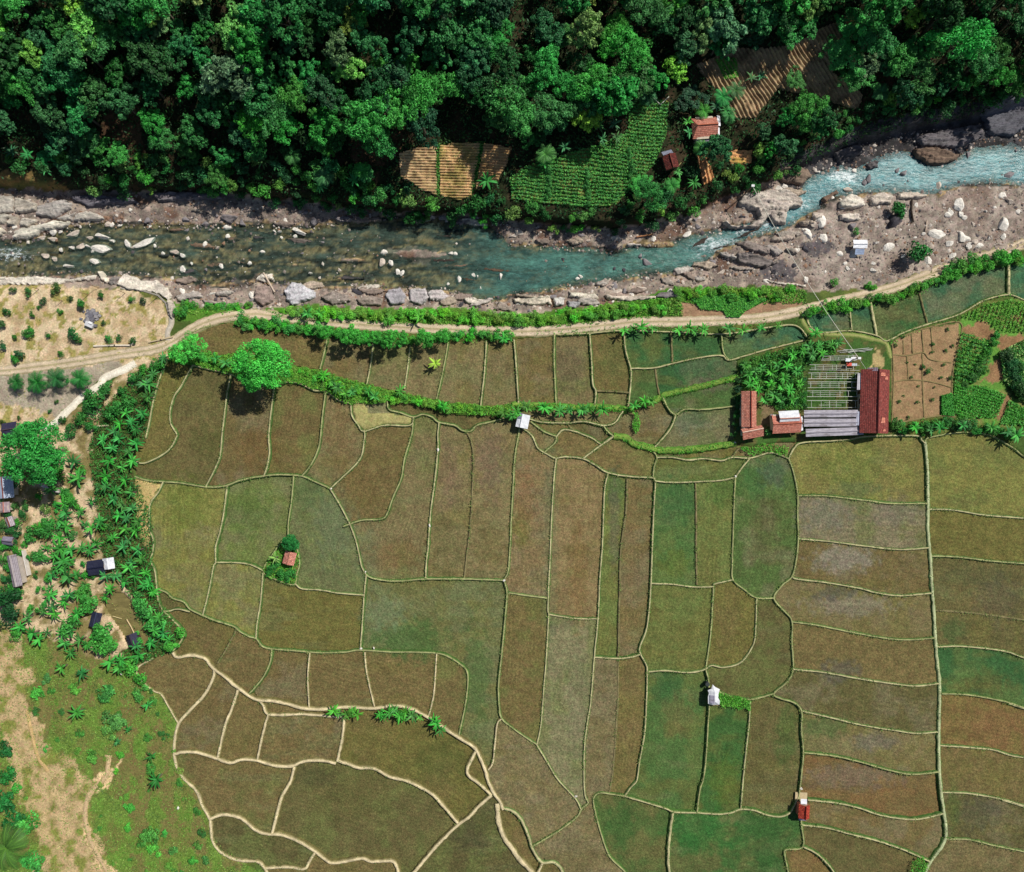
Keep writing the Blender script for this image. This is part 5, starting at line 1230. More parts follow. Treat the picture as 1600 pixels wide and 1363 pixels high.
for p, c, l in [([(-40,432),(0,434),(40,433),(60,432),(110,436),(150,430),(150,438),(100,443),(60,446),(0,445),(-40,444)], PALE, 'long pale rock shelf along the sandy lot'), ([(153,425),(163,424),(172,440),(168,445),(158,436)], (206,196,182), 'upright pale boulder slab at the shelf end'),
                ([(184,446),(192,430),(204,430),(228,440),(246,438),(262,450),(270,464),(262,470),(250,460),(230,456),(205,454)], PALE, 'broad pale rock shelf at the lot corner'), ([(168,444),(176,432),(190,432),(182,446)], (120,114,112), 'grey fractured rock between the pale shelves'),
                ([(262,470),(270,466),(274,480),(270,500),(264,490)], (178,168,158), 'narrow pale rock running down to the path'),
                ([(445,455),(457,440),(475,445),(494,457),(492,467),(457,479),(447,467)], (176,174,180), 'big smooth grey slab beside the river bend'), ([(398,440),(408,428),(427,428),(428,437),(415,442)], PALE, 'pale rock at the foot of the driftwood'),
                ([(400,448),(425,446),(430,470),(412,480),(398,470)], (140,124,118), 'brown broken bank under the driftwood'),
                ([(500,465),(520,455),(545,462),(550,472),(520,478)], (132,122,116), 'low grey rock beside the smooth slab'), ([(555,468),(580,462),(600,466),(598,478),(565,478)], (140,128,120), 'small fractured rock along the south bank'),
                ([(605,453),(627,450),(635,462),(632,475),(612,478),(602,465)], (156,152,158), 'blue-grey fractured rock on the south bank'), ([(640,452),(665,450),(672,465),(660,478),(640,472)], (168,162,164), 'grey blocky rock on the south bank'), ([(667,455),(690,452),(702,463),(695,472),(672,470)], (176,168,168), 'grey wedge rock at the gravel end'),
                ([(800,467),(830,464),(860,461),(862,476),(832,477),(806,474)], (196,186,170), 'pale ledge by the teal shallows'), ([(864,464),(882,465),(882,478),(866,480)], (180,176,172), 'square pale block beside the teal shallows'),
                ([(887,456),(930,459),(938,466),(915,471),(890,464)], (198,190,176), 'upper pale ledge with a stepped edge'), ([(886,470),(912,472),(900,482),(888,482)], (150,148,152), 'grey stepped rock below the pale ledge'), ([(944,460),(970,463),(1025,462),(1024,468),(985,471),(947,468)], (194,182,170), 'long low pale ledge by the verge'),
                ([(780,470),(800,480),(800,488),(770,484)], (150,138,128), 'low brown rock under the pale ledges'), ([(1196,438),(1225,441),(1260,446),(1258,449),(1220,446),(1198,442)], (196,186,176), 'thin pale ledge above the bare plot')]:
    slab(p, .85, c, -.06, l, 'south bank rocks', '', layer=3.4)
slab([(1125,347),(1133,346),(1148,352),(1172,350),(1185,340),(1180,330),(1160,328),(1150,318),(1160,304),(1200,298),(1225,297),(1240,304),(1252,312),(1250,326),(1232,327),(1228,338),(1226,352),(1208,352),(1200,340),(1186,357),(1140,359)], 1.5, (168,158,150), .12, 'large sculpted rock with hollows midstream', None, '', layer=4, amp=.4, pits=[(1155,350,18,5),(1160,330,16,9),(1145,340,10,8)])
for p, c, l, an in [([(1146,380),(1170,376),(1205,390),(1200,400),(1170,392)], (128,118,114), 'streaked rock in the rapids', .35), ([(1205,372),(1240,366),(1242,374),(1215,380),(1203,378)], (170,156,146), 'flat rock slab at the channel mouth', -.1), ([(1150,395),(1185,398),(1215,412),(1195,420),(1150,412)], (120,112,110), 'fractured low rock below the rapids', .2), ([(1190,384),(1212,384),(1225,396),(1210,402)], (150,142,138), 'small split rock below the channel', .4),
                    ([(1310,315),(1330,303),(1347,310),(1350,322),(1330,328),(1310,325)], PALE, 'pale blocky rock at the pool outlet', .2), ([(1355,310),(1375,301),(1397,307),(1390,320),(1362,322)], (186,174,164), 'pale rounded rock beside the pool', .1), ([(1400,302),(1432,300),(1450,308),(1425,313),(1402,312)], (190,178,166), 'long pale ledge along the pool edge', 0), ([(1310,336),(1340,333),(1342,346),(1312,345)], (196,186,176), 'square pale slab on the gravel', 0), ([(1268,336),(1285,333),(1284,343),(1270,344)], (188,176,166), 'small pale slab by the channel', 0), ([(1246,347),(1272,345),(1272,352),(1250,354)], (172,156,142), 'flat tan slab by the channel', -.1), ([(1280,312),(1305,298),(1310,302),(1288,318)], (120,100,88), 'brown slanting rock below the foam', -.5),
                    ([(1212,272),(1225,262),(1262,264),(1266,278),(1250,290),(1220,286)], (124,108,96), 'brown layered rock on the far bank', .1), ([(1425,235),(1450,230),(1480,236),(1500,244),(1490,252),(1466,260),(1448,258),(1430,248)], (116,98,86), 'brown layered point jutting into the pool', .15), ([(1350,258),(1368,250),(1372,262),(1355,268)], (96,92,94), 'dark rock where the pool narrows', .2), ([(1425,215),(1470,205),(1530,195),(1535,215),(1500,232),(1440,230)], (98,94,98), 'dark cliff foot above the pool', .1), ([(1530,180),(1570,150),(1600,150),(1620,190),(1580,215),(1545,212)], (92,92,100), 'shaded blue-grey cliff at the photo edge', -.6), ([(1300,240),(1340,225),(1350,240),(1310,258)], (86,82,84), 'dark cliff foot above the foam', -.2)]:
    slab(p, 1.0, c, an, l, 'rocks around the pool', '', layer=3, mat=M_STRATA if c[0] < 140 else M_ROCK)

def shelves():
    r0 = random.Random(314)
    for k in range(46):
        x = r0.uniform(270, 1240)
        if k % 3 == 0: y = r0.uniform(float(nb(x)) + 8, float(w_n(x)) + 3)
        else: y = r0.uniform(float(w_s(x)) - 4, float(sb(x)) - 8)
        if x > 1040 and k % 3: y = r0.uniform(float(w_s(x)) - 3, float(w_s(x)) + 45)
        L_, w_ = r0.uniform(9, 24), r0.uniform(3.5, 7.5)
        a = r0.uniform(-.25, .2) if x < 1040 else r0.uniform(-.1, .6)
        P = []
        for j in range(9):
            t = 2 * math.pi * j / 9
            q = r0.uniform(.65, 1.2)
            u, v = math.cos(t) * L_ * q, math.sin(t) * w_ * q
            P.append((x + u * math.cos(a) - v * math.sin(a), y + u * math.sin(a) + v * math.cos(a)))
        c = r0.choice([(150, 140, 132), (168, 160, 154), (132, 118, 110), (116, 110, 112), (160, 146, 132), (186, 178, 168)])
        nm = 'pale' if c[0] > 165 else ('dark' if c[0] < 120 else ('brown' if c[0] < 140 else 'grey'))
        slab(P, r0.uniform(.35, .8), c, a, f'low fractured {nm} bedrock shelf', 'bedrock shelves along the river', None, name='bedrock_shelf', layer=r0.uniform(1.8, 3.2), rim=1.5, amp=.6, mat=M_STRATA if k % 2 else M_ROCK)
shelves()
def wet_ledges():
    r0 = random.Random(99)
    for k in range(24):
        x = r0.uniform(150, 780) if k < 17 else r0.uniform(1090, 1210)
        a, b = float(w_n(x)), float(w_s(x))
        y = r0.uniform(a + 6, b - 6)
        L_, w_ = r0.uniform(10, 30), r0.uniform(2, 5)
        an = r0.uniform(-.12, .12) if k < 17 else r0.uniform(-.7, -.2)
        P = []
        for j in range(10):
            t = 2 * math.pi * j / 10; q = r0.uniform(.6, 1.2)
            u, v = math.cos(t) * L_ * q, math.sin(t) * w_ * q
            P.append((x + u * math.cos(an) - v * math.sin(an), y + u * math.sin(an) + v * math.cos(an)))
        c = r0.choice([(62, 54, 50), (84, 70, 58), (72, 68, 70), (110, 92, 78), (96, 88, 84)])
        slab(P, r0.uniform(.12, .3), c, an, 'dark wet ledge barely above the water' if c[0] < 80 else 'brown wet ledge barely above the water', 'wet ledges in the river', None, name='bedrock_shelf', layer=1.6, rim=2.0, amp=.6, mat=M_STRATA)
wet_ledges()

def boulder_mesh(name, seed, col):
    import bmesh
    bm = bmesh.new(); bmesh.ops.create_icosphere(bm, subdivisions=3, radius=1)
    rng = random.Random(seed)
    cuts = [(Vector((rng.gauss(0, 1), rng.gauss(0, 1), rng.gauss(0, .8))).normalized(), rng.uniform(.42, .85)) for _ in range(11)]
    for v in bm.verts:
        for n, d in cuts:
            k = v.co.dot(n)
            if k > d: v.co -= n * (k - d) * .9
        v.co *= 1 + .1 * (float(vnoise(v.co.x * 3 + seed, v.co.y * 3 + v.co.z * 2, seed)) - .5)
        v.co.z *= .75
    me = bpy.data.meshes.new(name); bm.to_mesh(me); bm.free()
    a = me.color_attributes.new('Col', 'FLOAT_COLOR', 'POINT')
    a.data.foreach_set('color', np.tile([*lin(col), 1], (len(me.vertices), 1)).astype(np.float32).ravel())
    me.materials.append(M_BOULDER); return me
BCOL = {'w': (230, 224, 214), 'p': (206, 192, 178), 'g': (140, 134, 136), 'd': (78, 76, 82)}
BMESH = {k: [boulder_mesh('boulder_' + k + str(i), 20 + i + 7 * j, c) for i in range(4)] for j, (k, c) in enumerate(BCOL.items())}
_bp = bpy.data.objects.new('boulder', BMESH['w'][0])
def boulder(px, py, r, k='w', fl=1.0, where=None, look=None, base=None):
    R = r * S
    h = max(float(hgt(px, py)), LW - .1) if base is None else base
    p = W(px, py, 0, h=np.array(h))
    o = link(_bp.copy()); o.name = 'boulder'; o.data = RND.choice(BMESH[k])
    o.location = (p[0], p[1], h); o.rotation_euler = (0, 0, RND.uniform(-.4, .4) if fl > 1.3 else RND.uniform(0, 6.28))
    o.scale = (R * (fl if fl > 1 else RND.uniform(.95, 1.3)), R * RND.uniform(.75, 1.0) / (1.15 if fl > 1 else 1), R * RND.uniform(.75, 1.0) / (1.4 if fl > 1 else 1))
    nm = {'w': 'white', 'p': 'tan', 'g': 'grey', 'd': 'dark'}[k]
    if look is None: look = f"{'large ' if r > 8 else 'small ' if r < 5 else ''}{'flat ' if fl > 1 else ''}{nm} boulder"
    reg(o, look, 'boulder', px, py, look.replace('boulder', 'boulders') + ' along the river', where)
BL = """24,355,5,w;81,362,7,w;115,366,8,p,1.8;94,362,4,w;160,370,10,w,1.7;175,350,5,w;170,350,7,p;200,381,6,w;225,379,9,w,2.2;161,389,11,w,1.8;125,385,6,p,1.6;137,385,5,w,1.5;112,387,6,w;96,390,4,w;70,399,6,p,1.4;85,405,5,p;150,409,6,w,1.8;107,416,7,w,1.8;322,382,6,w;286,399,5,w;272,394,6,p,1.6;254,396,4,w;242,385,4,w;345,415,5,w;287,421,6,w;322,422,4,g;299,412,3,w;357,370,5,w;340,387,4,p;219,345,5,w;230,345,6,g;237,346,4,g;355,356,6,w;291,344,6,g;390,412,4,w;302,460,8,w;284,456,6,w;392,460,6,w;205,328,4,w;140,372,5,p,1.6;82,374,6,p,1.7;65,372,6,p,1.5;145,393,4,w;174,376,4,w;178,377,3,w;207,387,4,p,1.4;
429,362,4,w;437,362,4,w;467,362,8,w,2;461,370,4,w;491,345,8,g;446,346,5,w;600,395,6,w;596,411,7,p;610,410,6,w;621,426,6,w;627,427,5,w;704,396,5,w;711,397,4,w;485,427,4,w;530,422,4,p;717,436,5,w;740,429,4,w;746,432,3,w;782,432,6,w;751,450,3,w;701,444,3,w;410,394,4,w;907,432,5,w;902,436,4,w;976,455,6,g;987,459,5,w;931,477,5,w;1046,457,5,w;1022,375,5,w;827,487,5,g;958,472,3,w;1197,441,6,w;440,372,3,w;
1411,271,7,g;1402,267,5,g;1466,291,7,p;1500,320,11,w;1566,305,9,w;1577,315,7,p;1357,280,8,g;1325,297,8,p;1432,321,4,w;1479,336,6,w;1486,332,6,w;1502,335,6,w;1555,324,4,w;1512,242,6,g;1575,274,7,g,1.5;1587,236,4,g;1217,294,6,w;1225,292,5,w;1275,335,8,p;1467,366,12,w,1.5;1565,352,11,w;1482,380,8,w;1501,372,9,w;1508,374,7,w;1514,386,6,w;1530,385,6,w;1522,377,5,p;1566,370,6,w;1451,409,9,w;1487,399,6,w;1389,387,8,w;1332,396,8,w;1364,424,7,w;1364,411,4,w;1312,397,5,w;1321,411,4,w;1325,419,4,w;1260,437,6,w;1285,371,9,w;1260,365,9,w;1257,390,7,d;1241,391,5,w;1331,354,9,g;1282,345,9,w;1506,341,5,w;1370,379,3,w;1390,376,3,w;1442,366,4,w;1395,346,15,d;1405,335,10,d;1246,392,4,w;1272,350,6,p;1300,310,4,w;1320,320,5,p;1313,312,4,w;1335,268,5,w;1350,285,5,g;1380,290,3,g;1418,283,3,g;1540,330,4,w;1590,330,5,w;1520,350,4,p;1545,372,4,w;1580,385,4,p;1420,360,3,w;1430,372,3,w;1410,400,4,w;1345,402,3,g;1290,425,3,w;1300,408,3,p;1335,440,3,p;1240,415,5,d;1225,430,4,d;1210,425,5,d;1190,415,4,g;1165,425,4,g;1140,430,4,p;1110,435,4,p;1085,440,4,p;1060,440,4,g;860,372,4,g;920,376,4,p;960,386,5,g;1000,400,5,g;1010,410,8,g,1.5;880,405,4,d;960,420,4,d;975,422,4,d;1000,402,4,d"""
for t in BL.replace('\n', '').split(';'):
    q = t.split(',')
    boulder(float(q[0]), float(q[1]), float(q[2]), q[3], float(q[4]) if len(q) > 4 else 1.0)
r0 = random.Random(77)
for i in range(32):
    x = r0.uniform(0, 1600)
    a, b = float(w_n(x)), float(w_s(x))
    u = r0.random()
    if u < .4: y = r0.uniform(a, b) if x < 760 else r0.uniform(a - 4, a + 8)
    elif u < .7: y = r0.uniform(b - 4, float(sb(x)) - 4)
    else: y = r0.uniform(float(nb(x)) + 6, a + 6)
    boulder(x, y, r0.uniform(2.0, 4.2), r0.choice('wwppgg' if x < 500 or x > 1200 else 'ppggd'), r0.choice([1, 1, 1, 1.6]))
for i in range(38):
    x = r0.uniform(280, 1200); y = r0.uniform(float(w_s(x)) + 2, float(sb(x)) - 5) if i % 3 else r0.uniform(float(nb(x)) + 5, float(w_n(x)) - 2)
    boulder(x, y, r0.uniform(3.5, 7.5), r0.choice('gggpppwd'), r0.choice([1.3, 1.6, 1.9]))
for i, (x, y, wh) in enumerate([(571,894,'on the bund bend near the brown patch'),(671,822,'halfway down a long straight bund'),(684,703,'near the top of a long straight bund'),(517,764,'where four narrow paddies meet'),(788,907,'where the long bunds cross mid valley'),(584,1013,'inside a paddy beside the curving bund'),(564,1014,'on the curving bund below the grey-green paddy'),(900,1245,'beside the bund junction in brown paddies'),(1252,1232,'on the bund above the red-roofed hut'),(1149,745,'at the corner of the dark oval paddy'),(1526,651,'in the garden corner'),(278,1263,'in the rough meadow'),(190,1053,'under the orchard bananas'),(1148,691,'at the corner below the orange house')]):
    boulder(x, y, 2.3 if i not in (11, 7) else 3.0, 'w', 1, wh, 'small white stone', .18 if y > 500 and x > 240 and i != 10 else None)

def gravel():
    rng = np.random.default_rng(91)
    n = 38000
    px = rng.uniform(-40, 1640, n); py = rng.uniform(200, 500, n)
    ok = (py > nb(px) + 1) & (py < sb(px) - 1)
    inw = (py > w_n(px) + 6) & (py < w_s(px) - 6)
    ok &= ~inw | (rng.random(n) < np.where(px < 640, .10, .02))
    ok &= rng.random(n) < np.where(fbm(px / 20, py / 12, 92) > .47, 1, .5)
    px, py = px[ok], py[ok]; n = len(px)
    h = np.maximum(hgt(px, py), LW - .05)
    P = W(px, py, 0.05, h=h)
    r = rng.gamma(2.0, .085, n).clip(.08, .62)
    base = np.array([(1, 0, 0), (.2, 1, 0), (-.9, .4, 0), (-.3, -.9, 0), (0.05, 0, .75)])
    th = rng.uniform(0, 6.28, n); ca, sa = np.cos(th), np.sin(th)
    V = np.zeros((n, 5, 3))
    jit = rng.uniform(.7, 1.3, (n, 5))
    for k in range(5):
        x, y, z = base[k]
        V[:, k, 0] = P[:, 0] + (x * ca - y * sa) * r * jit[:, k]
        V[:, k, 1] = P[:, 1] + (x * sa + y * ca) * r * jit[:, k]
        V[:, k, 2] = P[:, 2] + (z if z else -.15) * r * jit[:, k]
    f = np.array([(0, 1, 4), (1, 2, 4), (2, 3, 4), (3, 0, 4)])
    Fq = (np.arange(n)[:, None, None] * 5 + f[None]).reshape(-1, 3)
    cols = np.array([lin(c) for c in ((200, 190, 180), (150, 138, 130), (120, 108, 104), (90, 84, 86), (142, 112, 92))])
    C = np.repeat(cols[rng.choice(5, n, p=[.16, .28, .26, .16, .14])] * rng.uniform(.8, 1.2, (n, 1)), 5, 0)
    ob('gravel', mk_mesh('gravel', V.reshape(-1, 3), Fq, M_PLAIN, C), kind='stuff')
gravel()

# ------------------------------------------------------------------ crop plots on the far slope and by the houses
def plot(name, poly, ang, period, amp, ca, cb, seed, step=1.0, lift=.12, ev=0.0):
    P = np.asarray(poly, float)
    a, b = P.min(0) - 2, P.max(0) + 2
    xs = np.arange(a[0], b[0], step); ys = np.arange(a[1], b[1], step)
    X, Y = np.meshgrid(xs, ys)
    jx = X + (fbm(X / 7, Y / 7, seed) - .5) * 5; jy = Y + (fbm(X / 7, Y / 7, seed + 1) - .5) * 5
    ins = inpoly(jx, jy, P)
    v = -X * math.sin(ang) + Y * math.cos(ang) + (fbm(X / 40, Y / 40, seed + 2) - .5) * 10 * ev
    w = .5 + .5 * np.cos(v / period * 2 * math.pi)
    z = lift + amp * w * (.75 + .5 * fbm(X / 4, Y / 4, seed + 3))
    z = np.where(ins, z, -.6)
    V = W(X, Y, z).reshape(-1, 3)
    keep = ins[:-1, :-1] | ins[1:, :-1] | ins[:-1, 1:] | ins[1:, 1:]
    Fq = grid_faces(len(ys), len(xs))[:, ::-1][keep.ravel()]
    uq, inv = np.unique(Fq, return_inverse=True)
    k = sstep(.38, .66, fbm(X / 16, Y / 12, seed + 4)).ravel()[uq][:, None]
    C = (lin(ca) * (1 - k) + lin(cb) * k) * (.85 + .3 * fbm(X / 5, Y / 5, seed + 6).ravel()[uq][:, None])
    ob(name, mk_mesh(name, V[uq], inv.reshape(-1, 4), M_CROP, C, False), kind='structure')
    return v
def rows(name, poly, ang, period, n, size, cols, seed, hz=(.15, .6), sharp=.35, ev=0.0, dens=None):
    P = np.asarray(poly, float); a, b = P.min(0), P.max(0)
    def test(x, y):
        v = -x * math.sin(ang) + y * math.cos(ang) + (fbm(x / 40, y / 40, seed + 2) - .5) * 10 * ev
        f = np.abs((v / period) % 1 - .5)
        return inpoly(x, y, P) & ((.5 - f) < sharp)
    rng = np.random.default_rng(seed)
    px = rng.uniform(a[0], b[0], n); py = rng.uniform(a[1], b[1], n)
    ok = test(px, py)
    if dens is not None: ok &= rng.random(n) < dens(px, py)
    px, py = px[ok], py[ok]; m = len(px)
    Q = W(px, py, 0) + np.stack([np.zeros(m), np.zeros(m), .15 + rng.uniform(*hz, m)], 1)
    s = size * rng.uniform(.6, 1.4, m)
    V, Fq = leaf_quads(Q, rng.normal(size=(m, 3)) * .5 + np.array([0, 0, .7]), s, s * .5, rng)
    cc = np.array([lin(c) for c in cols])
    C = np.repeat(cc[rng.integers(0, len(cc), m)] * 1.3 * rng.uniform(.75, 1.25, (m, 1)), 4, 0)
    ob(name, mk_mesh(name, V, Fq, M_LEAF, C), kind='stuff')
plot('ploughed_plot', [(624,240),(650,232),(683,228),(683,306),(657,297),(640,285),(625,277)], .02, 4.4, .42, (200, 172, 134), (174, 146, 110), 1001)
plot('ploughed_plot', [(687,227),(725,222),(752,223),(745,260),(737,307),(717,314),(687,306)], .02, 4.4, .42, (204, 168, 124), (168, 146, 94), 1002)
plot('ploughed_plot', [(756,224),(800,231),(792,256),(778,282),(742,296),(748,262)], .06, 4.4, .42, (196, 158, 118), (168, 136, 96), 1003)
rows('plot_weeds', [(686,224),(756,222),(756,262),(742,310),(686,306)], .02, 4.4, 9000, .34, [(74, 120, 52), (96, 136, 60)], 1004, (.0, .2), .28, dens=lambda x, y: np.where(fbm(x / 16, y / 10, 1005) > .5, .9, .12))
rows('plot_weeds', [(682,226),(688,226),(687,308),(681,305)], 1.57, 20, 500, .4, [(74, 130, 54)], 1006, (.0, .3), .5)
rows('plot_weeds', [(748,222),(758,222),(748,268),(740,300),(734,304),(742,262)], 1.57, 40, 1300, .4, [(64, 120, 50)], 1007, (.0, .35), .5)
plot('crop_terrace', PLOT_GREEN, .08, 5.6, .4, (122, 128, 72), (84, 118, 58), 1010, 1.0, ev=1.0)
rows('crop_rows', PLOT_GREEN, .08, 5.6, 52000, .40, [(64, 134, 64), (80, 150, 68), (98, 162, 74), (58, 122, 64)], 1010, (.2, .7), .30, 1.0, lambda x, y: np.where(fbm(x / 20, y / 16, 1011) > .36, .95, .4))
for k, (x0_, y0_, y1_) in enumerate([(858, 262, 304), (918, 268, 318), (985, 232, 275)]):
    for j in range(7):
        y = y0_ + (y1_ - y0_) * j / 6
        bush(x0_ + RND.uniform(-2, 3), y, .75, (72, 142, 78), 'shrub dividing the terraces', 'shrubs dividing the crop terraces', name='terrace_shrub', flat=1.4)
plot('ploughed_plot', PLOT_HILL, 1.05, 6.2, .5, (168, 144, 114), (138, 116, 90), 1020, 1.1, ev=.8)
rows('plot_weeds', [(1118,95),(1150,92),(1152,122),(1130,125)], 1.05, 6.2, 3000, .5, [(84, 150, 60), (104, 160, 64)], 1021, (.1, .4), .45)
plot('ploughed_plot', PLOT_STRIP, 1.35, 6.0, .45, (206, 156, 112), (170, 122, 84), 1025)
plot('ploughed_plot', PLOT_TAN, .1, 6.0, .2, (214, 158, 110), (170, 140, 80), 1026)
rows('crop_rows', [(1500,495),(1540,476),(1578,468),(1625,480),(1625,520),(1600,520),(1560,518),(1545,505)], 1.9, 6.0, 6500, .42, [(84, 148, 50), (66, 128, 46), (104, 160, 60)], 1030, (.1, .5), .3)
rows('crop_rows', [(1500,520),(1552,535),(1540,580),(1520,600),(1490,600),(1492,560)], .25, 7.0, 4200, .45, [(60, 130, 52), (80, 150, 58), (50, 110, 50)], 1031, (.1, .7), .32)
rows('crop_rows', [(1490,600),(1540,604),(1570,618),(1556,652),(1500,655),(1488,640)], .3, 4.5, 7000, .4, [(78, 156, 58), (62, 134, 50)], 1032, (.05, .4), .36)
rows('crop_rows', [(1575,625),(1625,650),(1625,668),(1562,662)], .4, 5.0, 4000, .4, [(78, 150, 58), (62, 134, 50)], 1033, (.05, .4), .4)
rows('crop_leaves', [(1560,550),(1600,530),(1640,530),(1640,640),(1600,630),(1580,610),(1566,595)], .4, 9.0, 9000, .5, [(56, 118, 52), (72, 134, 58), (130, 160, 90)], 1034, (.1, .8), .5)
rows('crop_leaves', [(1075,462),(1150,462),(1200,468),(1165,486),(1155,496),(1135,496),(1130,486),(1095,484)], 0, 5.0, 9000, .4, [(72, 150, 58), (60, 132, 52), (96, 166, 66)], 1035, (.05, .35), .5)
rows('crop_leaves', [(1470,618),(1487,614),(1490,650),(1470,648)], 0, 5.0, 2200, .4, [(72, 150, 58), (60, 132, 52)], 1036, (.05, .35), .5)
for x, y, r in [(1451,580,5),(1443,574,4),(1475,570,3),(1424,590,3),(1405,627,3),(1433,628,3),(1457,625,3),(1412,618,2),(1435,604,2),(1460,605,2),(1430,570,2),(1418,567,2),(1458,537,3),(1456,550,3),(1488,540,3),(1480,515,3),(1400,540,3),(1412,527,3),(1508,600,5),(1520,590,6),(1500,560,4),(1478,548,3),(1470,590,3),(1485,590,4),(1400,655,3),(1420,652,3),(1570,560,3),(1585,545,3)]:
    bush(x, y, r * S, (54, 104, 50), 'small dark garden-plot bush', 'bushes in the bare garden plots', name='garden_bush')

# ------------------------------------------------------------------ houses, huts and sheds
def PT(px, py, z):
    k = S * (H - z) / H
    return Vector(((px - CXP) * k, (CYP - py) * k, z))

class House:
    """an Empty at the foot of a building; its roof was traced as W x L photo pixels around (px, py), turned by ROT degrees"""
    def __init__(s, name, px, py, rot, look, cat, top, base=None, where=''):
        s.h = float(hgt(px, py)) if base is None else base
        s.m = S * (H - s.h - top) / H
        s.e = link(bpy.data.objects.new(name, None)); s.e.empty_display_size = 1
        s.e.location = ((px - CXP) * s.m, (CYP - py) * s.m, s.h)
        s.e.rotation_euler = (0, 0, math.radians(rot))
        reg(s.e, look, cat, px, py, None, where)
    def part(s, name, b, mat, parent=None, label=None):
        o = ob(name, b.mesh(name, mat), parent or s.e)
        if label: o["label"] = label
        return o
    def walls(s, w, l, h, col=(200, 186, 166), x=0, y=0):
        b = MB(); b.box(x, y, h / 2 - .25, w, l, h + .5, lin(col)); return s.part('wall', b, M_PLAIN)
    def gable(s, w, l, eave, rise, mat, x=0, y=0, along='y', name='roof', tone=(1, 1, 1), off=0.0, th=.14, lift=0.0, sag=.06, cap=None):
        """two slopes cut into courses with a little sag; OFF shifts the ridge off the middle"""
        o = None
        b = MB(); n = 8; m = 4
        def pt(u, v):      # u across -1..1, v along -1..1
            uu = off + (u - off) if False else u
            r = (1 - abs((uu - off) / (1 - off if uu > off else 1 + off)))
            z = eave + rise * r - sag * math.sin(math.pi * (v + 1) / 2) * (1 if r > .5 else .5) + .03 * math.sin(7 * u + 5 * v)
            return (x + u * w / 2, y + v * l / 2, z + lift) if along == 'y' else (x + v * l / 2, y - u * w / 2, z + lift)
        us = [-1 + (off + 1) * i / m for i in range(m)] + [off + (1 - off) * i / m for i in range(m + 1)]
        vs = [-1 + 2 * j / n for j in range(n + 1)]
        V = [pt(u, v) for u in us for v in vs]; V2 = [(a, c, z - th) for a, c, z in V]
        k = len(vs); N = len(V); F_ = []
        for i in range(len(us) - 1):
            for j in range(n):
                q = (i * k + j, (i + 1) * k + j, (i + 1) * k + j + 1, i * k + j + 1)
                F_ += [q, tuple(t + N for t in q[::-1])]
        rim = [i * k for i in range(len(us))] + [(len(us) - 1) * k + j for j in range(1, k)] + [i * k + k - 1 for i in range(len(us) - 2, -1, -1)] + [j for j in range(k - 2, 0, -1)]
        for a, c in zip(rim, rim[1:] + rim[:1]): F_.append((a, a + N, c + N, c))
        b.add(V + V2, F_, tone)
        o = s.part(name, b, mat)
        c = MB(); zr = eave + rise + .07 + lift - sag * .6
        xr = off * w / 2
        nseg = max(4, int(l / .6))
        P = [((x + xr, y - l / 2 + l * i / nseg, zr + .02 * (i % 2)) if along == 'y' else (x - l / 2 + l * i / nseg, y - xr, zr + .02 * (i % 2))) for i in range(nseg + 1)]
        c.tube(P, .13, 6, lin(cap or (120, 62, 50)))
        s.part('ridge_cap', c, M_PLAIN, o)
        g = MB()
        for e in (-1, 1):
            v = e * .93
            if along == 'y': g.add([(x - w * .44, y + v * l / 2, eave - .1), (x + w * .44, y + v * l / 2, eave - .1), (x + xr, y + v * l / 2, eave + rise * .86)], [(0, 1, 2)], lin((170, 150, 130)))
            else: g.add([(x + v * l / 2, y - w * .44, eave - .1), (x + v * l / 2, y + w * .44, eave - .1), (x + v * l / 2, y - xr, eave + rise * .86)], [(0, 1, 2)], lin((170, 150, 130)))
        s.part('gable', g, M_PLAIN, o)
        return o
    def shed(s, pts, mat, name='awning', th=.07, tone=(1, 1, 1)):
        b = MB(); b.quad(*pts, th=th, c=tone); return s.part(name, b, mat)
    def posts(s, P, r=.07, col=(120, 100, 76)):
        for x, y, z in P:
            b = MB(); b.tube([(x, y, -.4), (x, y, z)], r, 6, lin(col)); s.part('post', b, M_PLAIN)
    def window(s, x, y, z, w, h, face):
        b = MB()
        if face == 'x': b.box(x, y, z, .06, w, h, lin((60, 50, 44)))
        else: b.box(x, y, z, w, .06, h, lin((60, 50, 44)))
        f = s.part('window', b, M_PLAIN)
    def door(s, x, y, w, face):
        b = MB()
        if face == 'x': b.box(x, y, 1.0, .07, w, 2.0, lin((110, 74, 48)))
        else: b.box(x, y, 1.0, w, .07, 2.0, lin((110, 74, 48)))
        s.part('door', b, M_PLAIN)

# farmhouse on the far slope: hipped at one end, white sheeting at the other
hs = House('farmhouse', 1103, 197, 4, 'orange-roofed farmhouse with white end sheeting on the forested slope', 'house', 3.2)
hs.walls(4.0, 5.0, 2.3); 
hs.gable(4.6, 4.7, 2.2, 1.2, M_TILE_ORANGE, .45, 0, 'x', off=-.12, cap=(190, 110, 84))
b = MB(); b.add([(-2.85, -2.35, 2.15), (-2.9, 2.25, 2.15), (-1.85, .25, 3.35), (-1.85, -2.35, 2.25), (-1.85, 2.3, 2.25)], [(0, 2, 1), (0, 3, 2), (1, 2, 4)][:3], (1, .95, .9)); hs.part('hip_roof', b, M_TILE_ORANGE)
hs.shed([(2.85, -2.3, 2.1), (3.4, -2.2, 1.7), (3.5, .0, 1.7), (2.85, 0, 2.1)], M_WHITEROOF); hs.shed([(2.85, .1, 2.5), (3.6, .2, 2.2), (3.6, 2.4, 2.2), (2.85, 2.5, 2.5)], M_WHITEROOF)
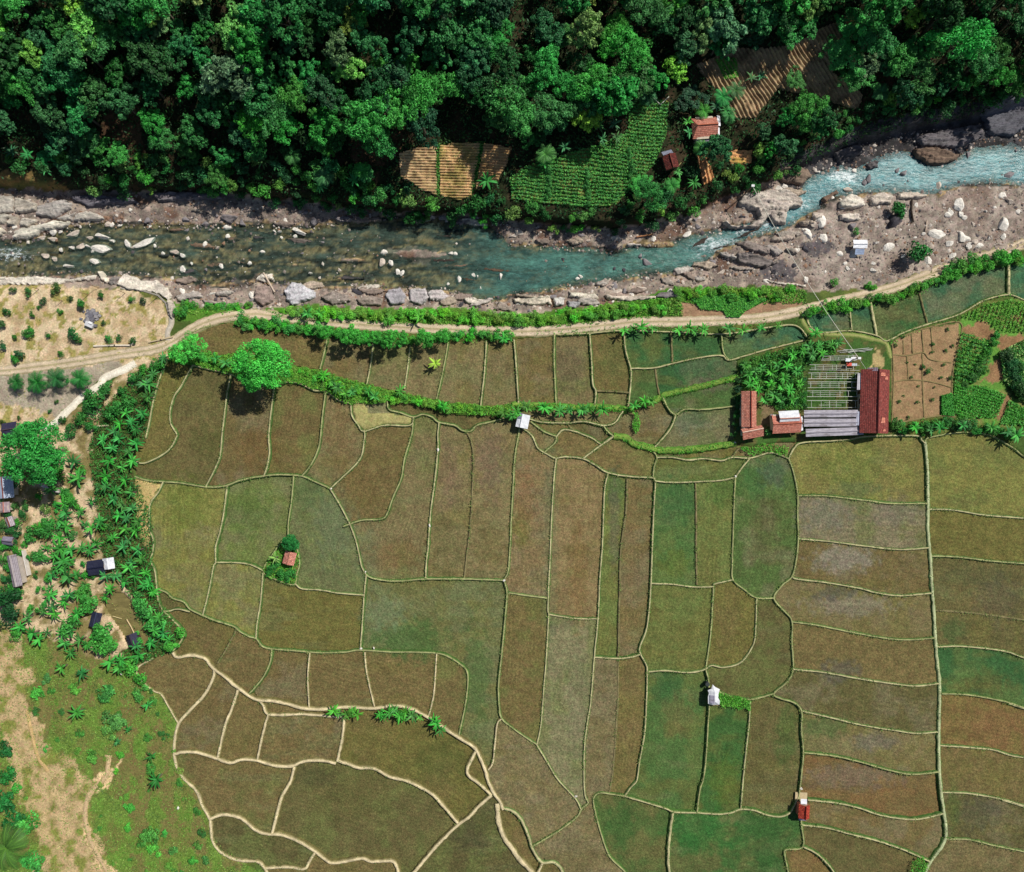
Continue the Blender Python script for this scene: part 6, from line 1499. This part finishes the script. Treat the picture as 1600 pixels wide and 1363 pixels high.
hs.shed([(-2.0, -3.0, 1.8), (1.0, -2.9, 1.8), (1.0, -2.3, 2.1), (-2.0, -2.3, 2.1)], M_GREYROOF, tone=(.8, .7, .8)); hs.window(0, -2.02, 1.4, 1, .9, 'y'); hs.door(1.2, -2.02, .9, 'y')
hs = House('field_hut', 1049, 249, 16, 'dark mossy red tiled hut with grey lean-to among forest shrubs', 'hut', 2.6)
hs.walls(2.5, 2.8, 1.9, (120, 100, 84)); hs.gable(3.1, 3.3, 1.8, .7, M_TILE_OLD, 0, -.2, 'y'); hs.shed([(-1.4, 1.45, 2.2), (1.0, 1.45, 2.2), (.8, 2.4, 1.8), (-1.5, 2.4, 1.8)], M_GREYROOF, tone=(.62, .7, .8)); hs.door(0, -1.42, .8, 'y')
# the house group south of the road
hs = House('orange_house', 1172.5, 643, 0, 'long orange-tiled house with a cross wing at its lower end', 'house', 3.4)
hs.walls(2.9, 7.6, 2.5, (206, 196, 180), 0, .4); hs.gable(3.45, 8.3, 2.4, .85, M_TILE_ORANGE, 0, .55, 'y', cap=(150, 70, 56), off=.15)
o = hs.gable(2.6, 4.9, 2.5, .8, M_TILE_ORANGE, .75, -4.85, 'x', name='wing_roof', cap=(224, 190, 170), off=-.4); o.rotation_euler = (0, 0, math.radians(11)); o.location = (-.9, -.25, 0)
hs.walls(4.0, 2.0, 2.4, (206, 196, 180), .8, -4.6)
hs.window(1.47, 1.5, 1.5, 1.1, .9, 'x'); hs.window(1.47, -1.2, 1.5, 1.1, .9, 'x'); hs.door(1.47, .2, .9, 'x')
hs = House('patched_house', 1231, 659, 3, 'house with orange roof under a bleached white patched upper roof', 'house', 3.2)
hs.walls(6.0, 3.6, 2.3); hs.gable(4.3, 6.6, 2.2, .9, M_TILE_ORANGE, 0, -.45, 'x', cap=(170, 100, 80), tone=(1.15, 1.1, 1.1))
hs.gable(3.5, 4.6, 2.75, .8, M_WHITEROOF, .45, .75, 'x', name='upper_roof', cap=(190, 130, 110), off=0.0)
b = MB(); b.quad((-1.85, -.95, 2.86), (2.75, -.95, 2.86), (2.7, .0, 3.26), (-1.75, .0, 3.26), .05, (1.1, .95, .9)); hs.part('tile_patch', b, M_TILE_ORANGE)
hs.shed([(3.2, -2.3, 2.0), (4.0, -2.2, 1.7), (4.1, 1.0, 1.7), (3.2, 1.0, 2.2)], M_WHITEROOF); hs.shed([(-3.4, .9, 2.0), (-1.9, .9, 2.0), (-1.9, 1.9, 1.7), (-3.4, 1.9, 1.7)], M_GREYROOF, tone=(.5, .45, .45)); hs.door(0, -1.85, .9, 'y')
hs = House('long_house', 1371.5, 627, -1.5, 'long house with two-tone dark red tiled roof beside the drying yard', 'house', 4.0)
hs.walls(5.6, 13.6, 2.7, (196, 180, 160)); hs.gable(6.6, 14.7, 2.6, 1.7, M_TILE_RED, 0, 0, 'y', cap=(90, 40, 38), off=.0)
hs.shed([(-4.0, 2.6, 2.2), (-3.2, 2.6, 2.5), (-3.1, 6.4, 2.5), (-3.9, 6.4, 2.2)], M_WHITEROOF, tone=(.9, .85, .85)); hs.shed([(-4.0, -5.6, 2.1), (-3.2, -5.6, 2.5), (-3.2, -2.4, 2.5), (-3.8, -2.4, 2.2)], M_WHITEROOF, tone=(.85, .85, .95)); hs.shed([(-2.1, 6.9, 3.2), (-.2, 6.9, 4.25), (-.2, 7.7, 4.2), (-2.1, 7.7, 3.1)], M_GREYROOF, tone=(.8, .65, .7))
for k, (xx, yy, ww, ll) in enumerate([(1.2, 6.2, 1.6, .8), (2.3, 5.4, 1.0, .8), (1.6, -4.3, 1.3, 1.3), (2.0, -6.6, 1.0, .6)]):
    z = lambda X: 2.6 + 1.7 * (1 - abs(X) / 3.3) + .07
    b = MB(); b.quad((xx - ww / 2, yy - ll / 2, z(xx - ww / 2)), (xx + ww / 2, yy - ll / 2, z(xx + ww / 2)), (xx + ww / 2 - .1, yy + ll / 2, z(xx + ww / 2)), (xx - ww / 2 + .2, yy + ll / 2, z(xx - ww / 2)), .05, (1.3, 1.2, 1.15)); hs.part('bleached_patch', b, M_TILE_ORANGE)
hs.window(-2.83, 0, 1.5, 1.2, 1.0, 'x'); hs.window(2.83, 2, 1.5, 1.2, 1.0, 'x'); hs.door(-2.83, 2.2, 1.0, 'x')
for k, (x0_, y0_, x1_, y1_, rot, wh) in enumerate([(1257, 641, 1341, 652, .3, 'uppermost of three below the drying racks'), (1257, 654.5, 1342, 666.5, .3, 'middle one of three below the drying racks'), (1260, 669, 1349, 681, 2, 'lowest of three below the drying racks')]):
    hs = House('grey_shed', (x0_ + x1_) / 2, (y0_ + y1_) / 2, rot, 'long low grey corrugated roof shed,', 'shed', 2.2, 0.0, wh)
    L_, W_ = (x1_ - x0_) * S, (y1_ - y0_) * S
    hs.gable(W_, L_, 2.1, .06, M_GREYROOF, 0, 0, 'x', sag=.03, cap=(150, 146, 156), th=.06)
    hs.posts([(-L_ / 2 + .4 + i * (L_ - .8) / 5, e * (W_ / 2 - .2), 2.1) for i in range(6) for e in (-1, 1)])
# huts out in the paddies
hs = House('field_hut', 817, 658, -12, 'white-sheeted square field hut at the end of the grassy bank', 'hut', 2.3, 0.0)
hs.walls(2.0, 2.4, 1.8, (90, 76, 62)); hs.gable(2.9, 3.2, 1.85, .45, M_WHITEROOF, 0, 0, 'y', cap=(225, 225, 232), off=-.25); hs.shed([(-1.45, .4, 2.0), (-.6, .4, 2.3), (-.6, 1.7, 2.3), (-1.45, 1.7, 2.0)], M_GREYROOF, 'roof_patch', tone=(.7, .75, .85)); hs.posts([(-1.2, -1.4, 1.85), (1.2, -1.4, 1.85)])
hs = House('tarp_hut', 1116, 1088, 0, 'white tarpaulin hut with ragged outline on a bund crossing', 'hut', 2.2, 0.0)
hs.walls(1.6, 2.6, 1.7, (80, 70, 60))
b = MB(); b.add([(-1.3, -1.9, 1.75), (-.2, -2.25, 1.6), (1.35, -2.2, 1.6), (1.45, -1.3, 1.75), (1.0, -.5, 1.9), (1.1, .5, 1.85), (1.45, 1.4, 1.7), (.3, 2.0, 1.7), (-.2, 2.5, 1.5), (-.5, 1.6, 1.8), (-1.35, 1.2, 1.7), (-1.15, .6, 1.85), (-1.35, -.4, 1.8), (.1, -1.2, 2.35), (.1, 1.0, 2.4)],
      [(13, 14, 11, 12), (13, 12, 0), (13, 0, 1), (13, 1, 2), (13, 2, 3), (13, 3, 4), (13, 4, 5, 14), (14, 5, 6), (14, 6, 7), (14, 7, 8), (14, 8, 9), (14, 9, 10), (14, 10, 11)]); o = hs.part('tarpaulin', b, M_WHITEROOF)
hs.shed([(-1.0, -1.7, 2.02), (.0, -1.7, 2.42), (.0, .2, 2.5), (-1.0, .2, 2.08)], M_GREYROOF, 'roof_panel', tone=(1.1, 1.1, 1.2)); hs.posts([(-1.2, -1.8, 1.7), (1.2, -1.9, 1.6), (1.2, 1.2, 1.7)])
b = MB(); b.tube([(-1.2, 2.3, 0), (-1.2, 2.3, 1.0)], .5, 10, lin((60, 66, 66))); hs.part('barrel', b, M_PLAIN)
hs = House('red_hut', 1258.5, 1271, -3, 'small red-roofed brick hut on the bund with white porch', 'hut', 2.8, 0.0)
hs.walls(2.1, 2.7, 2.1, (190, 120, 96)); hs.gable(2.55, 3.1, 2.05, .75, M_TILE_NEW, 0, 0, 'y', cap=(130, 46, 38), off=.1); hs.shed([(-.8, 1.62, 1.9), (.65, 1.62, 1.9), (.7, 2.7, 1.6), (-.7, 2.7, 1.6)], M_WHITEROOF, 'porch_roof', tone=(1.1, 1.1, 1.1)); hs.shed([(-.9, -2.4, 1.4), (.9, -2.4, 1.4), (1.0, -1.55, 1.9), (-1.0, -1.55, 1.9)], M_GREYROOF, 'lean_to_roof', tone=(.75, .75, 1.0)); hs.door(0, 1.37, .8, 'y')
b = MB(); b.box(0, 2.4, -.1, 2.8, 2.0, .3, lin((190, 172, 136))); hs.part('yard_slab', b, M_PLAIN)
hs = House('islet_hut', 451, 873, -14, 'pinkish tiled hut tucked between trees on the paddy islet', 'hut', 2.6, 0.0)
hs.walls(2.0, 2.2, 2.0, (150, 130, 110)); hs.gable(2.7, 3.0, 1.9, .6, M_TILE_ORANGE, 0, 0, 'y', cap=(190, 130, 110), tone=(1.15, 1.2, 1.25))
hs = House('river_shelter', 1345, 382, 0, 'small white-roofed shelter standing on the river gravel', 'shelter', 2.0)
hs.gable(1.95, 3.3, 1.75, .16, M_WHITEROOF, 0, .15, 'x', sag=.02, cap=(232, 232, 236), th=.06, tone=(1.15, 1.15, 1.15)); hs.shed([(-1.0, -2.2, 1.2), (1.1, -2.2, 1.2), (1.1, -.9, 1.6), (-1.0, -.9, 1.6)], M_GREYROOF, 'lean_to_roof', tone=(.9, 1.2, 1.5)); hs.posts([(-1.5, -.7, 1.75), (1.5, -.7, 1.75), (-1.5, 1.0, 1.75), (1.5, 1.0, 1.75)])
# the settlement edge
hs = House('tarp_shelter', 155, 885, 8, 'navy tarpaulin shelter with a white sheeted half by bananas', 'shelter', 2.4)
hs.gable(3.4, 4.0, 1.9, .5, M_NAVYROOF, -1.0, -.2, 'x', sag=.15, cap=(30, 34, 60), th=.05); hs.gable(2.6, 2.6, 2.0, .5, M_WHITEROOF, 2.0, .3, 'y', name='white_roof', sag=.15, cap=(220, 220, 226), th=.05); hs.posts([(-2.6, -1.5, 1.9), (.8, -1.5, 1.9), (-2.6, 1.2, 1.9), (3.0, 1.3, 2.0)]); hs.walls(3.2, 2.2, 1.5, (90, 84, 80), -.9, -.2)
hs = House('pond_shelter', 148, 969, -14, 'narrow navy-roofed shelter on the pond bank', 'shelter', 2.0)
hs.gable(2.4, 3.6, 1.7, .3, M_NAVYROOF, 0, 0, 'y', sag=.08, cap=(60, 66, 90), th=.05); hs.posts([(-1, -1.5, 1.7), (1, -1.5, 1.7), (-1, 1.5, 1.7), (1, 1.5, 1.7)])
hs = House('pond_hut', 205, 1001, 20, 'dark thatched hut standing over the pond corner', 'hut', 2.2, 0.0)
hs.gable(2.6, 2.8, 1.5, .8, M_NAVYROOF, 0, 0, 'y', sag=.1, cap=(60, 50, 60), tone=(1.6, 1.2, 1.1)); hs.posts([(-1, -1, 1.5), (1, -1, 1.5), (-1, 1, 1.5), (1, 1, 1.5)]); hs.walls(1.8, 1.8, 1.3, (74, 60, 58))
hs = House('dark_hut', 12, 671, 10, 'dark purple-brown roofed hut by the white path end', 'hut', 2.6)
hs.walls(2.6, 2.6, 1.9, (110, 96, 86)); hs.gable(3.2, 3.4, 1.8, .7, M_NAVYROOF, 0, 0, 'x', cap=(80, 66, 74), tone=(2.4, 1.7, 1.5))
hs = House('grey_house', 19, 893, 12, 'long grey-roofed house at the settlement edge with pale edge strip', 'house', 3.0)
hs.walls(1.7, 6.4, 2.3, (190, 180, 170)); hs.gable(2.2, 7.4, 2.2, .6, M_GREYROOF, 0, 0, 'y', cap=(170, 160, 160), tone=(.72, .66, .64)); b = MB(); b.box(2.0, 1.2, .5, .25, 6.0, 1.6, lin((214, 206, 198))); hs.part('boundary_wall', b, M_PLAIN)
hs = House('striped_house', 4, 793, 3, 'pink striped corrugated roof house at the photo edge', 'house', 2.8)
hs.walls(1.8, 1.6, 2.2); hs.gable(2.3, 2.4, 2.1, .4, M_GREYROOF, 0, 0, 'y', cap=(180, 120, 110), tone=(.85, .68, .64))
hs = House('grey_hut', 9, 846, -6, 'small dark slate-grey roofed hut above the grey house', 'hut', 2.6)
hs.walls(1.7, 1.4, 2.0, (120, 110, 110)); hs.gable(1.9, 2.4, 1.9, .6, M_GREYROOF, 0, 0, 'x', cap=(90, 84, 96), tone=(.55, .52, .62))
hs = House('white_house', 4, 762, 5, 'pale blue-white roofed house under the huge round tree', 'house', 3.0)
hs.walls(3.0, 4.0, 2.4); hs.gable(4.0, 5.0, 2.3, .8, M_WHITEROOF, 0, 0, 'y', tone=(.5, .58, .7))
hs = House('pale_hut', 12, 816, 20, 'grey-pink roofed hut between shrubs at the settlement', 'hut', 2.6)
hs.walls(1.4, 1.8, 2.0, (170, 160, 150)); hs.gable(1.8, 2.3, 1.9, .5, M_GREYROOF, 0, 0, 'y', tone=(.9, .8, .78))

def single(name, b, mat, look, cat, px, py, group=None, where=''):
    o = ob(name, b.mesh(name, mat)); reg(o, look, cat, px, py, group, where); return o
def wall_line(pts, h, w, col, look, cat='wall', name='low_wall', base=None):
    b = MB()
    for p, q in zip(pts, pts[1:]):
        a = W(p[0], p[1], 0); c = W(q[0], q[1], 0)
        m = (a + c) / 2; d = c - a; L_ = math.hypot(d[0], d[1])
        b.box(m[0], m[1], m[2] + h / 2 - .2, L_ + w * .8, w, h + .4, lin(col), math.atan2(d[1], d[0]))
    return single(name, b, M_PLAIN, look, cat, *pts[0])
wall_line([(66,748),(68,758),(95,768)], 1.1, .5, (200, 194, 190), 'broken pale corner wall below the huge round tree')
wall_line([(148,541),(180,540),(205,540),(213,533)], .4, .35, (214, 202, 184), 'pale curb along the sandy lot road')
wall_line([(234,535),(252,531),(270,527)], .4, .3, (190, 172, 140), 'short curb where sandy lot meets the road')
wall_line([(135,667),(170,665)], .5, .3, (206, 184, 160), 'short pale wall behind the orchard shrubs')
wall_line([(190,451),(225,455),(248,462),(260,474),(265,492)], .35, .35, (150, 144, 134), 'curved stone edging round the sandy lot corner')
b = MB()
for k in range(70):
    x, y = RND.gauss(144, 6), RND.gauss(494, 5)
    p = W(x, y, 0); r = RND.uniform(.15, .45)
    b.box(p[0], p[1], p[2] + r * .4, r * 2, r * 1.5, r * 1.4, lin(RND.choice([(130, 128, 134), (110, 108, 116), (150, 146, 148)])), RND.uniform(0, 3))
o = single('rubble', b, M_PLAIN, 'heap of grey rubble stones in the sandy lot', 'rubble', 144, 494)
b = MB(); p = W(142, 508, 0); b.box(p[0], p[1], .35, 1.9, 1.1, 1.1, lin((206, 206, 210)), -.4); b.box(p[0] + .5, p[1] + .35, 1.0, .9, .5, .25, lin((236, 236, 238)), -.4)
single('stone_block', b, M_PLAIN, 'pale concrete block beside the rubble heap', 'block', 142, 508)
def pole(name, pts, r, col, look, cat, where=''):
    b = MB(); b.tube(pts, r, 6, lin(col)); return single(name, b, M_PLAIN, look, cat, 0, 0, None, where)
g3 = lambda x, y, dz: Vector(W(x, y, dz))
pole('driftwood_log', [g3(414, 428, 1.1), g3(422, 442, 1.0), g3(431, 458, .9)], .22, (196, 178, 160), 'pale driftwood log lying across the south bank rock', 'log')
pole('bamboo_pole', [PT(198, 968, -.2), PT(205, 980, .0), PT(213, 997, .3)], .13, (206, 182, 140), 'bamboo pole leaning across the brown pond', 'pole')
pole('bamboo_pole', [PT(176, 963, -.2), PT(190, 967, -.2)], .1, (206, 190, 140), 'short bamboo pole at the pond edge', 'pole')
pole('fence_rail', [g3(1020, 156, .9), g3(1030, 166, .9)], .1, (206, 206, 190), 'pale bamboo rail, first arm of the v above crops', 'pole')
pole('fence_rail', [g3(1030, 167, .9), g3(1044, 154, .9)], .1, (206, 206, 190), 'pale bamboo rail, second arm of the v above crops', 'pole')
pole('driftwood_log', [g3(1424, 313, .3), g3(1423, 330, .3), g3(1426, 348, .3)], .22, (64, 54, 48), 'dark log lying on gravel beside the pool boulder', 'log')
pole('driftwood_log', [g3(1447, 345, .3), g3(1445, 362, .3)], .14, (190, 170, 150), 'thin pale stick on the river gravel', 'log')
pole('driftwood_log', [g3(994, 371, .4), g3(1020, 367, .4)], .18, (170, 120, 84), 'brown log on the far bank by the teal shallows', 'log')
pole('bamboo_pole', [g3(1058, 262, .3), g3(1064, 255, .4)], .1, (190, 180, 120), 'bamboo pole propped beside the dark red hut', 'pole')
# utility posts whose shadows cross the sand
for i, (x, y, hh, wh) in enumerate([(60,452,4.0,'nearest the photo corner'),(97,470,2.6,'beside the middle bush'),(137,461,4.2,'beside the stone block path'),(154,450,4.2,'at the rock shelf'),(195,458,3.6,'beside paired bushes'),(245,465,3.6,'by the curved edging')]):
    l = ground_under(x, y, .2)
    b = MB(); b.tube([(0, 0, -.4), (0.03, 0, hh * .5), (0, 0.02, hh)], [.09, .07, .05], 6, lin((150, 120, 92)))
    o = ob('wooden_stake', b.mesh('wooden_stake', M_PLAIN), loc=l); reg(o, 'thin wooden stake in the sandy lot', 'stake', x, y, 'stakes in the sandy lot', wh)

# bamboo drying racks
def rack(x0_, y0_, x1_, y1_, bars, where, skew=0.0):
    zc = .85
    a, b_, c, d = PT(x0_, y0_, zc), PT(x1_, y0_ + skew, zc), PT(x1_, y1_ + skew, zc), PT(x0_, y1_, zc)
    e = link(bpy.data.objects.new('drying_rack', None)); e.location = ((a + c) / 2).x, ((a + c) / 2).y, 0; e.empty_display_size = .5
    O = Vector(e.location)
    WHT = lin((222, 224, 214))
    def put(name, p, q, r):
        m = MB(); m.tube([p - O, (p + q) / 2 - O + Vector((RND.uniform(-.05, .05), RND.uniform(-.05, .05), RND.uniform(-.04, .02))), q - O], r, 5, WHT * RND.uniform(.7, 1.05)); ob(name, m.mesh(name, M_PLAIN), e)
    put('rail', a, b_, .055); put('rail', d, c, .055)
    for t in (.33, .66):
        s_, f_ = RND.uniform(0, .35), RND.uniform(.6, 1)
        put('lath', (a.lerp(d, t)).lerp(b_.lerp(c, t), s_), (a.lerp(d, t + .08)).lerp(b_.lerp(c, t - .06), f_), .035)
    for k in range(bars):
        t = (k + .5 + RND.uniform(-.3, .3)) / bars
        put('crossbar', a.lerp(b_, t), d.lerp(c, t), .045)
    for t in (.03, .35, .65, .97):
        for u, v in ((a, b_), (d, c)):
            p = u.lerp(v, t); put('leg', Vector((p.x, p.y, -.2)), p, .05)
    reg(e, 'white bamboo drying rack,', 'rack', (x0_ + x1_) / 2, (y0_ + y1_) / 2, 'bamboo drying racks', where)
rack(1283, 557, 1340, 563, 5, 'short topmost one below the bundle of poles', -1)
rack(1265, 570, 1343, 578, 6, 'second row from the top with red cloth', 1)
rack(1263, 583, 1343, 592, 7, 'third row from the top')
rack(1262, 597, 1340, 606, 6, 'fourth row from the top')
rack(1261, 611, 1343, 620, 6, 'fifth row from the top')
rack(1261, 626, 1343, 637, 6, 'lowest row above the grey sheds')
for k, (p, q) in enumerate([((1312, 551), (1362, 547)), ((1308, 549), (1358, 544)), ((1318, 546), (1352, 550)), ((1325, 551), (1364, 545))]):
    pole('bamboo_pole', [PT(*p, .25 + .07 * k), PT(*q, .3 + .07 * k)], .06, (200, 200, 196), 'pale bamboo pole above the racks,', 'pole', ['longest of the loose bundle', 'upper one of the loose bundle', 'crosswise one of the loose bundle', 'lower end one of the loose bundle'][k])
def cloth(x0_, y0_, x1_, y1_, col, look):
    n, m = 8, 6; V = []
    for j in range(m + 1):
        for i in range(n + 1):
            p = PT(x0_ + (x1_ - x0_) * i / n + RND.uniform(-.3, .3), y0_ + (y1_ - y0_) * j / m + RND.uniform(-.3, .3), .98 + RND.uniform(-.06, .08)); V.append(p)
    me = mk_mesh('cloth', np.array([tuple(v) for v in V]), grid_faces(m + 1, n + 1)[:, ::-1], M_PLAIN, np.tile(lin(col), (len(V), 1)))
    o = ob('cloth', me); reg(o, look, 'cloth', x0_, y0_, None, '')
cloth(1321, 560, 1331, 565, (226, 230, 236), 'white cloth spread on the short topmost drying rack')
cloth(1323, 567, 1331, 572, (214, 92, 80), 'red cloth lying on the second drying rack')
cloth(1331, 568, 1339, 572, (190, 196, 206), 'grey-white cloth on the second drying rack')
cloth(1330, 558, 1338, 563, (236, 236, 240), 'second white cloth at the rack end by the post')
# cable across the river
pn = Vector(W(1174, 290, 0)); ps = PT(1343, 563, 0.0)
hb, ht = 5.0, 4.0
topS = PT(1342, 560, ht); topN = PT(1176, 291, float(pn.z) + hb); 
for nm, t, base, look in (('cable_post', topN, float(hgt(1176, 292)), 'wooden cable post on the far river bank'), ('cable_post', topS, 0.0, 'white-topped cable post beside the drying racks')):
    b = MB(); b.tube([(0, 0, -.6), (0, 0, t.z - base + .1)], .12, 8, lin((130, 110, 88))); o = ob(nm, b.mesh(nm, M_PLAIN), loc=(t.x, t.y, base))
    reg(o, look, 'post', 0, 0, None, '')
    b = MB(); b.box(0, 0, t.z - base + .2, .7, .5, .3, lin((232, 232, 232))); ob('cap', b.mesh('cap', M_PLAIN), o)
P = [topN.lerp(topS, i / 24) - Vector((0, 0, 1.6 * 4 * (i / 24) * (1 - i / 24))) for i in range(25)]
P = [topN.lerp(topS, i / 24) + Vector((0, 0, -2.0 * 4 * (i / 24) * (1 - i / 24))) for i in range(25)]
b = MB(); b.tube(P, .06, 5, lin((226, 222, 206))); single('steel_cable', b, M_PLAIN, 'pale cable strung over the river to the drying yard', 'cable', 0, 0)
b = MB(); b.tube([topS, PT(1330, 553, 2.0), PT(1312, 543, .1)], .035, 5, lin((210, 206, 196))); single('guy_wire', b, M_PLAIN, 'thin guy wire running from cable post to garden', 'wire', 0, 0)
b = MB(); b.tube([topS, PT(1354, 578, 2.6)], .04, 5, lin((210, 206, 196))); single('guy_wire', b, M_PLAIN, 'short wire from cable post to the long red roof', 'wire', 0, 0)
finish_labels()
